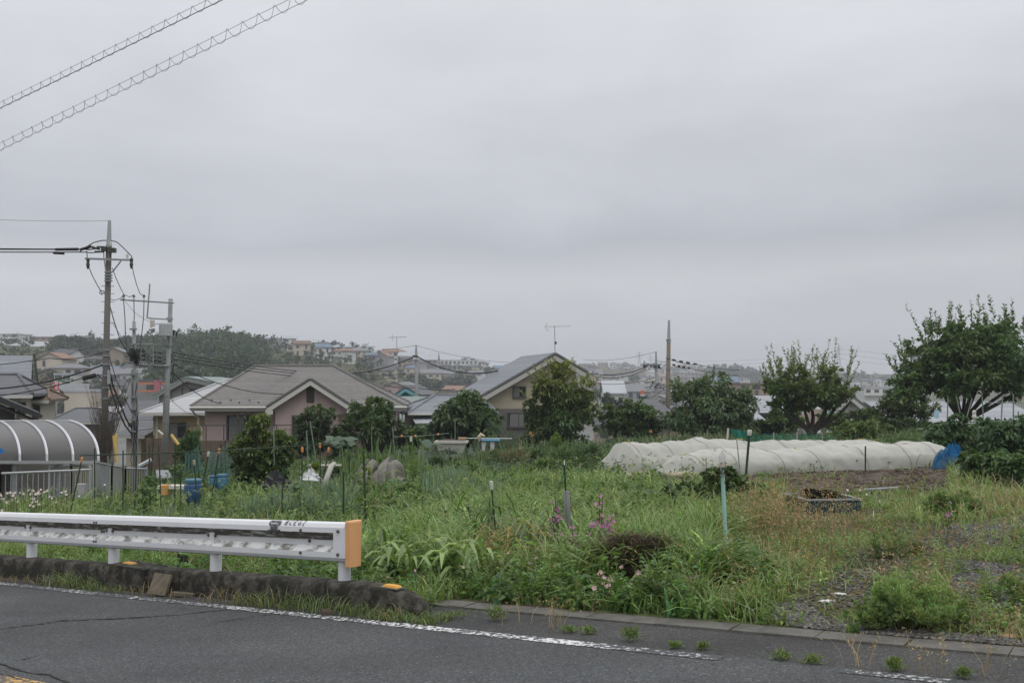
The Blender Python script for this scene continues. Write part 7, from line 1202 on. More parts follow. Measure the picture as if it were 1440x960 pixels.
W('upper street wire at far left rising to the tallest pole', [at(-160, 519, 34), A(70, 503.5), A(149, 494)], .016, sag=.12); W('main dark telephone cable at far left rising to the tallest pole', [at(-160, 565, 33), A(0, 546, -1), A(149, 511)], .03, sag=.15); W('lower telephone cable with a black box at far left', [at(-160, 580, 33), A(0, 556, -1), A(117, 531), A(138, 526), A(149, 533)], .02, sag=.08)
M = MB(); a, b_ = A(117, 532, -.1), A(134, 527.5, -.1); M.tube([a, b_], .085, 10); tag(M.build('cable_box', CABLE), 'black splice box on the lower telephone cable left of the tallest pole', 'box'); W('thin high wire far behind the tallest pole on the left', [at(0, 497, 90), at(80, 486, 92), at(150, 482, 95)], .02, sag=.5)
ends = [(500, 541.5), (505, 546), (520, 557), (600, 580)]
for k, (y0, xe, ye) in enumerate(((493.5, 585, 524), (498, 585, 526), (503, 585, 529), (511, 420, 552), (523, 330, 566))): W('cable ' + ('topmost', 'second', 'third', 'fourth', 'lowest')[k] + ' of five leading right from the transformer pole across the wooded hill', [C(200 if k < 3 else 238, y0 - 5 if k < 3 else y0, 0), C(244, y0 + (2 if k < 3 else 1), 0), at(xe, ye, 68 if k < 3 else 50)], .018, sag=.45)
for k, y_ in enumerate((493, 499.5, 505.5)): 
    for px in (199, 214, 222): M = MB(); M.tube([C(px, y_ + (px - 199) * .12), C(px + 5, y_ + .7 + (px - 199) * .12)], .035, 6); tag(M.build('cable_spacer', CABLE), 'black spacer on the cables between the pale poles, %s row, %s' % (('top', 'middle', 'lower')[k], {199: 'left', 214: 'centre', 222: 'right'}[px]), 'cable spacer')
path('service cable drooping from the transformer pole to the yellow house', [(238, 545, 41), (243, 565, 44), (262, 580, 48), (300, 588, 50)], .010); path('service cable from the pale pole to the grey house', [(190, 606, 39), (215, 602, 41), (235, 589, 45), (255, 586, 50)], .012)
# middle pole by the tan house
Y4 = 70; P4, f4 = pole('small pale utility pole between the pink house and the tan house', (585.3, 485), (586, 562), Y4, .11, .15, CONCP, 1.1); Dq = lambda px, py, dy=0: at(px, py, Y4 + dy); part(P4, 'crossarm', DKTRIM, ([Dq(580, 500.5, -.2), Dq(587, 500.5, -.2)], .08, 4)); insul(P4, Dq(582, 506, -.2), 1.4); insul(P4, Dq(585, 506, -.2), 1.4)
W('black cable bundle from the small middle pole sagging right to the tan house', [Dq(586, 500.5), at(700, 521.5, 62)], .045, sag=.55); W('black cable bundle from the small middle pole sagging left behind the pink roof', [Dq(584, 501), at(450, 524, 75)], .04, sag=.5); W('thin wire from the tip of the small middle pole to the right', [Dq(585.3, 485.5), at(760, 508, 90)], .012, sag=.5); W('thin wire from the tip of the small middle pole to the left', [Dq(585.3, 485.5), at(480, 493, 90)], .012, sag=.2); W('low street wire running behind the roofs beside the small middle pole', [at(540, 541, 72), Dq(586, 545), at(640, 547, 74)], .03, sag=.1)
A2 = thing('tv_aerial', 'slim television aerial left of the small middle pole', 'aerial', at(559, 541, 66)); M = MB(); M.tube([at(559.5, 541, 66), at(557.8, 474, 66)], .022, 6); M.build('mast', BOX, A2, world=True); M = MB(); M.tube([at(546, 474.5, 66), at(571.5, 473.5, 66)], .02, 5)
for k in range(10): q = at(553 + k * 1.9, 474.2 - k * .06, 66); M.tube([q - Vector((0, .2, 0)), q + Vector((0, .2, 0))], .01, 4)
M.tube([at(552, 470, 66), at(552, 479, 66)], .015, 4); M.build('antenna_head', BOX, A2, world=True)
# right-hand poles
Y5 = 58; P5, f5 = pole('tall brownish utility pole with a grey pointed top right of the hedge', (940.8, 450), (938.5, 600), Y5, .115, .16, mat('pole_wood', (.165, .135, .10), .14, 3, .9, stretch=(1, 1, .25)), 1.35); E = lambda px, py, dy=0: at(px, py, Y5 + dy)
for py in (478, 503, 518, 532, 548): M = MB(); p = E(940, py); M.tube([p + Vector((0, 0, .04)), p - Vector((0, 0, .04))], .15, 12); M.build('pole_band', GALV, P5, world=True)
Y6 = 82; P6, f6 = pole('pale utility pole with a cluster of black cables just left of the tall brownish pole', (922.5, 494), (924, 592), Y6, .12, .16, CONCP, 1.3); H_ = lambda px, py, dy=0: at(px, py, Y6 + dy); part(P6, 'crossarm', GALV, ([H_(912, 513, -.2), H_(931, 512, -.2)], .06, 4)); M = MB()
for i in range(60): p = H_(rnd.uniform(905, 929), rnd.gauss(514.5, 1.5), rnd.uniform(-.4, .2)); M.tube([p, p + Vector((rnd.uniform(-.3, .3), 0, rnd.uniform(-.12, .12)))], rnd.choice((.02, .03, .05)), 5)
for i in range(46): p = H_(rnd.uniform(910, 938), rnd.gauss(541, 4), rnd.uniform(-.4, .2)); M.tube([p, p + Vector((rnd.uniform(-.5, .2), 0, rnd.uniform(-.3, .15)))], rnd.choice((.015, .025, .03)), 5)
M.tube([H_(908, 516), H_(905, 510), H_(905.5, 507), H_(908, 511)], .03, 5); M.build('cable_bundle', CABLE, P6, world=True)
W('black cable from the right pale pole sagging left past the tan house eave', [H_(908, 516), at(825, 524, 70)], .04, sag=.35); W('second cable from the right pale pole sagging left past the tan house', [H_(908, 519), at(825, 525.5, 70)], .03, sag=.5); W('lower cable from the right pale pole sagging left over the valley', [H_(920, 531), at(830, 538, 85)], .02, sag=.3); W('thin wire between the tips of the right pale pole and the far left', [H_(922.5, 494.5), at(820, 505.5, 95)], .015, sag=.3)
for k, (a, b_, c) in enumerate((((944, 505.5), (982, 512.5), (1040, 520)), ((945, 512.5), (972, 518), (1040, 528)))): W(('upper', 'lower')[k] + ' cable with thick black sleeves right of the tall brownish pole', [E(*a), E(*b_), at(*c, 66)], .02, sag=.08); [tag(MB().tube([E(a[0] + (b_[0] - a[0]) * t, a[1] + (b_[1] - a[1]) * t), E(a[0] + (b_[0] - a[0]) * (t + .13), a[1] + (b_[1] - a[1]) * (t + .13))], .055, 7).build('cable_sleeve', CABLE), 'black sleeve on the %s cable right of the tall brownish pole, %s' % (('upper', 'lower')[k], n_), 'cable sleeve') for t, n_ in ((.03, 'first'), (.3, 'second'), (.55, 'third'), (.82, 'last'))]
W('cable crossing from the right pale pole to the tall brownish pole', [H_(925, 508), E(939, 508.5)], .02, sag=.02)
for k in range(3): W('long high voltage wire in the far sky on the right, %s' % ('upper', 'middle', 'lower')[k], [at(915, 506 + k * 4, 900), at(1120, 500 + k * 6, 950), at(1180, 490 + k * 7, 950), at(1440, 507 + k * 8, 900)], .10, mat('far_wire', (.10, .10, .11), .05), sag=3)
# yellow guards on guy wires
YEL = mat('guy_guard_yellow', (.56, .40, .13), .12, 7, .5)
for i, (a, b_, Y, lab) in enumerate((((160, 612), (164.5, 650), 33, 'leaning yellow guy wire guard right of the tallest pole, left of two'), ((163.5, 609), (163.5, 650), 33.4, 'upright yellow guy wire guard right of the tallest pole, right of two'), ((240.5, 611), (251, 625), 32, 'slanting yellow guy wire guard right of the transformer pole'), ((264.5, 603), (269, 612), 40, 'short yellow guy wire guard against the pink house corner'))): M = MB(); M.tube([at(*a, Y), at(*b_, Y)], .055, 8); tag(M.build('guy_guard', YEL), lab, 'wire guard', 'yellow wire guards')
path('thin guy wire running up from the slanting yellow guard', [(240.5, 611, 32), (232, 585, 36), (222, 520, 41), (212, 452, 41)], .006); M = MB(); M.tube([at(222, 605, 40), at(229, 611, 40)], .05, 6); tag(M.build('white_pipe', CAPW), 'short white pipe stub beside the transformer pole', 'pipe')
# spiral-wrapped lines overhead
def spiral_line(lab, pa, pb, rad, pitch, r_c, ext0, ext1):
    a, b_ = at(*pa), at(*pb); d = (b_ - a); L_ = d.length; d.normalize(); a = a - d * ext0; L_ += ext0 + ext1; side = d.cross(Vector((0, 0, 1))).normalized(); up = side.cross(d); root = thing('spiral_cable', lab, 'cable', a)
    S_ = lambda s: a + d * s - Vector((0, 0, .04 * 4 * (s / L_) * (1 - s / L_)))
    n = 40; M = MB(); M.tube([S_(L_ * i / n) + up * rad for i in range(n + 1)], .0026, 5, cap=False); M.build('messenger_wire', GALV, root, world=True); M = MB(); M.tube([S_(L_ * i / n) - up * rad for i in range(n + 1)], r_c, 6, cap=False); M.build('telephone_cable', CABLE, root, world=True)
    M = MB(); k = int(L_ / pitch * 14); M.tube([S_(L_ * i / k + pitch * .15 * math.sin(4 * math.pi * i / 14 / 2)) + (side * math.sin(2 * math.pi * i / 14) + up * math.cos(2 * math.pi * i / 14)) * rad * 1.15 for i in range(k + 1)], .0023, 4, cap=False); M.build('spiral_hanger', CABLE, root, world=True)
spiral_line('upper spiral wrapped cable crossing the top left of the sky', (0, 145, 13.5), (292, 0, 10.5), .040, .26, .0048, 9, 16); spiral_line('lower spiral wrapped cable crossing the top left of the sky', (0, 203, 13.5), (408, 0, 9.8), .048, .26, .0026, 9, 14)
# bare brush round the foot of the tallest pole
r = thing('bare_bush', 'bare brown twiggy bush around the foot of the tallest pole', 'bush', at(146, 650, 35)); M = MB(); T_ = bpy.data.objects
for i in range(150):
    p = at(146 + rnd.gauss(0, 3), 650, 35 + rnd.uniform(-.4, .4)); a = rnd.uniform(0, 6.28); l = rnd.uniform(.9, 2.9); q = p + Vector((math.cos(a) * l * .22, math.sin(a) * l * .2, l)); m_ = p.lerp(q, .5) + Vector((rnd.uniform(-.2, .2), rnd.uniform(-.1, .1), 0)); M.tube([p, m_, q + Vector((rnd.uniform(-.2, .2), 0, 0))], [.012, .009, .004], 3, cap=False)
M.build('twigs', mat('brown_twig', (.085, .07, .058), .2, 9, .9), r, world=True)
# ================================================================== FAR HILLSIDES
FW = {'white': mat('far_white', (.56, .56, .55), .06, .5), 'cream': mat('far_cream', (.46, .41, .33), .06, .5), 'grey': mat('far_grey', (.27, .27, .275), .06, .5), 'tan': mat('far_tan', (.30, .235, .18), .06, .5), 'pink': mat('far_pink', (.34, .26, .24), .06, .5), 'blue': mat('far_blue', (.10, .19, .36), .06, .5)}
FR = {'grey': mat('far_roof_grey', (.17, .175, .185), .1, .5), 'dark': mat('far_roof_dark', (.075, .078, .085), .1, .5), 'brown': mat('far_roof_brown', (.15, .10, .075), .1, .5), 'orange': mat('far_roof_orange', (.23, .135, .095), .1, .5), 'blue': mat('far_roof_blue', (.12, .17, .23), .1, .5), 'red': mat('far_roof_red', (.22, .06, .055), .1, .5), 'pale': mat('far_roof_pale', (.36, .38, .41), .06, .5)}
FWIN = mat('far_window', (.045, .05, .06), .2, .5, .25)
FAR_ME = {}
def far_mesh(kind, w, d, h, wall, roof, storeys, seed):
    key = (kind, w, d, h, wall, roof, storeys)
    if key in FAR_ME: return FAR_ME[key]
    M = MB(); rr = random.Random(seed); M.box((0, 0, h / 2 - 2), (w, d, h + 4)); o = .45; rh = {'hip': .22, 'gable': .26, 'gablefront': .26, 'flat': .02}[kind] * (d if kind != 'gablefront' else w); X, Yq = w / 2 + o, d / 2 + o; t = h - .02
    if kind == 'hip':
        rl = max(0, w - d) / 2 + .3; M.add([(-X, -Yq, t), (X, -Yq, t), (X, Yq, t), (-X, Yq, t), (-rl, 0, h + rh), (rl, 0, h + rh), (-X, -Yq, t + .18), (X, -Yq, t + .18), (X, Yq, t + .18), (-X, Yq, t + .18)], [(6, 7, 5, 4), (8, 9, 4, 5), (7, 8, 5), (9, 6, 4), (3, 2, 1, 0), (0, 1, 7, 6), (1, 2, 8, 7), (2, 3, 9, 8), (3, 0, 6, 9)], 1)
    elif kind == 'gable':
        M.add([(-X, -Yq, t), (X, -Yq, t), (X, 0, h + rh), (-X, 0, h + rh), (X, Yq, t), (-X, Yq, t), (-X, -Yq, t + .2), (X, -Yq, t + .2), (X, 0, h + rh + .2), (-X, 0, h + rh + .2), (X, Yq, t + .2), (-X, Yq, t + .2)], [(6, 7, 8, 9), (9, 8, 10, 11), (1, 0, 3, 2), (2, 3, 5, 4), (0, 1, 7, 6), (4, 5, 11, 10), (1, 2, 8, 7), (2, 4, 10, 8), (0, 6, 9, 3), (3, 9, 11, 5)], 1); M.add([(w / 2, -d / 2, h), (w / 2, d / 2, h), (w / 2, 0, h + rh), (-w / 2, -d / 2, h), (-w / 2, d / 2, h), (-w / 2, 0, h + rh)], [(0, 1, 2), (4, 3, 5)], 0)
    elif kind == 'gablefront':
        M.add([(-X, -Yq, t), (-X, Yq, t), (0, Yq, h + rh), (0, -Yq, h + rh), (X, Yq, t), (X, -Yq, t), (-X, -Yq, t + .2), (-X, Yq, t + .2), (0, Yq, h + rh + .2), (0, -Yq, h + rh + .2), (X, Yq, t + .2), (X, -Yq, t + .2)], [(6, 9, 8, 7), (9, 11, 10, 8), (0, 1, 2, 3), (3, 2, 4, 5), (0, 3, 9, 6), (3, 5, 11, 9), (0, 6, 7, 1), (5, 4, 10, 11)], 1); M.add([(-w / 2, -d / 2, h), (w / 2, -d / 2, h), (0, -d / 2, h + rh)], [(0, 1, 2)], 0)
    else: M.box((0, 0, h + .15), (w + .3, d + .3, .5), mi=1)
    n = max(2, int(w / 2.6))
    for s in range(storeys):
        zc = h * (s + .55) / storeys
        for k in range(n):
            if rr.random() < .18 and n < 8: continue
            x = -w / 2 + w * (k + .5) / n + (rr.uniform(-.25, .25) if n < 8 else 0); ww = rr.choice((.8, 1.3, 1.7)) if n < 8 else w / n * .55; M.box((x, -d / 2 - .01, zc), (ww, .08, rr.choice((1.0, 1.2, 1.7)) if n < 8 else h / storeys * .5), mi=2)
        if rr.random() < .4 and s and n < 8: M.box((rr.uniform(-.2, .2) * w, -d / 2 - .55, h * s / storeys + .5), (w * .45, 1.0, 1.0), mi=0)
        if n >= 8: M.box((0, -d / 2 - .5, h * s / storeys + .1), (w, 1.0, .18), mi=0); M.box((0, -d / 2 - .95, h * s / storeys + .6), (w, .1, .8), mi=0)
    me_o = M.build('far_house', [FW[wall], FR[roof], FWIN]); FAR_ME[key] = me_o.data; bpy.data.objects.remove(me_o); return FAR_ME[key]
def far_house(px, Y, kind, w, d, h, wall, roof, st, rz, label, group, seed, name='distant_house', cat='house', z=None, sink=0):
    o = bpy.data.objects.new(name, far_mesh(kind, w, d, h, wall, roof, st, seed)); col.objects.link(o); x = X_at(px, Y); o.location = (x, Y, (float(gz(x, Y)) - sink) if z is None else z); o.rotation_euler = (0, 0, rz); return tag(o, label, cat, group)
SIZES = [(9, 7.5, 5.6, 2), (8, 8, 5.8, 2), (11, 8, 5.4, 2), (10, 8, 3.2, 1), (7.5, 7, 5.9, 2)]
rf = random.Random(77); placed = 0
WOODP = lambda px, D: (205 < px < 375 and D > 235) or (px < 85 and D > 330)
def row(D, p0, p1, step, zone, grp, pal=None, prob=1.0):
    global placed
    px = p0 + rf.uniform(0, step)
    while px < p1:
        w, d, h, st = rf.choice(SIZES); pw = w * (.78 if 'left' in zone and 'side' in zone else .9) / D * FPX
        q_ = .78 if zone == 'on the left hillside' else .9; w, d, h = w * q_, d * q_, h * (q_ + .04)
        if rf.random() < prob and not WOODP(px, D):
            if pal: w, d, h = w * .8, d * .8, h * .85
            wall = rf.choice(['white', 'white', 'white', 'cream', 'grey'] if pal else ['white', 'white', 'white', 'cream', 'cream', 'grey', 'tan', 'pink']); roof = rf.choice(['grey', 'grey', 'dark', 'dark', 'brown', 'brown', 'orange', 'blue', 'pale'] if rf.random() < .55 else ['grey', 'dark'])
            kind = rf.choice(['hip', 'gable', 'gable', 'gablefront']); Y = D * math.cos(math.atan((px - 720) / FPX)) + rf.uniform(-6, 6)
            far_house(px, Y, kind, w, d, h, wall, roof, st, R(rf.uniform(-28, 28)), 'small %s walled %s roofed house %s' % (wall, roof, zone), grp, placed); placed += 1
        px += max(pw * rf.uniform(.95, 1.25), step)
gl = 'houses on the left hillside'; gm = 'houses on the middle hillside'; gf = 'houses on the far right hillside'; gv = 'houses in the valley'
for D, pr in ((150, .8), (180, .85), (215, .9), (245, .9), (275, .9), (305, .9), (335, .85)): row(D, 30 if D < 200 else 10, 232, 20, 'on the left hillside', gl, prob=pr)
for D in (405, 430, 455): row(D, 372, 545, 18, 'on the hill behind the pink house', gm, prob=.8, pal=1)
for D, pr in ((140, .8), (180, .8), (235, .8), (330, .9), (400, .8), (470, .75), (540, .7), (600, .6), (660, .5)): row(D, 540, 735, 15, 'between the pink and the tan house', gm, prob=pr)
for D, pr in ((150, .7), (230, .7), (330, .75), (430, .75), (540, .7), (640, .75), (740, .75), (850, .8), (970, .8), (1090, .8), (1190, .8)): row(D, 815, 1010 if D > 350 else 960, 9.5, 'in the valley left of the tall brownish pole', gf, prob=pr)
for D, pr in ((200, .7), (300, .6), (430, .6), (640, .6), (860, .6), (1060, .5)): row(D, 1005, 1245, 15, 'in the valley below the right hand trees', gv, prob=pr)
# remarkable far buildings
def special(px0, px1, y_top, y_bot, D, kind, wall, roof, st, label, name, rz=0, cat='building', depth=9):
    pc = (px0 + px1) / 2; w = (px1 - px0) / FPX * D; zt = at(pc, y_top, D).z; zb = at(pc, y_bot, D).z; far_house(pc, D, kind, round(w, 1), depth, round(max(2.5, zt - zb), 1), wall, roof, st, rz, label, None, int(pc), name, cat, z=zb)
special(-60, 34, 471, 489, 440, 'flat', 'white', 'pale', 3, 'white three storey apartment block on the hilltop at the left edge', 'apartment_block'); special(-70, 77, 489, 503, 405, 'gable', 'grey', 'pale', 2, 'long low grey apartment building with a pale roof at the left edge', 'apartment_block', R(2)); special(45, 122, 475, 487, 470, 'flat', 'tan', 'brown', 2, 'long brown apartment building behind the hilltop trees on the left', 'apartment_block')
special(62, 98, 506, 530, 285, 'gablefront', 'cream', 'orange', 2, 'large cream gabled house standing out on the left hillside', 'distant_house', cat='house'); special(88, 110, 527, 546, 255, 'flat', 'white', 'pale', 2, 'white box shaped house below the large cream gabled one', 'distant_house', cat='house'); special(106, 140, 550, 576, 200, 'flat', 'cream', 'pale', 1, 'blank cream walled building left of the tallest pole', 'blank_building'); special(190, 233, 536, 556, 215, 'flat', 'grey', 'dark', 1, 'roadside store with two orange bands behind the pale poles', 'roadside_store')
M = MB(); M.box(at(211.5, 539, 209.5), (6.4, .3, .5)); M.box(at(207, 549.5, 209.5), (4, .3, .45)); o = M.build('store_sign_band', mat('store_orange', (.42, .15, .06), .05)); tag(o, 'orange sign bands on the roadside store behind the pale poles', 'sign')
M = MB(); M.box(at(221.5, 543, 209), (1.4, .3, 2.6)); o = M.build('store_banner', mat('store_red', (.34, .10, .11), .05)); tag(o, 'tall red and white banner at the right end of the roadside store', 'banner')
r = thing('sign_tower', 'tall red and white sign board on a post on the left hillside', 'sign', at(79.5, 575, 190)); M = MB(); M.box(at(79.5, 543, 190), (.95, .3, 1.5)); M.build('sign_face', mat('sign_red', (.55, .07, .08), .05), r, world=True); M = MB(); M.box(at(79.5, 551.5, 190), (.95, .3, .7)); M.build('lower_face', FW['white'], r, world=True); M = MB(); M.tube([at(79.5, 555, 190), at(79.5, 585, 190)], .14, 6); M.build('post', GALV, r, world=True)
M = MB()
for k in range(3): M.box(at(79.5, 539.5 + k * 3, 189.8), (.5, .04, .28))
M.build('lettering', FW['white'], r, world=True)
special(364, 403, 476.5, 484, 470, 'flat', 'grey', 'pale', 2, 'long pale apartment row on the hilltop right of the wooded hill', 'apartment_block'); special(384, 462, 482.5, 492, 452, 'flat', 'grey', 'pale', 2, 'second long pale apartment row on the hilltop, lower and wider', 'apartment_block'); special(411, 438, 498, 506, 415, 'hip', 'blue', 'blue', 2, 'bright blue house on the hill behind the pink house roof', 'distant_house', cat='house', depth=7); special(414, 436, 507, 514, 395, 'hip', 'white', 'red', 1, 'white house with a red roof below the bright blue house', 'distant_house', cat='house', depth=7); special(390, 411, 506, 513, 398, 'hip', 'white', 'blue', 1, 'white house with a blue roof left of the red roofed one', 'distant_house', cat='house', depth=7)
special(549, 616, 507.5, 513, 560, 'gable', 'grey', 'pale', 1, 'long warehouse with a pale blue roof left of the small middle pole', 'warehouse', depth=18); special(536, 580, 499, 508, 620, 'flat', 'grey', 'dark', 2, 'dark long block on the skyline left of the small middle pole', 'apartment_block'); special(620, 672, 507, 528, 640, 'flat', 'white', 'pale', 3, 'white school like block on the skyline between the two houses', 'school_building', depth=14); special(652, 661, 503, 508, 645, 'flat', 'white', 'pale', 1, 'small white rooftop tower on the school like block', 'rooftop_tower')
special(845, 872, 552, 560, 300, 'flat', 'grey', 'pale', 1, 'low pale shed in the valley left of the red sign', 'shed'); special(880, 912, 553, 561, 340, 'gable', 'grey', 'grey', 1, 'long blue grey shed in the valley behind the red sign', 'shed'); special(1034, 1082, 546, 556, 230, 'flat', 'tan', 'brown', 2, 'long tan building above the ribbed metal roof house', 'blank_building'); special(1004, 1036, 538, 546, 420, 'gable', 'grey', 'blue', 1, 'blue roofed hall below the wooded ridge on the right', 'hall'); special(848, 874, 563, 572, 190, 'gable', 'white', 'pale', 1, 'white low roof in the valley right of the white gabled house', 'shed'); special(1208, 1300, 548, 556, 330, 'flat', 'white', 'pale', 1, 'long white building on the valley floor between the two fruit trees', 'blank_building')
r = thing('sign_tower', 'orange and white square sign board left of the right pale pole', 'sign', at(903.5, 580, 160)); M = MB(); M.box(at(903.5, 551.5, 160), (.62, .12, .62)); M.build('sign_face', mat('sign_orange', (.62, .13, .05), .05), r, world=True); M = MB(); M.box(at(903.5, 556, 160), (.62, .12, .42)); M.build('lower_face', FW['white'], r, world=True); M = MB(); M.tube([at(903.5, 558, 160), at(903.5, 582, 160)], .06, 6); M.build('post', GALV, r, world=True)
# pylons
for i, (px, yt, yb, D, lab) in enumerate(((899, 494, 519, 1350, 'nearest lattice pylon left of the right pale pole'), (915, 498.5, 519, 1700, 'fainter lattice pylon between the right pale pole and its neighbour'), (1179.5, 484, 520, 1200, 'lattice pylon rising behind the right side of the vase shaped plum tree'), (1118, 490, 520, 1300, 'lattice pylon rising behind the vase shaped plum tree, left of the other'), (661, 501, 510, 1500, 'small faint pylon on the skyline between the pink and the tan house'))):
    r = thing('pylon', lab, 'pylon', at(px, yb, D), group='far pylons'); a = at(px, yt, D); b_ = at(px, yb + 3, D); H = (a - b_).length; M = MB()
    for sx in (-1, 1):
        for sy in (-1, 1): M.tube([b_ + Vector((sx * H * .09, sy * H * .09, 0)), b_ + Vector((sx * H * .035, sy * H * .035, H * .6)), a + Vector((sx * .3, sy * .3, 0))], .22, 4)
    for k in range(7):
        z0, z1 = H * k / 8, H * (k + 1) / 8; w0, w1 = H * max(.02, .09 - .09 * k / 8), H * max(.02, .09 - .09 * (k + 1) / 8)
        for s in (-1, 1): M.tube([b_ + Vector((-s * w0, -w0, z0)), b_ + Vector((s * w1, -w1, z1))], .14, 4)
    M.build('lattice', mat('far_steel', (.16, .17, .18), .05, 5, .6), r, world=True); M = MB()
    for k, wd in ((.66, .16), (.78, .20), (.90, .13)): M.tube([b_ + Vector((-H * wd, 0, H * k)), b_ + Vector((H * wd, 0, H * k))], .22, 4)
    M.build('cross_arm', MATS['far_steel'], r, world=True)
# far trees: single ones, and the wooded hill as one mass
def far_tree(px, y_top, y_bot, wpx, D, lab, seed, c=(.040, .066, .034), n=700, grp='trees on the far hills', kind='round', name='distant_tree'):
    b = at(px, y_bot, D); h = (y_bot - y_top) / FPX * D; w = wpx / FPX * D; r = thing(name, lab, 'tree', b, group=grp); B = Batch(); rr = random.Random(seed)
    bl = [(b.x, b.y, b.z + h * .55, w * .45, w * .4, h * .42)] if kind == 'tall' else [(b.x + rr.uniform(-.22, .22) * w, b.y + rr.uniform(-.2, .2) * w, b.z + h * rr.uniform(.4, .66), w * rr.uniform(.28, .42), w * .35, h * rr.uniform(.3, .4)) for _ in range(3)] + [(b.x, b.y, b.z + h * .35, w * .45, w * .4, h * .35)]
    foliage(B, bl, n, max(.5, w * .11), c, seed, W=.7, clump=.3, holes=.12, shell=.4, up=.3); B.build('crown', LEAF, r); M = MB(); M.tube([(b.x, b.y, b.z - 2), (b.x, b.y, b.z + h * .5)], max(.15, w * .03), 5); M.build('trunk', BARK, r, world=True)
far_tree(127.5, 463, 490, 11, 420, 'slim columnar poplar on the hilltop skyline at left', 801, kind='tall', n=900); far_tree(39, 470, 490, 16, 425, 'dark round tree beside the white apartment block on the hilltop', 802); far_tree(86, 468, 492, 26, 430, 'wide round tree in front of the brown apartment building', 803, n=1000); far_tree(108, 473, 494, 22, 425, 'round skyline tree left of the columnar poplar', 804, n=900); far_tree(142, 478, 498, 22, 415, 'low spreading tree right of the columnar poplar', 805, n=900); far_tree(165, 474, 500, 30, 410, 'large tree just right of the tallest pole on the skyline', 806, n=1000)
for i, (px, yt, yb, w, D) in enumerate(((62, 520, 536, 22, 262), (100, 515, 530, 18, 300), (164, 552, 575, 26, 180), (186, 500, 520, 28, 350), (150, 500, 516, 22, 370), (118, 496, 512, 24, 390), (95, 492, 505, 24, 400), (200, 512, 535, 30, 300), (20, 505, 520, 26, 350), (226, 520, 545, 34, 270))): far_tree(px, yt, yb, w, D, 'round dark tree among the houses of the left hillside', 810 + i, n=800, grp='trees between the left hillside houses')
for i, (px, yt, yb, w, D) in enumerate(((400, 484, 498, 32, 440), (408, 475, 484, 14, 462), (470, 477, 494, 18, 455), (481, 481, 497, 14, 455), (498, 480, 500, 22, 452), (512, 484, 502, 18, 450), (445, 503, 514, 14, 420), (375, 500, 516, 20, 410), (456, 478, 486, 10, 460))): far_tree(px, yt, yb, w, D, 'dark tree on the hill crest behind the pink house roof', 830 + i, n=700, grp='trees on the hill behind the pink house')
for i, (px, yt, yb, w, D) in enumerate(((553, 516, 536, 30, 480), (580, 524, 540, 34, 430), (606, 530, 545, 40, 400), (622, 512, 534, 24, 600), (640, 511, 533, 26, 590), (666, 513, 534, 26, 590), (688, 512, 535, 22, 600), (650, 527, 542, 40, 450), (632, 528, 546, 36, 430), (590, 512, 522, 20, 620), (705, 520, 540, 26, 520))): far_tree(px, yt, yb, w, D, 'broad tree on the slope between the pink and the tan house', 850 + i, (.046, .074, .038), n=750, grp='trees on the middle slope')
for i, (px, yt, yb, w, D) in enumerate(((872, 534, 550, 26, 430), (858, 538, 550, 16, 430), (892, 528, 536, 18, 700), (840, 545, 560, 30, 260), (906, 556, 572, 26, 150), (935, 515, 524, 20, 1150), (806, 504, 514, 9, 1150), (888, 513, 519, 14, 1250), (915, 560, 580, 30, 130), (1180, 552, 562, 34, 240), (860, 556, 574, 22, 150))): far_tree(px, yt, yb, w, D, 'rounded tree in the valley left of the tall brownish pole' if px < 1000 else 'rounded tree in the valley behind the plum tree', 870 + i, (.046, .074, .038), n=650, grp='trees in the valley')
def wood(name, lab_kind, blobs, n, Ln, c, seed):
    B = Batch(); foliage(B, blobs, n, Ln, c, seed, W=.7, clump=.22, holes=.05, shell=.6, up=.5, val=.2); o = B.build(name, LEAF); o['kind'] = 'stuff'
bl = []; rw = random.Random(5)
for px in range(212, 372, 6):
    top = np.interp(px, [205, 230, 262, 288, 318, 350, 372], [484, 472, 467, 463, 466, 477, 490]); 
    for D in (235, 260, 285, 310, 335, 360, 380, 395):
        q = px + rw.uniform(-4, 4); x = X_at(q, D); s = rw.uniform(3.6, 5.6); z = float(gz(x, D)) + s * .55; z = min(z, at(q, top, D).z - s * .8) if D > 360 else z; bl.append((x, D, z, s, s, s))
wood('far_wood', '', bl, 90000, 1.0, (.05, .088, .038), 901)
bl = []
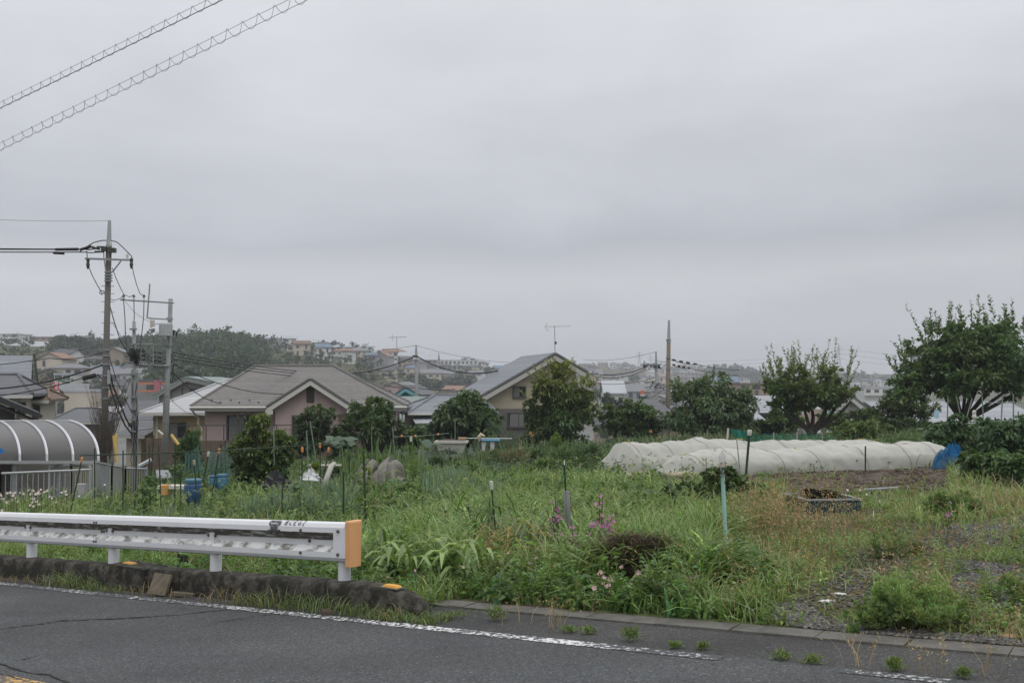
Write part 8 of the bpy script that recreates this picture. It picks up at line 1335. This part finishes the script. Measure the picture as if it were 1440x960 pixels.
for px in range(78, 222, 6):
    top = np.interp(px, [75, 92, 112, 140, 165, 190, 222], [482, 475, 476, 482, 477, 474, 474])
    for D in (365, 390, 415): q = px + rw.uniform(-4, 4); x = X_at(q, D); s = rw.uniform(3, 5); z = min(float(gz(x, D)) + s * .8, at(q, top + rw.uniform(-1, 3), D).z - s * .8); bl.append((x, D, z, s, s, s))
wood('far_wood', '', bl, 26000, 1.0, (.042, .070, .036), 904)
bl = []
for px in range(995, 1080, 4):
    top = np.interp(px, [990, 1005, 1018, 1036, 1046, 1060, 1080], [521, 517, 515.5, 513.5, 518, 520, 526])
    for D in (900, 980, 1060): p = at(px + rw.uniform(-1, 1), 538 + (top - 538) * ((D - 800) / 260) ** .6 + rw.uniform(-1, 1), D); s = rw.uniform(5, 9); bl.append((p.x, p.y, p.z - s * .8, s, s, s))
for px in range(1185, 1260, 5):
    top = np.interp(px, [1180, 1205, 1222, 1240, 1262], [525, 522, 528, 532, 533]); p = at(px, top + rw.uniform(-1, 1), 1000); s = rw.uniform(5, 8); bl.append((p.x, p.y, p.z - s, s, s, s))
wood('far_wood', '', bl, 16000, 2.2, (.042, .066, .036), 902)
bl = []
for i in range(620):
    px = rw.uniform(-60, 1300); D = rw.uniform(200, 1200) if px > 520 else rw.uniform(180, 420)
    if 205 < px < 375 and D > 240: continue
    x = X_at(px, D); s = rw.uniform(1.5, 3.8); bl.append((x, D, float(gz(x, D)) + s * .5, s * 1.5, s * 1.2, s))
wood('hillside_scrub', '', bl, 90000, 1.0, (.046, .074, .036), 903)
# ------------------------------------------------------------------ air
HAZE = .00056
m = bpy.data.materials.new('pale_haze'); m.use_nodes = True; nt = m.node_tree
for n_ in list(nt.nodes):
    if n_.type != 'OUTPUT_MATERIAL': nt.nodes.remove(n_)
v = nt.nodes.new('ShaderNodeVolumePrincipled'); v.inputs['Color'].default_value = (.86, .90, .96, 1); v.inputs['Density'].default_value = HAZE; v.inputs['Anisotropy'].default_value = .0
nt.links.new(v.outputs[0], [q for q in nt.nodes if q.type == 'OUTPUT_MATERIAL'][0].inputs['Volume'])
b = MB(); b.box((0, 0, 5), (5400, 5400, 150)); o = b.build('haze', m); o['kind'] = 'stuff'
